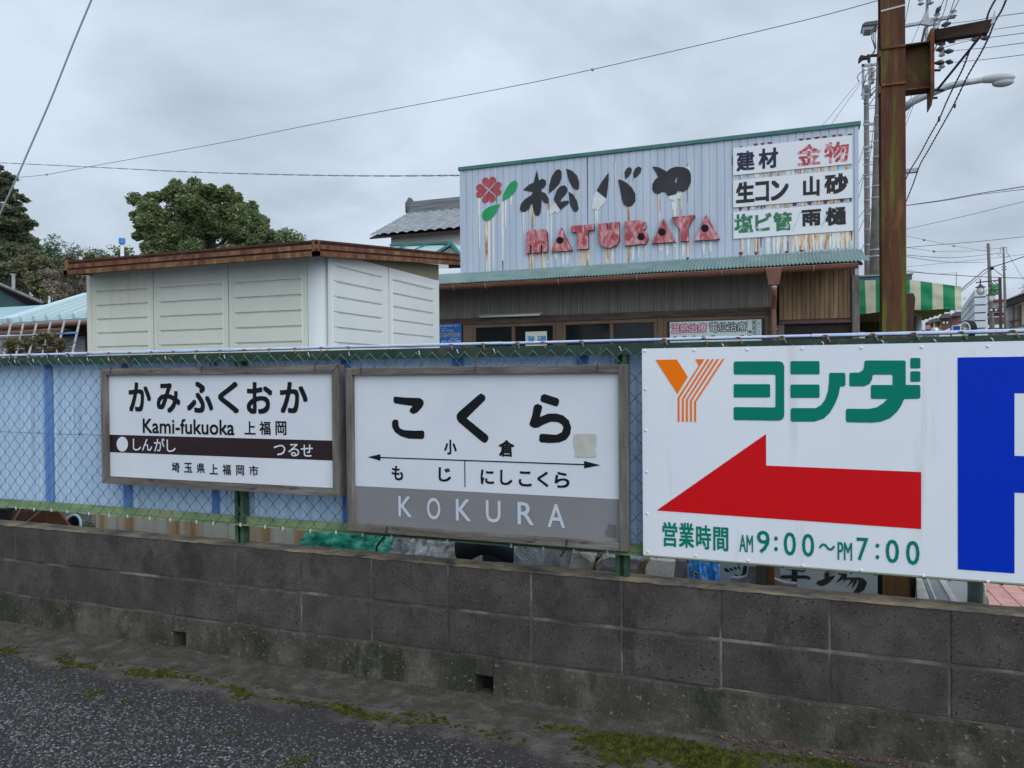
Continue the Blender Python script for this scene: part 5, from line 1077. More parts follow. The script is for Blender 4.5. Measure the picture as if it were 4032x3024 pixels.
def side(q):  # onto the receding left face
    r_ = RT * ((zc6(q)[0] - 2016) / FPX) + UP * ((1512 - zc6(q)[1]) / FPX) + FW
    a = V((xa, YC, 0)); d = V((xfar - xa, YFAR - YC, 0)); nrm = V((d.y, -d.x, 0)); t = (a - CAM).dot(nrm) / r_.dot(nrm)
    return CAM + r_ * t * .998
gw_ = MB()
for s_ in ([(1180, 540), (1205, 520), (1210, 532), (1184, 556)], [(1178, 590), (1215, 560), (1220, 575), (1184, 606)], [(1205, 500), (1222, 490), (1225, 620), (1200, 700), (1194, 690), (1212, 610)], [(1230, 530), (1252, 500), (1258, 590), (1240, 610)], [(1240, 470), (1252, 460), (1275, 500), (1262, 530)], [(1262, 470), (1285, 500), (1280, 520), (1262, 490)], [(1188, 640), (1200, 640), (1215, 710), (1200, 730)], [(1230, 630), (1244, 620), (1240, 655), (1232, 660)]): gw_.poly([side(q) for q in s_])
gw_.build('green_writing', mat('green_brush_paint', c(.22, .42, .36), rough=.6), pw_)
pt = MB()
for i in range(6):
    x = 1072 + 12 * i; y = 440 - 5 * i
    for q in ([(x, y), (x + 3, y - 1), (x + 3, y + 42), (x, y + 44)], [(x + 6, y + 2), (x + 8, y + 1), (x + 8, y + 40), (x + 6, y + 42)]) if i % 2 else ([(x, y), (x + 9, y - 4), (x + 9, y + 3), (x, y + 6)], [(x, y + 36), (x + 9, y + 32), (x + 9, y + 39), (x, y + 43)]): pt.poly([side(p_) for p_ in q])
pt.build('pink_writing', mat('pink_print', c(.5, .22, .26)), pw_)
wh = thing('wagon_wheel', 'black rimmed spoked wheel standing at the foot of the white sign wall', 'wheel', A6((1125, 1080), 23))
wc = A6((1120, 1010), 23); wr = .235; ax_ = V((-.86, -.5, 0)).normalized(); tx = V((-ax_.y, ax_.x, 0)); kz = V((0, 0, 1))
def wring(r1, r2, w1, w2): # annular band swept round the axle
    pr_ = [(r1, -w1), (r2, -w1), (r2, w2), (r1, w2)]
    return MB().grid(lambda u, v: (lambda p_, a: wc + (tx * math.cos(a) + kz * math.sin(a)) * p_[0] + ax_ * p_[1])(pr_[int(round(v * 4)) % 4], 2 * math.pi * u), 40, 4)
wring(.205, .235, .17, .0).build('rim', BLACK, wh, smooth=False); wring(.155, .204, .17, .004).build('felloe', WHITE, wh)
sp = MB()
for i in range(12):
    a = math.pi * i / 6; d = tx * math.cos(a) + kz * math.sin(a); sp.tube([wc + d * .03, wc + d * .156], .006, n=5)
sp.tube([wc - ax_ * .05, wc + ax_ * .02], .035, n=12); sp.build('spokes', WHITE, wh)
MB().tube([wc - ax_ * .16, wc - ax_ * .1], .19, n=24).build('back_disc', BLACK, wh)
MB().box(wc.x - .05, wc.x + .05, 23.05, 23.15, 0, wc.z - .236).build('stand', GALV, wh)
bx = thing('light_box_sign', 'white framed box sign with a plain blue face left of the wheel', 'sign', A6((965, 1070), 21))
def fz(q4, Y, d=.1):
    P_ = [A6(q, Y) for q in q4]; l = min(P_, key=lambda p_: p_.x / p_.y); h = V((l.x, l.y, 0)).normalized()
    return MB().poly(P_, h * d)
fz([(875, 965), (895, 945), (1055, 938), (1055, 1062), (878, 1068)], 21, .25).build('case', WHITE, bx)
fz([(905, 955), (1035, 950), (1035, 1030), (908, 1035)], 20.985, .01).build('face', mat('box_blue', c(.01, .06, .30), rough=.4), bx)
fz([(850, 760), (880, 760), (880, 1200), (850, 1200)], 21.3, .1).build('stand', mat('dark_brown_steel', c(.045, .035, .035), rough=.6), bx)
fz([(660, 1082), (850, 985), (1050, 910), (1060, 1200), (640, 1200)], 22, 1.0).build('white_canopy', WHITE, label='white sloping sheet roof below the blue faced box sign', cat='roof')
mr_ = thing('round_mirror', 'small round convex mirror at the fence edge left of the white sloping roof', 'mirror', A6((572, 1090), 18) - V((0, 0, A6((572, 1090), 18).z)))
mc = A6((572, 1040), 18); k18 = (mc - CAM).dot(FW) / FPX * .2134
MB().blob(mc, (62 * k18, .05, 56 * k18), 0, 1, 14).build('mirror_face', mat('mirror_glass', c(.5, .52, .53), rough=.12, metal=.7), mr_, smooth=True)
MB().tube([mc + V((64 * k18 * math.cos(i * .2618), .0, 58 * k18 * math.sin(i * .2618))) for i in range(25)], .016, n=5).build('mirror_rim', mat('mirror_rim', c(.4, .42, .42)), mr_)
MB().tube([(mc.x, 18.06, 0), (mc.x, 18.06, mc.z)], .03, n=8).build('stand', GALV, mr_)
BRK = mat('reddish_siding', [(.3, c(.17, .075, .062)), (.7, c(.23, .11, .09))], scale=1.5, stretch=(3, 1, .5), rough=.8)
DRF = mat('dark_roof', [(.3, c(.07, .065, .065)), (.7, c(.16, .145, .14))], scale=2, rough=.8)
PLW = mat('pale_wall', [(.3, c(.42, .43, .43)), (.7, c(.52, .53, .53))], scale=1, rough=.8)
hm = thing('house', 'reddish clad house with brown tiled roof seen below the right end of the awning', 'house', A6((900, 1090), 46) - V((0, 0, A6((900, 1090), 46).z)))
fz([(690, 800), (1060, 760), (1060, 1300), (690, 1300)], 46, 6).build('wall', BRK, hm)
fz([(640, 800), (700, 730), (860, 720), (860, 805), (690, 812)], 45.5, 7).build('roof', DRF, hm)
fz([(870, 740), (960, 690), (1060, 685), (1060, 770), (870, 775)], 45.7, 7).build('roof', DRF, hm)
fz([(620, 850), (690, 850), (690, 1010), (620, 1010)], 45.8, .3).build('door', mat('ochre_door', c(.30, .17, .06)), hm)
ho = thing('house', 'low house with dark drooping eaves behind the grey pipe post under the awning', 'house', A6((520, 1090), 42) - V((0, 0, A6((520, 1090), 42).z)))
fz([(400, 880), (620, 880), (620, 1300), (400, 1300)], 42, 5).build('wall', mat('brown_grey_wall', c(.12, .09, .08)), ho)
fz([(390, 905), (470, 840), (620, 800), (690, 860), (620, 870), (500, 900)], 41.5, 6).build('roof', DRF, ho)
fz([(385, 950), (480, 900), (490, 1010), (385, 1010)], 41.2, .2).build('striped_wall', mat('red_white_wall', [(.47, c(.34, .05, .05)), (.53, c(.55, .55, .55))], scale=.8, stretch=(.1, 1, 6), detail=1), ho)
fz([(545, 900), (570, 895), (570, 1005), (545, 1005)], 41.6, .2).build('window', PLW, ho)
fz([(180, 1035), (690, 1018), (690, 1200), (180, 1200)], 34, .4).build('garden_wall', mat('grey_brown_wall', [(.3, c(.13, .12, .10)), (.7, c(.2, .185, .16))], scale=2), label='low grey brown wall behind the round mirror', cat='wall')
fz([(170, 930), (340, 885), (345, 1030), (170, 1045)], 38, 2).build('white_gable', PLW, label='white gabled outbuilding glimpsed between timber stump and pipe post', cat='building')
nbm = mat('dark_teal_sign', c(.03, .05, .06), rough=.5)
def nameboard(q4, tx, Y, label):
    t = thing('name_board', label, 'sign', A6(q4[0], Y)); fz(q4, Y, .05).build('board', nbm, t)
    text(MB(), tx, zc6, Y - .004, .05).build('white_lettering', WTX, t)
nameboard([(690, 868), (850, 860), (850, 922), (690, 925)], [('岡', 715, 875, 748, 912), ('野', 780, 873, 813, 910)], 40, 'dark name board with two white characters in front of the reddish house')
lp = thing('lantern_post', 'dark brown post with a long side arm carrying a lantern and boards', 'post', A6((1778, 1090), 20) - V((0, 0, A6((1778, 1090), 20).z)))
DB = mat('dark_brown_paint', c(.05, .032, .034), rough=.6); DST = mat('dark_ironwork', c(.03, .032, .036), rough=.6)
pt_, pb_ = A6((1766, 62), 20), A6((1785, 1050), 20); pg = pb_ + (pb_ - pt_) / (pt_.z - pb_.z) * pb_.z
MB().bar(pg, pt_, .055, .055, (0, 1, 0)).build('column', DB, lp)
MB().tube([A6((1325, 152), 19.9), A6((1765, 108), 19.9)], .014, n=6).build('arm', DST, lp)
MB().tube([A6((1405, 85), 19.9), A6((1406, 200), 19.9)], .014, n=6).build('hanger', DST, lp)
for a, b_ in (((1540, 290), (1760, 282)), ((1600, 200), (1602, 375)), ((1555, 205), (1740, 370)), ((1610, 150), (1660, 195)), ((1660, 130), (1740, 195)), ((1550, 195), (1750, 192)), ((1555, 372), (1755, 368)), ((1750, 190), (1750, 372)), ((1690, 600), (1840, 590)), ((1740, 370), (1775, 420))):
    MB().tube([A6(a, 19.88), A6(b_, 19.88)], .009, n=5).build('stay', DST, lp)
LG = mat('frosted_lantern_glass', c(.78, .79, .80), rough=.35)
def lantern(x, y0, y1, w, label):
    k = (A6((x, y0), 19.8) - CAM).dot(FW) / FPX * .2134
    t = thing('lantern', label, 'lamp', A6((x, y1), 19.8)); q = A6((x, (y0 + y1) / 2), 19.8); h = (y1 - y0) * k / 2; r_ = w * k / 2
    MB().lathe(q, [(.001, h), (r_ * .35, h * .98), (r_ * .5, h * .75), (r_ * 1.15, h * .5), (r_ * 1.15, h * .44), (.001, h * .46)], 18).build('cap', DST, t)
    MB().lathe(q, [(r_ * .78, h * .44), (r_ * .8, 0), (r_ * .68, -h * .5), (r_ * .3, -h * .8), (.001, -h * .85)], 18).build('glass', LG, t, smooth=True)
    for a in range(4):
        dx, dy = math.cos(a * 1.57 + .5), math.sin(a * 1.57 + .5)
        MB().tube([q + V((dx * r_, dy * r_, h * .45)), q + V((dx * r_, dy * r_, -h * .4)), q + V((dx * r_ * .6, dy * r_ * .6, -h * .85)), q + V((0, 0, -h))], .005, n=5).build('cage_wire', DST, t)
lantern(1410, 190, 385, 150, 'white caged lantern hanging from the end of the side arm')
lantern(1603, 335, 530, 140, 'white caged lantern hanging below the green picture board')
gb = thing('picture_board', 'small green picture board with white blossoms on the lantern post', 'sign', A6((1650, 370), 19.95))
fz([(1558, 205), (1745, 200), (1745, 368), (1562, 370)], 19.92, .03).build('board', mat('green_picture', [(.3, c(.03, .22, .06)), (.5, c(.08, .42, .14)), (.62, c(.25, .5, .25)), (.75, c(.6, .65, .6))], scale=9, rough=.5), gb)
nameboard([(1553, 620), (1752, 617), (1752, 697), (1553, 697)], [('岡', 1585, 638, 1628, 680), ('野', 1675, 636, 1718, 678)], 19.85, 'dark name board with two white characters on the lantern post')
pC, fC, rC, kC = pole('utility_pole', 'nearer of two far poles, concrete with bundled cables, behind the lantern post', 'utility pole', zv((1550, 368)), zc6((1625, 1040)), 10, 18, 38, CONCP)
pD, fD, rD, kD = pole('utility_pole', 'brown grey pole right of the lantern post with insulators at its thin top', 'utility pole', zv((1833, 435)), zc6((1880, 1040)), 6, 13, 36, CONCP)
pE, fE, rE, kE = pole('utility_pole', 'thin far pole rising just behind the right end of the awning', 'utility pole', zv((967, 900)), zc6((952, 940)), 3.4, 8, 55, GALV)
for q in ((440, 1552), (505, 1555)):
    z = at(*zv((q[1], q[0])), Y=38).z; MB().bar(fC(z) + V((-.11, 0, 0)), fC(z) + V((.11, 0, 0)), .03, .03).build('cross_bar', GALV, pC)
zq_ = at(*zv((1833, 445)), Y=36).z
MB().bar(fD(zq_) + V((-.13, 0, .0)), fD(zq_) + V((.13, 0, 0)), .03, .03).build('cross_bar', GALV, pD)
for s_ in (-.11, .11): MB().tube([fD(zq_) + V((s_, 0, 0)), fD(zq_) + V((s_, 0, -.24))], .014, n=6).build('insulator', GALV, pD)
for j, l in enumerate(([(1590, 470), (1760, 462), (1830, 500)], [(1590, 575), (1720, 548), (1800, 555), (1835, 600)], [(1740, 545), (1745, 590), (1800, 620), (1850, 615)], [(1900, 545), (1940, 580), (1900, 640), (1840, 620)])):
    MB().tube([at(*zv(q), Y=36) for q in l], .007, n=5).build('jumper_cable', DKW, pD)
z_ = at(*zv((1600, 830)), Y=38).z; MB().blob(fC(z_) + V((.09, -.08, 0)), (.07, .06, .075), .4, 3, 10).build('cable_coil', BLK, pC)
for q in (800, 850): z_ = at(*zv((1840, q)), Y=36).z; MB().bar(fD(z_) + V((-.09, 0, 0)), fD(z_) + V((.09, 0, 0)), .03, .03).build('cross_bar', DST, pD)
hr = thing('house', 'white house with dark eaves and shuttered window at the right edge', 'house', A6((2100, 1090), 26) - V((0, 0, A6((2100, 1090), 26).z)))
fz([(1895, 560), (2600, 330), (2600, 1400), (1895, 1400)], 26, 6).build('wall', mat('white_wall', c(.50, .54, .56), rough=.7), hr)
fz([(1880, 490), (2600, 215), (2600, 330), (1890, 585)], 25.2, .8).build('eave', mat('dark_eave', c(.03, .028, .028)), hr)
fz([(1880, 472), (2600, 195), (2600, 150), (2212, 318), (1905, 450)], 25.0, 5).build('roof', mat('pinkish_roof', c(.42, .34, .34), rough=.7), hr)
fz([(1952, 600), (2150, 555), (2152, 940), (1955, 985)], 25.9, .08).build('window', mat('beige_shutter', [(.45, c(.36, .33, .27)), (.55, c(.42, .39, .32))], scale=2, stretch=(9, 1, .1), detail=1), hr)
for a in ([(2025, 575), (2045, 570), (2048, 970), (2028, 975)], [(2150, 550), (2162, 548), (2164, 940), (2152, 944)], [(1905, 868), (2150, 822), (2150, 832), (1905, 880)], [(1952, 868), (1962, 866), (1964, 985), (1954, 988)], [(1950, 980), (2250, 925), (2250, 945), (1950, 1000)]): fz(a, 25.8, .09).build('window_bar', mat('brown_bar', c(.07, .05, .045)), hr)
fz([(2165, 545), (2600, 450), (2600, 850), (2170, 935)], 25.88, .09).build('shutter', mat('tan_shutter', [(.45, c(.30, .26, .2)), (.55, c(.38, .34, .28))], scale=2, stretch=(9, 1, .1), detail=1), hr)
hd_ = thing('house', 'red trimmed house with pale upper wall between the two far poles', 'house', A6((1700, 1090), 48) - V((0, 0, A6((1700, 1090), 48).z)))
fz([(1540, 700), (1850, 700), (1850, 1300), (1540, 1300)], 48, 5).build('wall', BRK, hd_)
fz([(1535, 500), (1650, 470), (1850, 470), (1850, 705), (1535, 705)], 47.5, 6).build('upper_wall', mat('pink_white_wall', c(.48, .42, .41)), hd_)
fz([(1535, 520), (1660, 462), (1850, 462), (1850, 490), (1665, 490), (1535, 550)], 47.2, 6.5).build('roof_edge', mat('red_roof', c(.30, .05, .05)), hd_)
fz([(1540, 780), (1850, 770), (1850, 790), (1540, 800)], 47.3, .3).build('trim', PLW, hd_)
fz([(1675, 835), (1735, 830), (1735, 920), (1675, 922)], 47.4, .3).build('window', mat('dull_window', c(.1, .09, .09)), hd_)
fz([(1545, 932), (1850, 925), (1850, 985), (1545, 990)], 44, .5).build('white_fascia', WHITE, label='long white fascia board in front of the red trimmed house', cat='fascia')
an = MB()
for a, b_ in (((2180, 180), (2212, 240)), ((2165, 330), (2215, 270)), ((2110, 262), (2215, 235)), ((2190, 300), (2196, 420))): an.tube([A6(a, 26), A6(b_, 26)], .012, n=4)
an.build('tv_antenna', GALV, label='thin television antenna above the white house roof at the right edge', cat='antenna')
#@@PART4
# ================================================================ left buildings
zb_f = zoom(0, 1080, 400, 2074)
A7 = lambda q, Y=None, Z=None: at(*zb_f(q), Y=Y, Z=Z)
TEALR = mat('pale_teal_roof_steel', [(.3, c(.20, .38, .37)), (.6, c(.28, .46, .45)), (.8, c(.36, .53, .52))], scale=2, rough=.35)
BRWALL = mat('dark_brown_wall', [(.3, c(.035, .022, .016)), (.7, c(.075, .048, .034))], scale=4, rough=.9)
eL, eR = A7((45, 1000), Z=2.35), A7((1740, 890), Z=2.35)
vt = A7((1740, 440), Z=3.55)
ed = (eR - eL).normalized(); up_ = vt - eL
tb_ = thing('ribbed_roof_building', 'brown building with pale teal ribbed steel roof behind the left end of the fence', 'building', (eL + ed * 2) - V((0, 0, 2.35)))
rm = MB(); LEN = 6.5; nr = up_.cross(ed).normalized(); nr = -nr if nr.z < 0 else nr
rm.hexa([eL - nr * .03, eL + ed * LEN - nr * .03, eL + ed * LEN + up_ - nr * .03, eL + up_ - nr * .03, eL, eL + ed * LEN, eL + ed * LEN + up_, eL + up_])
rm.build('roof', TEALR, tb_)
rib = MB(); sp_ = (A7((680, 950), Z=2.35) - A7((385, 965), Z=2.35)).length
for i in range(int(LEN / sp_)):
    b0_ = eL + ed * (.02 + sp_ * (i + .35))
    rib.hexa([b0_ + nr * .001, b0_ + ed * .09 + nr * .001, b0_ + ed * .09 + up_ + nr * .001, b0_ + up_ + nr * .001, b0_ + ed * .02 + nr * .085, b0_ + ed * .07 + nr * .085, b0_ + ed * .07 + up_ + nr * .085, b0_ + ed * .02 + up_ + nr * .085])
rib.build('roof_rib', mat('sky_lit_rib', c(.56, .68, .69), rough=.35), tb_)  # lighter colour paints the sky's reflection onto the ribs
MB().hexa([eL - ed * .06 - nr * .05, eL + ed * .30 - nr * .05, eL + ed * .30 + up_ - nr * .05, eL - ed * .06 + up_ - nr * .05, eL - ed * .06 + nr * .075, eL + ed * .30 + nr * .075, eL + ed * .30 + up_ + nr * .075, eL - ed * .06 + up_ + nr * .075]).build('verge_trim', mat('pale_verge', c(.60, .72, .76), rough=.35), tb_)
MB().tube([eL - ed * .2 + V((.02, -.05, -.07)), eL + ed * LEN + V((.02, -.05, -.07))], .045, n=8).build('gutter', GUT, tb_, smooth=True)
MB().tube([eL - ed * 3 + V((.02, -.02, -.16)), eL + ed * 1.6 + V((.02, -.02, -.16))], .04, n=8).build('gutter', GUT, tb_, smooth=True)
wd = V((-ed.y, ed.x, 0)); wd = wd if wd.y > 0 else -wd
w0, w1 = eL + wd * .5 - ed * 3, eL + ed * LEN + wd * .5
MB().hexa([V((w0.x, w0.y, 0)), V((w1.x, w1.y, 0)), V((w1.x, w1.y, 0)) + wd * 3, V((w0.x, w0.y, 0)) + wd * 3, V((w0.x, w0.y, 2.34)), V((w1.x, w1.y, 2.34)), V((w1.x, w1.y, 2.34)) + wd * 3, V((w0.x, w0.y, 2.34)) + wd * 3]).build('wall', BRWALL, tb_)
def onwall(q):
    px, py = zb_f(q); d = RT * ((px - 2016) / FPX) + UP * ((1512 - py) / FPX) + FW
    nv = V((wd.x, wd.y, 0)); return CAM + d * (((w0 - wd * .01) - CAM).dot(nv) / d.dot(nv))
for q, m_, nm in (([(1300, 1330), (1760, 1320), (1760, 1700), (1290, 1700)], mat('grey_window', [(.4, c(.16, .18, .2)), (.6, c(.28, .31, .33))], scale=2, stretch=(6, 1, .3), rough=.4), 'window'), ([(1300, 1275), (1750, 1265), (1750, 1318), (1300, 1328)], mat('teal_grey_lintel', c(.10, .15, .17)), 'lintel'),
                  ([(1420, 1345), (1440, 1345), (1440, 1700), (1420, 1700)], PLW, 'window_bar'), ([(520, 1110), (790, 1100), (800, 1700), (500, 1700)], mat('grey_blue_shutter', [(.3, c(.12, .14, .16)), (.7, c(.2, .21, .22))], scale=3), 'shutter'),
                  ([(0, 1220), (420, 1190), (420, 1700), (0, 1700)], mat('grey_panel', [(.3, c(.2, .19, .19)), (.7, c(.3, .28, .28))], scale=3), 'panel')):
    MB().poly([onwall(p_) for p_ in q], -wd * .02).build(nm, m_, tb_)
# flatter teal roof and the dark green gabled house behind
lr = thing('flat_teal_roof_building', 'low building with smooth pale blue green roof between ribbed roof and dark gable', 'building', A7((300, 900), Y=15) - V((0, 0, A7((300, 900), Y=15).z)))
f1, f2, f3, f4 = A7((-300, 1050), Y=13), A7((900, 990), Y=13), A7((1250, 605), Y=16.5), A7((-300, 695), Y=16.5)
MB().hexa([f1 - V((0, 0, .06)), f2 - V((0, 0, .06)), f3 - V((0, 0, .06)), f4 - V((0, 0, .06)), f1, f2, f3, f4]).build('roof', mat('smooth_teal_roof', [(.3, c(.26, .45, .48)), (.7, c(.34, .53, .55))], scale=1, rough=.35), lr)
MB().hexa([V((f1.x + .3, 13.4, 0)), V((f2.x - .3, 13.4, 0)), V((f3.x - .3, 16.3, 0)), V((f4.x + .3, 16.3, 0)), V((f1.x + .3, 13.4, f1.z - .1)), V((f2.x - .3, 13.4, f2.z - .1)), V((f3.x - .3, 16.3, f3.z - .1)), V((f4.x + .3, 16.3, f4.z - .1))]).build('wall', BRWALL, lr)
gh = thing('green_gable_house', 'dark green gabled house with black eaves at the left edge', 'house', A7((200, 600), Y=19) - V((0, 0, A7((200, 600), Y=19).z)))
G_ = [A7(q, Y=19) for q in ((-600, -10), (0, 200), (830, 590), (600, 620), (540, 650), (-600, 700))]
gdir = V((A7((900, 570), Y=18.2).x, 18.2, 0)).normalized()
MB().poly(G_[:4] + [V((G_[3].x, 19, 0)), V((G_[0].x, 19, 0))], gdir * 6).build('wall', mat('deep_green_wall', [(.3, c(.04, .12, .12)), (.7, c(.07, .17, .165))], scale=2, rough=.7), gh)
MB().poly([A7(q, Y=18.2) for q in ((-600, -110), (0, 168), (900, 560), (850, 585), (0, 215), (-600, -50))], gdir * 7).build('roof', mat('grey_roof_edge', [(.3, c(.2, .21, .22)), (.7, c(.34, .35, .36))], scale=4, rough=.6), gh)
MB().poly([A7(q, Y=18.6) for q in ((-600, -50), (0, 215), (850, 585), (560, 640), (0, 330), (-600, 60))], (0, .3, 0)).build('eave', DARK, gh)
vq = A7((275, 300), Y=17.9)
vp_ = thing('vent_pipe', 'thin grey vent pipe standing at the roof edge of the dark green house', 'pipe', vq)
MB().tube([vq, A7((275, 20), Y=17.9)], .055, n=8).build('tube', GALV, vp_); MB().tube([A7((275, 25), Y=17.9), A7((275, -5), Y=17.9)], .075, n=8).build('cap', GALV, vp_)
z1f = zoom(0, 500, 1000, 1843)
bv = thing('blue_vent_stack', 'white vent stack with bright blue cap rising behind the rusty shed roof', 'pipe', at(*z1f((884, 1000)), Y=13) - V((0, 0, 1)))
q0, q1 = at(*z1f((886, 1000)), Y=13), at(*z1f((886, 860)), Y=13); k13 = (q1 - CAM).dot(FW) / FPX * .5426
MB().tube([q0 - V((0, 0, 3)), q1], 13 * k13, n=10).build('tube', WHITE, bv); MB().tube([q1 - V((0, 0, .0)), at(*z1f((885, 845)), Y=13)], 12 * k13, n=10).build('collar', mat('orange_collar', c(.5, .25, .15)), bv)
MB().tube([at(*z1f((885, 846)), Y=13), at(*z1f((885, 808)), Y=13)], 22 * k13, n=10).build('cap', mat('blue_cap', c(.03, .22, .55), rough=.4), bv)
# drying rack of pale rods in front of the brown building
rk = thing('rod_rack', 'rack of slanting pale rods tied to a blue bar behind the fence', 'rack', A7((800, 1300), Y=6.6) - V((0, 0, A7((800, 1300), Y=6.6).z)))
ROD = mat('pale_bamboo_rod', [(.3, c(.30, .28, .24)), (.6, c(.46, .46, .42)), (.8, c(.30, .20, .16))], scale=8, stretch=(1, 1, 3), rough=.7)
for i, (a, b_) in enumerate((((215, 1040), (115, 1500)), ((470, 1040), (365, 1500)), ((740, 1035), (630, 1480)), ((1030, 1010), (925, 1420)), ((1305, 1000), (1150, 1640)), ((1620, 985), (1470, 1640)))):
    p_, q_ = A7(a, Y=6.6), A7(b_, Y=6.2); q2 = q_ + (q_ - p_) / (p_.z - q_.z) * (q_.z - .02)
    MB().tube([p_ + (p_ - q_) * .06, q2], .013, n=7).build('rod', ROD, rk, smooth=True)
MB().tube([A7((-60, 1262), Y=6.38), A7((400, 1245), Y=6.38), A7((780, 1232), Y=6.38)], .011, n=6).build('bar', mat('pale_blue_bar', c(.42, .55, .62), rough=.5), rk)
MB().tube([A7((780, 1232), Y=6.38), A7((1590, 1195), Y=6.38)], .012, n=6).build('bar', mat('bright_blue_bar', c(.10, .26, .62), rough=.5), rk)
MB().tube([A7((-60, 1535), Y=6.3), A7((800, 1505), Y=6.3), A7((1520, 1472), Y=6.3)], .006, n=5).build('bar', mat('aqua_cord', c(.2, .42, .42), rough=.6), rk)

# ================================================================ vegetation
def leafmat(name, a, b_, isl=.5):
    return mat(name, [(.3, a), (.7, b_)], scale=1.2, detail=3, rough=.6, spec=.35, island=isl, trans=.35)
def leaves(mb, centre, rad, n, size, shell=.55, droop=0.0, long=1.7, flat_=False):
    cc, rr = V(centre), V(rad)
    for i in range(n):
        d = V((random.gauss(0, 1), random.gauss(0, 1), random.gauss(0, 1))).normalized(); t = shell + (1 - shell) * rnd() ** .6
        p_ = cc + V((d.x * rr.x, d.y * rr.y, d.z * rr.z)) * t
        a = V((random.gauss(0, 1), random.gauss(0, 1), random.gauss(0, .5) - droop)).normalized(); b_ = a.cross(V((random.gauss(0, 1), random.gauss(0, 1), random.gauss(0, 1)))).normalized()
        s_ = size * (.6 + .8 * rnd()); a = a * s_ * long / 2; b_ = b_ * s_ / 2
        o = len(mb.v); mb.v += [p_ - a, p_ + b_ * .8, p_ + a, p_ - b_ * .8]; mb.f.append((o, o + 1, o + 2, o + 3))
BARK = mat('bark', [(.3, c(.03, .024, .02)), (.7, c(.085, .07, .058))], scale=8, stretch=(2, 2, .4), rough=.95)
def branchy(t, base, topc, r, lobes, name='trunk'):
    mb = MB(); mb.tube([base, base.lerp(topc, .5) + V((.2, 0, 0)), topc], [r, r * .75, r * .3], n=8)
    for cc in lobes:
        s_ = base.lerp(topc, .35 + .4 * rnd()); mb.tube([s_, s_.lerp(V(cc), .55) + V((0, 0, .3)), V(cc)], [r * .4, r * .22, r * .06], n=6)
    return mb.build(name, BARK, t, smooth=True)
# round evergreen
YT = 24
AT = lambda q, Y: at(q[0] * D, q[1] * D, Y=Y)
kT = (AT((450, 500), YT) - CAM).dot(FW) / FPX * D
lobes = [((318, 440), 36), ((345, 420), 32), ((385, 415), 30), ((432, 410), 28), ((480, 412), 24), ((455, 408), 20), ((505, 428), 28), ((535, 460), 30), ((560, 488), 28), ((575, 508), 22), ((312, 475), 30), ((305, 510), 26), ((350, 470), 50), ((410, 465), 55), ((470, 470), 55), ((370, 520), 50), ((440, 525), 60), ((510, 515), 50), ((588, 522), 20), ((560, 530), 40), ((320, 535), 35), ((365, 418), 18), ((415, 402), 16), ((340, 545), 50), ((470, 560), 60), ((395, 435), 34), ((525, 488), 34), ((430, 440), 45), ((380, 490), 45), ((490, 500), 45), ((440, 490), 50), ((340, 500), 40), ((400, 540), 55), ((500, 545), 50), ((550, 545), 40), ((590, 545), 26), ((545, 510), 34), ((520, 452), 34), ((548, 478), 32), ((500, 450), 40), ((465, 435), 42), ((405, 428), 34), ((435, 425), 30)]
tv = thing('evergreen_tree', 'large rounded dark green broadleaf tree rising behind the rusty shed roof', 'tree', AT((440, 500), YT + 2) - V((0, 0, AT((440, 500), YT + 2).z)))
cr = MB()
for q, r_ in lobes:
    p_ = AT(q, YT + 2 + random.uniform(-1.8, 1.8)); R_ = r_ * kT * .80
    for j in range(5):
        o_ = V((random.gauss(0, .42), random.gauss(0, .42), random.gauss(0, .36))) * R_
        leaves(cr, p_ + o_, (R_ * .66, R_ * .66, R_ * .58), int(110 + 300 * (r_ / 40)), .092, .25, .15)
cr.build('crown', leafmat('evergreen_leaf', c(.125, .175, .068), c(.215, .27, .12), .5), tv)
tvb = AT((440, 500), YT + 2); branchy(tv, V((tvb.x, tvb.y, 0)), AT((440, 440), YT + 2), .35, [AT(q, YT + 2) for q, r_ in lobes[::2]])
for q, r_, lab in (((268, 543), 11, 'small tree top just right of the blue capped vent stack'), ((622, 507), 13, 'small tree top at the right shoulder of the large round tree'), ((640, 520), 12, 'lowest tree top peeking over the shed ridge at the right')):
    t_ = thing('evergreen_tree', lab, 'tree', V((AT(q, 27).x, 27, 0))); cr = MB()
    for j in range(8): leaves(cr, AT((q[0] + random.gauss(0, r_ * .5), q[1] + 6 + random.gauss(0, r_ * .5)), 27), (.35, .35, .3), 80, .09, .3)
    cr.build('crown', bpy.data.materials['evergreen_leaf'], t_); MB().tube([V((AT(q, 27).x, 27, 0)), AT((q[0], q[1] + 8), 27)], [.15, .04], n=6).build('trunk', BARK, t_)
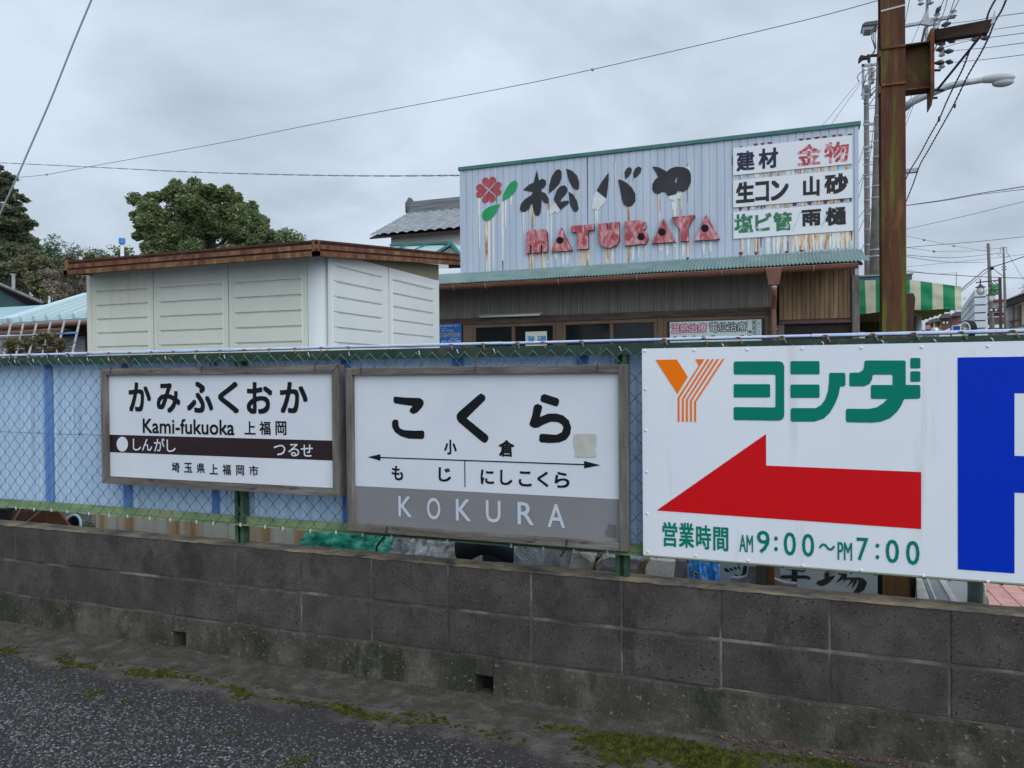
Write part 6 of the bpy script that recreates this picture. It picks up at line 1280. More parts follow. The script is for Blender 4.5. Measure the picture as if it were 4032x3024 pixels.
# tall conifer at the left edge: layered drooping sprays
YK = 26; kK = (AT((20, 450), YK) - CAM).dot(FW) / FPX * D
ct = thing('conifer_tree', 'tall dark ragged conifer cut by the left edge of the picture', 'tree', V((AT((-25, 500), YK).x, YK, 0)))
cm = MB(); bm2 = MB(); tx_ = AT((-25, 500), YK).x; ztop_ = AT((-20, 330), YK).z
bm2.tube([V((tx_, YK, 0)), V((tx_, YK, ztop_ - .3))], [.35, .05], n=8)
for (px, py, w, h) in ((-5, 362, 12, 7), (12, 378, 12, 7), (28, 385, 10, 6), (5, 395, 22, 9), (22, 412, 14, 7), (42, 425, 10, 6), (55, 432, 8, 5), (10, 425, 24, 10), (-15, 400, 30, 30), (30, 440, 16, 8), (45, 452, 9, 6), (12, 455, 26, 12), (40, 470, 22, 9), (62, 480, 14, 6), (74, 484, 7, 4), (20, 480, 28, 12), (-12, 470, 30, 40), (60, 492, 9, 6), (35, 500, 26, 12), (55, 512, 18, 9), (70, 520, 14, 8), (20, 520, 34, 16), (75, 535, 14, 8), (40, 540, 34, 14), (0, 540, 34, 20), (60, 556, 24, 12)):
    p_ = AT((px, py), YK + random.uniform(-1, 1)); leaves(cm, p_, (w * kK, w * kK, h * kK), int(60 + w * h * 2.2), .10, .15, .55, 2.2)
    bm2.tube([V((tx_, YK, p_.z + .5)), p_.lerp(V((tx_, YK, p_.z + .5)), .4), p_], [.03, .02, .01], n=5)
cm.build('crown', leafmat('conifer_needles', c(.065, .092, .05), c(.16, .18, .092), .6), ct); bm2.build('trunk', BARK, ct, smooth=True)
# bamboo and scrub
BAM = leafmat('bamboo_leaf', c(.06, .11, .05), c(.13, .19, .10), .5)
def bamboo(tips, base, Y, lab, n=26):
    t_ = thing('bamboo', lab, 'bamboo', V((AT(base, Y).x, Y, 0)), 'bamboo clump behind the shed'); cu_, lf = MB(), MB()
    for q in tips:
        b0_ = V((AT(base, Y).x + random.gauss(0, .3), Y + random.gauss(0, .3), 0)); tp_ = AT(q, Y); m_ = b0_.lerp(tp_, .7) + V((0, 0, .9))
        pts = [b0_.lerp(m_, i / 5) if i < 5 else m_ for i in range(6)] + [m_.lerp(tp_, .5) + V((0, 0, .15)), tp_]
        cu_.tube(pts, [.035] * 5 + [.02, .012, .005], n=5)
        for i in range(n):
            f = .25 + .75 * i / n; s_ = m_.lerp(tp_, (f - .25) / .75) if f > .4 else b0_.lerp(m_, .6 + f)
            leaves(lf, s_ + V((random.gauss(0, .25), random.gauss(0, .25), random.gauss(0, .12) - .08)), (.3, .3, .14), 16, .05, .1, .5, 3.6)
    lf.build('foliage', BAM, t_); cu_.build('culms', mat('bamboo_culm', c(.16, .17, .09)), t_)
bamboo([(130, 508), (118, 515), (105, 525), (95, 535)], (85, 600), 23, 'bamboo with the highest arching tip, right of the conifer')
bamboo([(175, 535), (160, 545), (145, 540)], (140, 600), 24, 'wispy bamboo between the arching bamboo and the shed roof')
bamboo([(212, 530), (200, 540), (190, 548), (222, 545)], (180, 610), 25, 'feathery bamboo just above the left end of the shed roof')
def scrub(name, blobs, Y, m_, lab, size=.09, twigs=30, cat='bush', group=None, den=1.0):
    t_ = thing(name, lab, cat, V((AT(blobs[0][:2], Y).x, Y, 0)), group); lf, tw = MB(), MB(); k = (AT(blobs[0][:2], Y) - CAM).dot(FW) / FPX * D
    for (px, py, w, h) in blobs:
        p_ = AT((px, py), Y + random.uniform(-.8, .8))
        for j in range(4): leaves(lf, p_ + V((random.gauss(0, .4) * w * k, random.gauss(0, .3) * w * k, random.gauss(0, .4) * h * k)), (w * k * .7, w * k * .6, h * k * .7), int(den * (50 + w * h * .35)), size, .1, .1, 1.8)
        for j in range(twigs // len(blobs) + 2):
            a = V((p_.x + random.gauss(0, .3) * w * k, p_.y, max(0, p_.z - h * k * 1.4))); tw.tube([a, a.lerp(p_, .6) + V((random.gauss(0, .15), 0, .1)), p_ + V((random.gauss(0, .6) * w * k, random.gauss(0, .3), random.gauss(.5, .5) * h * k))], [.3 * size, .18 * size, .06 * size], n=4)
        tw.tube([V((p_.x, p_.y, 0)), p_], [.7 * size, .3 * size], n=5)
    lf.build('foliage', m_, t_); tw.build('branches', BARK, t_); return t_
OLV = leafmat('olive_leaf', c(.12, .125, .06), c(.23, .22, .115), .5); BRN = leafmat('brown_twiggy_leaf', c(.19, .155, .12), c(.32, .265, .21), .45); DGN = leafmat('dull_green_leaf', c(.085, .105, .055), c(.17, .185, .10), .55)
scrub('tree', [(20, 560, 30, 20), (50, 555, 26, 20), (75, 565, 24, 18), (15, 590, 34, 22), (55, 590, 34, 22)], 22, DGN, 'dull green tree below the conifer above the dark gable', .10, 20, 'tree')
scrub('tree', [(60, 575, 18, 22), (90, 570, 22, 20), (110, 585, 20, 22), (85, 605, 28, 20)], 21, OLV, 'olive brown tree right of the dull green tree', .09, 24, 'tree')
scrub('tree', [(110, 595, 24, 20), (140, 585, 24, 18), (165, 592, 22, 20), (130, 620, 30, 20), (170, 620, 26, 18), (150, 560, 14, 12)], 20, BRN, 'bare brownish twiggy tree left of the shed', .075, 90, 'tree', den=.8)
scrub('tree', [(200, 560, 18, 12), (235, 558, 20, 12), (185, 580, 20, 14)], 24, OLV, 'faint scrubby tree behind the left corner of the shed roof', .08, 20, 'tree')
scrub('tree', [(10, 575, 24, 18), (45, 572, 24, 18), (80, 580, 24, 20), (115, 590, 24, 20), (150, 598, 24, 20), (185, 600, 22, 20), (20, 612, 26, 20), (60, 615, 26, 20), (100, 620, 26, 20), (140, 625, 26, 20), (175, 630, 24, 20)], 29, OLV, 'wide olive thicket filling the gap under the far left trees', .11, 30, 'thicket', den=1.3)
scrub('bush', [(78, 628, 12, 6), (84, 626, 16, 8), (98, 632, 12, 7)], 20.5, leafmat('lime_leaf', c(.10, .14, .03), c(.2, .24, .06), .4), 'lime green bush behind the gable end of the dark green house', .07, 14, den=.45)
bs = MB(); dry = scrub('bush', [(25, 745, 20, 12), (60, 742, 20, 14), (95, 735, 20, 14), (120, 725, 12, 10), (130, 745, 14, 10), (100, 755, 30, 10), (40, 760, 34, 10)], 5.9, leafmat('dried_shrub_leaf', c(.10, .085, .04), c(.22, .19, .10), .55), 'dry tan shrub with dull green leaves behind the left end of the fence', .021, 40)

# ================================================================ tiled house, teal gable, pale roof between shed and shop
z2 = zoom(900, 700, 1000)
A2 = lambda q, Y=None, X=None: at(*z2(q), Y=Y, X=X)
YH = 19
th = thing('tiled_house', 'white walled house with grey tiled roof beside the shop sign wall', 'house', V((A2((1700, 500), YH).x, YH + 2, 0)))
a_, b_ = A2((1222, 515), YH), A2((2110, 440), YH); r0_, r1_ = A2((1580, 312), YH + 2.6), A2((2110, 276), YH + 2.6)
b_ = V((b_.x, YH, a_.z)); r1_ = V((r1_.x, YH + 2.6, r0_.z))
def tile(u, v):
    p_ = (a_.lerp(b_, u)).lerp(r0_.lerp(r1_, u), v); w = abs(math.sin(p_.x * math.pi / .30)) ; k_ = (v * 11) % 1
    return p_ + V((0, -.02, .045 * w + .035 * (1 - k_)))
mbt = MB().grid(tile, 190, 66).build('roof', mat('grey_roof_tile', [(.3, c(.15, .165, .18)), (.6, c(.25, .27, .285)), (.8, c(.33, .35, .36))], scale=4, rough=.45), th)
MB().hexa([r0_ + V((0, -.18, -.05)), r1_ + V((0, -.18, -.05)), r1_ + V((0, .18, -.05)), r0_ + V((0, .18, -.05)), r0_ + V((.05, -.12, .36)), r1_ + V((0, -.12, .36)), r1_ + V((0, .12, .36)), r0_ + V((.05, .12, .36))]).build('ridge', mat('ridge_tile', [(.35, c(.07, .075, .08)), (.65, c(.20, .21, .22))], scale=3, stretch=(.3, 1, 9), rough=.6), th)
MB().blob(r0_ + V((0, 0, .2)), (.14, .2, .32), .2, 2, 8).build('ridge_end', mat('ridge_end', c(.09, .095, .1)), th)
MB().hexa([a_ + V((.0, .05, -.06)), b_ + V((0, .05, -.06)), r1_ + V((0, 0, -.2)), r0_ + V((0, 0, -.2)), a_ + V((0, .02, -.03)), b_ + V((0, .02, -.03)), r1_ + V((0, 0, -.1)), r0_ + V((0, 0, -.1))]).build('eave', mat('brown_eave', c(.10, .07, .055)), th)
wl_ = A2((1415, 560), YH + .4)
MB().box(wl_.x, b_.x, YH + .4, YH + 5, 0, a_.z + .1).build('wall', mat('off_white_plaster', [(.3, c(.62, .60, .57)), (.7, c(.70, .68, .65))], scale=2, rough=.9), th)
tg = thing('teal_gable_roof', 'small teal metal gabled roof between the rusty shed and the shop', 'roof', V((A2((1900, 620), 14).x, 14, 0)))
TG = mat('teal_metal_roof', [(.3, c(.30, .45, .46)), (.7, c(.42, .55, .56))], scale=2, rough=.3); TGT = mat('teal_roof_trim', c(.05, .22, .20), rough=.5)
pk_ = A2((1955, 570), 13); le = A2((1800, 665), 13); re = A2((2040, 680), 13); pkb = A2((1420, 592), 16.5); leb = A2((1100, 700), 16.5)
MB().hexa([pk_ - V((0, 0, .05)), le - V((0, 0, .05)), leb - V((0, 0, .05)), pkb - V((0, 0, .05)), pk_, le, leb, pkb]).build('roof_slope', TG, tg)
MB().hexa([pk_ - V((0, 0, .06)), re - V((0, 0, .06)), re + V((.6, 3.5, -.06)), pkb + V((0, 0, -.06)), pk_ - V((0, 0, .01)), re, re + V((.6, 3.5, 0)), pkb - V((0, 0, .01))]).build('roof_slope', TG, tg)
for q0, q1 in ((pk_, le), (pk_, re)): MB().bar(q0 + V((0, -.04, -.02)), q1 + V((0, -.04, -.02)), .05, .10, (0, 1, 0)).build('barge_board', TGT, tg)
for f in (.3, .62): MB().bar(pk_.lerp(pkb, f) + V((0, 0, .02)), le.lerp(leb, f) + V((0, 0, .02)), .07, .05).build('roof_batten', TGT, tg)
MB().bar(pk_ + V((-.05, 0, .02)), pkb + V((0, 0, .02)), .10, .05).build('ridge_cap', TGT, tg)
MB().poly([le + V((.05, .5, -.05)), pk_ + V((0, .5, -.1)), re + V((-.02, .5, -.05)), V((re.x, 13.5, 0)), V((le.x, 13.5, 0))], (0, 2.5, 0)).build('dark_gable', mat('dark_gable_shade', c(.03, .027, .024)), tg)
MB().bar(pk_ + V((0, .02, -.08)), pk_ + V((0, .02, -.32)), .12, .06, (0, 1, 0)).build('king_post', PLW, tg)
la = thing('lamp_shade', 'tiny white lamp shade beneath the teal gable', 'lamp', A2((2010, 745), 12.5))
MB().poly([A2(q, 12.5) for q in ((1983, 742), (2025, 725), (2036, 728), (2036, 742))], (0, .15, 0)).build('shade', WHITE, la)
pr = MB(); q4 = [A2((1700, 905), 9.3), A2((2050, 865), 9.3), A2((2050, 785), 11.5), A2((1700, 795), 11.5)]
pr.hexa([p_ - V((0, 0, .05)) for p_ in q4] + q4); pr.build('pale_sheet_roof', mat('pale_sheet_roof', [(.3, c(.5, .53, .55)), (.7, c(.58, .6, .62))], scale=2, rough=.4), label='pale sheet roof joining the shop eaves below the teal gable', cat='roof')

# ================================================================ things lying behind the wall
zj1 = zoom(0, 2000, 900); zj2 = zoom(1200, 2080, 900); zj3 = zoom(2050, 2130, 900); zj4 = zoom(2800, 2180, 600); zj5 = zoom(3350, 2230, 682)
def slab(name, q, T, Y, th_, m_, label, cat, parent=None, ground=True, bevel=.004, group=None):
    """outline standing at its own distance, real thickness, carried down to the ground behind the wall"""
    P_ = [at(*T(p_), Y=Y) for p_ in q]
    if ground:
        zl = min(p_.z for p_ in P_); P_ = [V((p_.x, p_.y, 0)) if p_.z < zl + .03 else p_ for p_ in P_]
    return MB().poly(P_, (0, th_, 0)).build(name, m_, parent, label, cat, group, bevel=bevel)
slab('rusty_sheet', [(120, 30), (560, 35), (690, 190), (740, 330), (60, 330)], zj1, 3.55, .012, mat('rusty_brown_sheet', [(.3, c(.10, .035, .02)), (.6, c(.22, .085, .04)), (.8, c(.3, .14, .08))], scale=6, rough=.9), 'rust brown steel sheet leaning behind the left end of the wall', 'sheet')
slab('dark_hole_fill', [(-60, 10), (70, 15), (125, 330), (-60, 330)], zj1, 3.75, .3, DARK, 'black block filling the dark hole in the bottom left gap under the fence', 'filler')  # added black block stands in for the shade of a dark hole
for a, b_, l in (((185, 30), (118, 150), 'left of two pale ropes hanging over the rusty sheet'), ((385, 35), (240, 155), 'right of two pale ropes hanging over the rusty sheet')):
    p_, q_ = at(*zj1(a), Y=3.52), at(*zj1(b_), Y=3.50); MB().tube([p_ + (p_ - q_) * .2, p_, q_, q_ + (q_ - p_) * 1.2], .006, n=6).build('rope', mat('pale_rope', c(.30, .27, .20)), label=l, cat='rope')
bc = at(*zj1((690, 200)), Y=3.72); kb = (bc - CAM).dot(FW) / FPX * (900 / 2212)
bsn = thing('plastic_basin', 'pale blue rimmed plastic basin propped up beside the rusty sheet', 'basin', V((bc.x, 3.8, 0)))
ax1, ax2 = V((1, .25, 0)).normalized(), V((0, .28, 1)).normalized(); nb_ = ax1.cross(ax2).normalized()
nb_ = nb_ if nb_.y > 0 else -nb_
rw, rh = 92 * kb, 130 * kb
MB().tube([bc + ax1 * rw * math.cos(t * .2244) + ax2 * rh * math.sin(t * .2244) for t in range(29)], .009, n=8).build('rim', mat('basin_rim', c(.45, .62, .72), rough=.4), bsn, smooth=True)
MB().grid(lambda u, v: bc + (ax1 * rw * math.cos(6.2832 * u) + ax2 * rh * math.sin(6.2832 * u)) * (1 - .35 * v if v < .9 else 0) + nb_ * .12 * min(1, v * 1.1), 32, 10).build('bowl', mat('basin_bowl', c(.06, .12, .15), rough=.4), bsn, smooth=True)
slab('grey_board', [(770, 60), (890, 65), (895, 330), (770, 330)], zj1, 4.1, .03, mat('grey_board', c(.25, .24, .22)), 'grey board between the basin and the shed base', 'board')
wd_ = thing('weed', 'small green weed between basin and stained shed base', 'plant', at(*zj1((865, 200)), Y=3.6)); wm_ = MB(); leaves(wm_, at(*zj1((868, 170)), Y=3.6), (.03, .03, .04), 60, .014, .1); wm_.build('foliage', OLV, wd_)
st_ = at(*zj1((868, 260)), Y=3.6); MB().tube([V((st_.x, 3.6, 0)), st_ + V((0, 0, .05))], .004, n=4).build('stem', BARK, wd_)
# green net bale and grey roll
def bale(c0, c1, r_, m_, seed, amp=.10, n=40):
    ax = (V(c1) - V(c0)); L_ = ax.length; ax.normalize(); a1_ = ax.cross(V((0, 0, 1))).normalized(); a2_ = a1_.cross(ax)
    def fn(u, v):
        th_ = 6.2832 * u; t = v; k = 1 + amp * noise.noise(V((math.cos(th_) * 2.5, math.sin(th_) * 2.5, v * 5 + seed))) + .09 * noise.noise(V((math.cos(th_) * 9, v * 16 + seed, math.sin(th_) * 9))) + .05 * noise.noise(V((math.cos(th_) * 20, v * 40 + seed, math.sin(th_) * 20)))
        e2 = min(1, v / .06, (1 - v) / .06) ** .5 if 0 < v < 1 else 0
        return V(c0) + ax * L_ * t + (a1_ * math.cos(th_) + a2_ * math.sin(th_)) * r_ * k * e2
    return MB().grid(fn, n, 60)
NETG = mat('green_net', [(.34, c(.004, .10, .065)), (.5, c(.02, .32, .20)), (.66, c(.22, .55, .42))], scale=15, stretch=(.7, 1, 2.4), detail=8, rough=.9, bump=1, bscale=60)
NETW = mat('grey_net', [(.34, c(.10, .11, .10)), (.5, c(.34, .35, .33)), (.66, c(.58, .59, .56))], scale=15, stretch=(1, 1, 2), detail=8, rough=.9, bump=1, bscale=60)
g0, g1, g2_ = at(*zj2((170, 130)), Y=3.62), at(*zj2((960, 170)), Y=3.62), at(*zj2((1560, 190)), Y=3.66)
bale((g0.x, 3.62, .33), (g1.x + .06, 3.62, .33), .335, NETG, 1).build('net_bale', NETG, label='crumpled bright green net bale lying behind the wall under the middle board', cat='net', smooth=True)
bale((g1.x - .02, 3.66, .31), (g2_.x + .02, 3.60, .31), .32, NETW, 5).build('net_roll', NETW, label='grey white net roll touching the green net bale', cat='net', smooth=True)
MB().tube([at(*zj2((780, 0)), Y=3.22), at(*zj2((770, 80)), Y=3.23), at(*zj2((700, 170)), Y=3.25), at(*zj2((690, 230)), Y=3.26)], .005, n=5).build('loose_cord', BLK, label='dark cord lying over the green net bale', cat='cord')
tc_ = at(*zj2((1790, 330)), Y=3.62); tyre = thing('tyre', 'black rubber tyre standing between grey net roll and netted slab', 'tyre', V((tc_.x, 3.62, 0)))
tr_ = .34
MB().grid(lambda u, v: V((tc_.x + (tr_ - .09 + .09 * math.cos(6.2832 * v)) * math.cos(6.2832 * u), 3.62 + .10 * math.sin(6.2832 * v), .33 + (tr_ - .09 + .09 * math.cos(6.2832 * v)) * math.sin(6.2832 * u) * .92)), 48, 14).build('rubber', mat('dark_tyre_rubber', [(.3, c(.012, .015, .022)), (.7, c(.03, .035, .045))], scale=10, rough=.7), tyre, smooth=True)
slab('dark_board', [(1560, 120), (2120, 160), (2110, 420), (1500, 420)], zj2, 3.8, .03, mat('slate_board', c(.03, .037, .045)), 'dark slate board behind the tyre', 'board')
slab('netted_slab', [(-60, 70), (60, 40), (505, 95), (470, 260), (440, 420), (-100, 420)], zj3, 3.5, .14, mat('pale_netted_slab', [(.34, c(.26, .27, .255)), (.5, c(.46, .475, .45)), (.68, c(.66, .68, .65))], scale=9, stretch=(2, 1, 1), detail=8, rough=.9, bump=.8, bscale=70, dist=.8), 'pale net wrapped slab right of the tyre', 'slab', bevel=.02)
MB().tube([at(*zj3((-40, 130)), Y=3.44), at(*zj3((20, 190)), Y=3.44), at(*zj3((70, 180)), Y=3.44), at(*zj3((150, 100)), Y=3.44)], .004, n=5).build('pale_cord', mat('pale_blue_cord', c(.3, .42, .44)), label='thin pale blue cord looping over the netted slab', cat='cord')
STN = mat('rough_stone', [(.3, c(.20, .175, .135)), (.5, c(.42, .385, .30)), (.7, c(.62, .575, .47))], scale=14, detail=9, rough=.95, bump=1, bscale=50)
def stone(q, T, Y, th_, m_, label, seed, n=6, cat='stone', r_=.02):
    P_ = [at(*T(p_), Y=Y) for p_ in q]; zl = min(p_.z for p_ in P_); P_ = [V((p_.x, p_.y, zl - .12)) if p_.z < zl + .015 else p_ for p_ in P_]
    cc = sum(P_, V((0, 0, 0))) / len(P_); mb = MB(); N_ = len(P_); vs = []
    for k_, (sc_, dy) in enumerate(((.86, -.02), (1, .02), (1, th_ - .02), (.86, th_ + .01))):
        for p_ in P_:
            w = cc + (p_ - cc) * sc_; vs.append(w + V((noise.noise(w * 19), noise.noise(w * 23 + V((5, 0, 0))), noise.noise(w * 17))) * r_ + V((0, dy, 0)))
    fs = [(k_ * N_ + i, k_ * N_ + (i + 1) % N_, (k_ + 1) * N_ + (i + 1) % N_, (k_ + 1) * N_ + i) for k_ in range(3) for i in range(N_)] + [tuple(range(N_)), tuple(range(3 * N_, 4 * N_))]
    return mb.add(vs, fs).build('stone' if cat == 'stone' else cat.replace(' ', '_'), m_, label=label, cat=cat, bevel=.006)
def rubble(label, x0, x1, Y, z0):
    mb = MB(); return mb
stone([(505, 95), (590, 85), (685, 115), (715, 200), (712, 275), (500, 270), (490, 180)], zj3, 3.36, .14, STN, 'rough tan stone just right of the netted slab', 1)
stone([(690, 125), (760, 120), (775, 200), (745, 285), (715, 285), (700, 200)], zj3, 3.42, .12, mat('dark_stone', c(.07, .06, .055)), 'narrow dark stone wedged between the two tan stones', 2)
stone([(770, 135), (850, 125), (860, 150), (830, 170), (820, 200), (880, 225), (900, 290), (740, 290), (745, 210)], zj3, 3.33, .10, STN, 'pale hollow stone left of the right fence post', 3)
stone([(790, 160), (850, 135), (1000, 135), (1160, 150), (1190, 175), (1160, 205), (1050, 215), (850, 215), (800, 195)], zj3, 3.27, .09, mat('wet_grey_stone', [(.3, c(.10, .09, .085)), (.7, c(.42, .41, .40))], scale=10, stretch=(.5, 1, 3), rough=.5, bump=.6), 'flat grey stone passing behind the right fence post', 4, r_=.008)
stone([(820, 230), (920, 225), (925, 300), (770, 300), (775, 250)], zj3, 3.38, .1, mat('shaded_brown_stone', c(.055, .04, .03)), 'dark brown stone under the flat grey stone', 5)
stone([(1120, 240), (1190, 175), (1235, 175), (1215, 260), (1180, 325), (1085, 320), (1075, 265)], zj3, 3.30, .12, mat('ochre_stone', [(.3, c(.2, .155, .085)), (.7, c(.42, .34, .2))], scale=12, rough=.9, bump=.6), 'ochre stone right of the right fence post', 6)
stone([(1245, 160), (1500, 190), (1490, 240), (1440, 350), (1180, 330), (1215, 240)], zj3, 3.28, .09, mat('pale_concrete_chunk', [(.3, c(.52, .475, .40)), (.7, c(.66, .62, .54))], scale=16, detail=9, rough=.95, bump=.5), 'pale concrete chunk with crack under the left end of the parking sign', 7, cat='concrete chunk', r_=.006)
stone([(1505, 190), (1600, 195), (1620, 300), (1590, 360), (1440, 350), (1480, 270)], zj3, 3.34, .12, mat('grey_stone', [(.3, c(.16, .145, .135)), (.7, c(.30, .285, .27))], scale=12, rough=.95, bump=.5), 'dull grey stone between the pale concrete chunk and blue tarp', 8)
# blue tarp bundle
tq = at(*zj3((1720, 320)), Y=3.36)
def tarp(u, v):
    th_ = 6.2832 * u; ph = math.pi * (v - .5); d = V((math.cos(ph) * math.cos(th_), math.cos(ph) * math.sin(th_), math.sin(ph)))
    k = 1 + .22 * noise.noise(d * 3.1) + .16 * noise.noise(d * 8) + .08 * noise.noise(d * 17); return V((tq.x, 3.42, .45)) + V((d.x * .088, d.y * .10, d.z * .28)) * k
bt = thing('blue_tarp', 'crumpled bright blue tarp bundle with a grey eyelet', 'tarp', V((tq.x, 3.42, 0)))
MB().grid(tarp, 60, 40).build('sheet', mat('blue_tarp_sheet', [(.34, c(.008, .14, .48)), (.5, c(.03, .32, .74)), (.66, c(.40, .62, .82))], scale=14, stretch=(3, 1, .7), detail=7, rough=.4, bump=.5, dist=1), bt)
eq = at(*zj3((1697, 322)), Y=3.315); MB().tube([eq + V((.009 * math.cos(i * .5236), 0, .009 * math.sin(i * .5236))) for i in range(13)], .003, n=6).build('eyelet', mat('grey_eyelet', c(.4, .4, .38), rough=.4, metal=.3), bt)
MB().poly([eq + V((.007 * math.cos(i * .7854), -.001, .007 * math.sin(i * .7854))) for i in range(8)]).build('eyelet_hole', BLACK, bt)
# leaning board with brush writing
yW = 3.62
wb_ = thing('brush_lettered_board', 'pale green grey board with black brush lettering under the parking sign', 'sign', at(*zj4((800, 500)), Y=yW))
xa_, xb_ = at(*zj4((-250, 300)), Y=yW).x, at(*zj5((342, 250)), Y=yW).x
MB().box(xa_, xb_, yW, yW + .02, .12, .74).build('board', mat('pale_weathered_board', [(.3, c(.44, .50, .46)), (.6, c(.54, .60, .56)), (.8, c(.62, .66, .62))], scale=6, detail=8, rough=.8, speck=(c(.24, .27, .22), 6, .62, (1, 1, .5))), wb_)
_bw = ([(190, 215), (215, 205), (260, 240), (262, 265), (235, 268), (195, 245)], [(262, 215), (285, 202), (318, 230), (315, 248), (290, 248)], [(322, 195), (345, 186), (374, 215), (370, 235), (345, 232)], [(380, 180), (400, 175), (428, 205), (425, 225), (402, 220)],
           [(470, 170), (526, 180), (515, 270), (480, 330), (430, 355), (425, 335), (455, 280)], [(335, 285), (380, 310), (430, 345), (435, 360), (400, 350), (350, 315)],
           [(1060, 225), (1170, 235), (1168, 310), (1005, 315), (1000, 345), (1040, 362), (1165, 362), (1165, 437), (1245, 440), (1252, 362), (1380, 360), (1440, 378), (1448, 350), (1420, 330), (1390, 315), (1255, 315), (1255, 250), (1330, 270), (1380, 245), (1100, 220)],
           [(1650, 270), (1710, 275), (1715, 335), (1805, 315), (1770, 370), (1690, 440), (1620, 470), (1560, 460), (1522, 425), (1560, 395), (1650, 365)],
           [(1815, 280), (1975, 290), (1970, 345), (2150, 345), (2212, 360), (2265, 420), (2225, 520), (2150, 575), (2060, 570), (2120, 480), (2140, 400), (2120, 372), (2118, 410), (2060, 495), (2040, 490), (2070, 400), (1950, 505), (2015, 420), (2030, 380), (1960, 380), (1860, 485), (1920, 415), (1935, 370), (1890, 385), (1800, 430), (1870, 350), (1895, 315), (1850, 305)])
marks('brush_letter', mat('dark_olive_ink', [(.3, c(.018, .02, .014)), (.7, c(.045, .048, .032))], scale=9, rough=.7), wb_, [_bw[:6], _bw[6:7], _bw[7:]], zj4, yW - .0015)
# post base: steel shoe with twin posts
sb_ = thing('post_base', 'grey steel shoe with one olive and one rusty square stub standing behind the wall', 'post base', at(*zj4((780, 480)), Y=3.32))
slab('shoe', [(275, 365), (300, 355), (420, 355), (520, 330), (545, 200), (560, 180), (660, 185), (672, 240), (680, 455), (920, 468), (915, 370), (990, 400), (1100, 430), (1240, 440), (1262, 500), (1262, 700), (275, 700)], zj4, 3.36, .03, mat('grey_concrete_shoe', [(.3, c(.19, .18, .17)), (.55, c(.30, .285, .27)), (.75, c(.5, .48, .46))], scale=14, detail=8, rough=.9, bump=.4), None, None, sb_)
slab('olive_stub', [(665, 120), (800, 130), (805, 460), (680, 455)], zj4, 3.30, .05, mat('olive_steel', [(.3, c(.045, .045, .03)), (.7, c(.10, .095, .065))], scale=8, stretch=(3, 1, .4), rough=.8), None, None, sb_)
slab('rusty_stub', [(802, 120), (912, 130), (922, 468), (806, 460)], zj4, 3.31, .05, RUST, None, None, sb_)
slab('white_pipe', [(915, 130), (1000, 130), (998, 400), (960, 385), (918, 370)], zj4, 3.42, .04, mat('flaky_white_pipe', [(.3, c(.2, .18, .17)), (.7, c(.45, .44, .43))], scale=20, rough=.8), None, None, sb_)
slab('timber_block', [(442, 60), (755, 90), (760, 420), (440, 420)], zj5, 3.62, .10, mat('dark_amber_timber', [(.3, c(.13, .058, .018)), (.7, c(.22, .105, .034))], scale=5, stretch=(3, 1, .3), rough=.7), 'dark amber brown timber block behind the wall below the parking sign', 'timber')
slab('metal_sheet', [(344, 60), (445, 70), (440, 420), (336, 420)], zj5, 3.72, .02, mat('dark_green_panel', c(.012, .018, .02)), 'black green panel between the lettered board and amber timber', 'panel')
slab('dark_tarpaulin', [(752, 80), (835, 90), (850, 450), (756, 450)], zj5, 3.78, .05, DARK, 'black crumpled sheet between amber timber and the stone kerbs', 'sheet')
KB = mat('grey_kerb_stone', [(.3, c(.28, .27, .255)), (.7, c(.42, .41, .39))], scale=12, detail=8, rough=.95, bump=.3)
KBD = mat('dark_gutter_channel', [(.3, c(.13, .14, .145)), (.7, c(.22, .23, .235))], scale=8, detail=8, rough=.9)
def plank(q, Ya, Yb, m_, label, cat, name, th_=.06):
    (a, b_, c_, d) = q; P_ = [at(*zj5(a), Y=Yb), at(*zj5(b_), Y=Yb), at(*zj5(c_), Y=Ya), at(*zj5(d), Y=Ya)]
    dn = V((0, .03, -th_)); return MB().hexa([p_ + dn for p_ in P_] + P_).build(name, m_, label=label, cat=cat, bevel=.004)
plank([(830, 120), (905, 125), (1030, 470), (850, 470)], 3.5, 3.9, KB, 'pale narrow kerb stone left of the dark drain channel', 'kerb stone', 'kerb_stone')
plank([(905, 125), (1130, 150), (1330, 500), (1040, 480)], 3.52, 3.92, KBD, 'dark grey drain channel leaning behind the wall', 'drain channel', 'drain_channel')
plank([(950, 130), (985, 135), (1130, 480), (1090, 475)], 3.505, 3.905, KB, 'thin raised kerb edge lying along the drain channel', 'kerb stone', 'kerb_edge', .03)
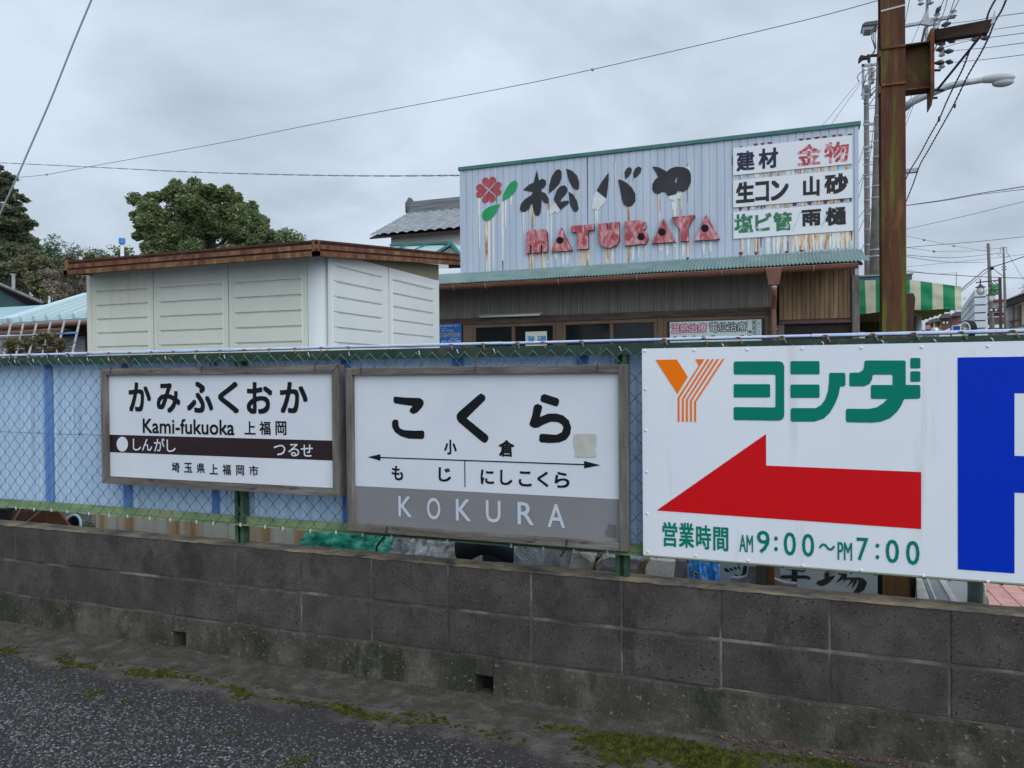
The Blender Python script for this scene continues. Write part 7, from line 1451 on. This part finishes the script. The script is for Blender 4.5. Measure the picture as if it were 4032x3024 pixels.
plank([(1110, 140), (1195, 150), (1410, 500), (1310, 490)], 3.5, 3.9, KB, 'grey kerb stone right of the dark drain channel', 'kerb stone', 'kerb_stone')
slab('mottled_sheet', [(1190, 150), (1515, 180), (1510, 500), (1400, 500)], zj5, 3.95, .02, mat('mottled_white_panel', [(.4, c(.66, .72, .76)), (.6, c(.76, .80, .83))], scale=25, rough=.6), 'mottled white panel between kerb stones and grey green post', 'panel')
gq_ = at(*zj5((1590, 400)), Y=3.3); MB().tube([V((gq_.x, 3.3, 0)), V((gq_.x, 3.3, 1.3))], (88 * (gq_ - CAM).dot(FW) / FPX * 682 / 2212), n=16).build('round_post', mat('grey_green_post', [(.3, c(.07, .09, .085)), (.7, c(.15, .175, .165))], scale=9, stretch=(3, 3, .4), rough=.7), label='round grey green post rising behind the parking sign', cat='post', smooth=True)
slab('cream_sheet', [(1680, 330), (1760, 440), (1830, 540), (1670, 540)], zj5, 3.9, .02, mat('cream_sheet', c(.48, .52, .42)), 'small cream sheet at the foot of the grey green post', 'sheet')
PAV = mat('pink_paver', [(.3, c(.42, .20, .175)), (.7, c(.58, .33, .29))], scale=9, detail=7, rough=.9, island=.12)
pv = MB()
for i in range(7):
    for j in range(30):
        x = 1.02 + .105 * i + .02 * 0; y = 4.3 + .215 * j + (.107 if i % 2 else 0); pv.box(x + .003, x + .102, y + .003, y + .212, -.002, .018)
pv.build('paved_path', PAV, kind='structure')
SOILR = mat('dark_rubble', [(.3, c(.02, .018, .016)), (.55, c(.07, .062, .055)), (.75, c(.2, .18, .16))], scale=14, detail=9, rough=.95, bump=1, bscale=60)
MB().grid(lambda u, v: V((.55 + .45 * u, 4.1 + 2.3 * v, -.01 + .09 * math.sin(math.pi * u) * (1 + .5 * noise.noise(V((u * 6, v * 14, 0)))) + .02 * noise.noise(V((u * 20, v * 60, 3))))), 20, 60).build('soil_bank', SOILR, kind='structure')
stone([(1690, 245), (1740, 240), (1772, 275), (1760, 325), (1690, 320)], zj5, 4.6, .15, STN, 'tan stone beside the pink pavers at the right', 9)
#@@END
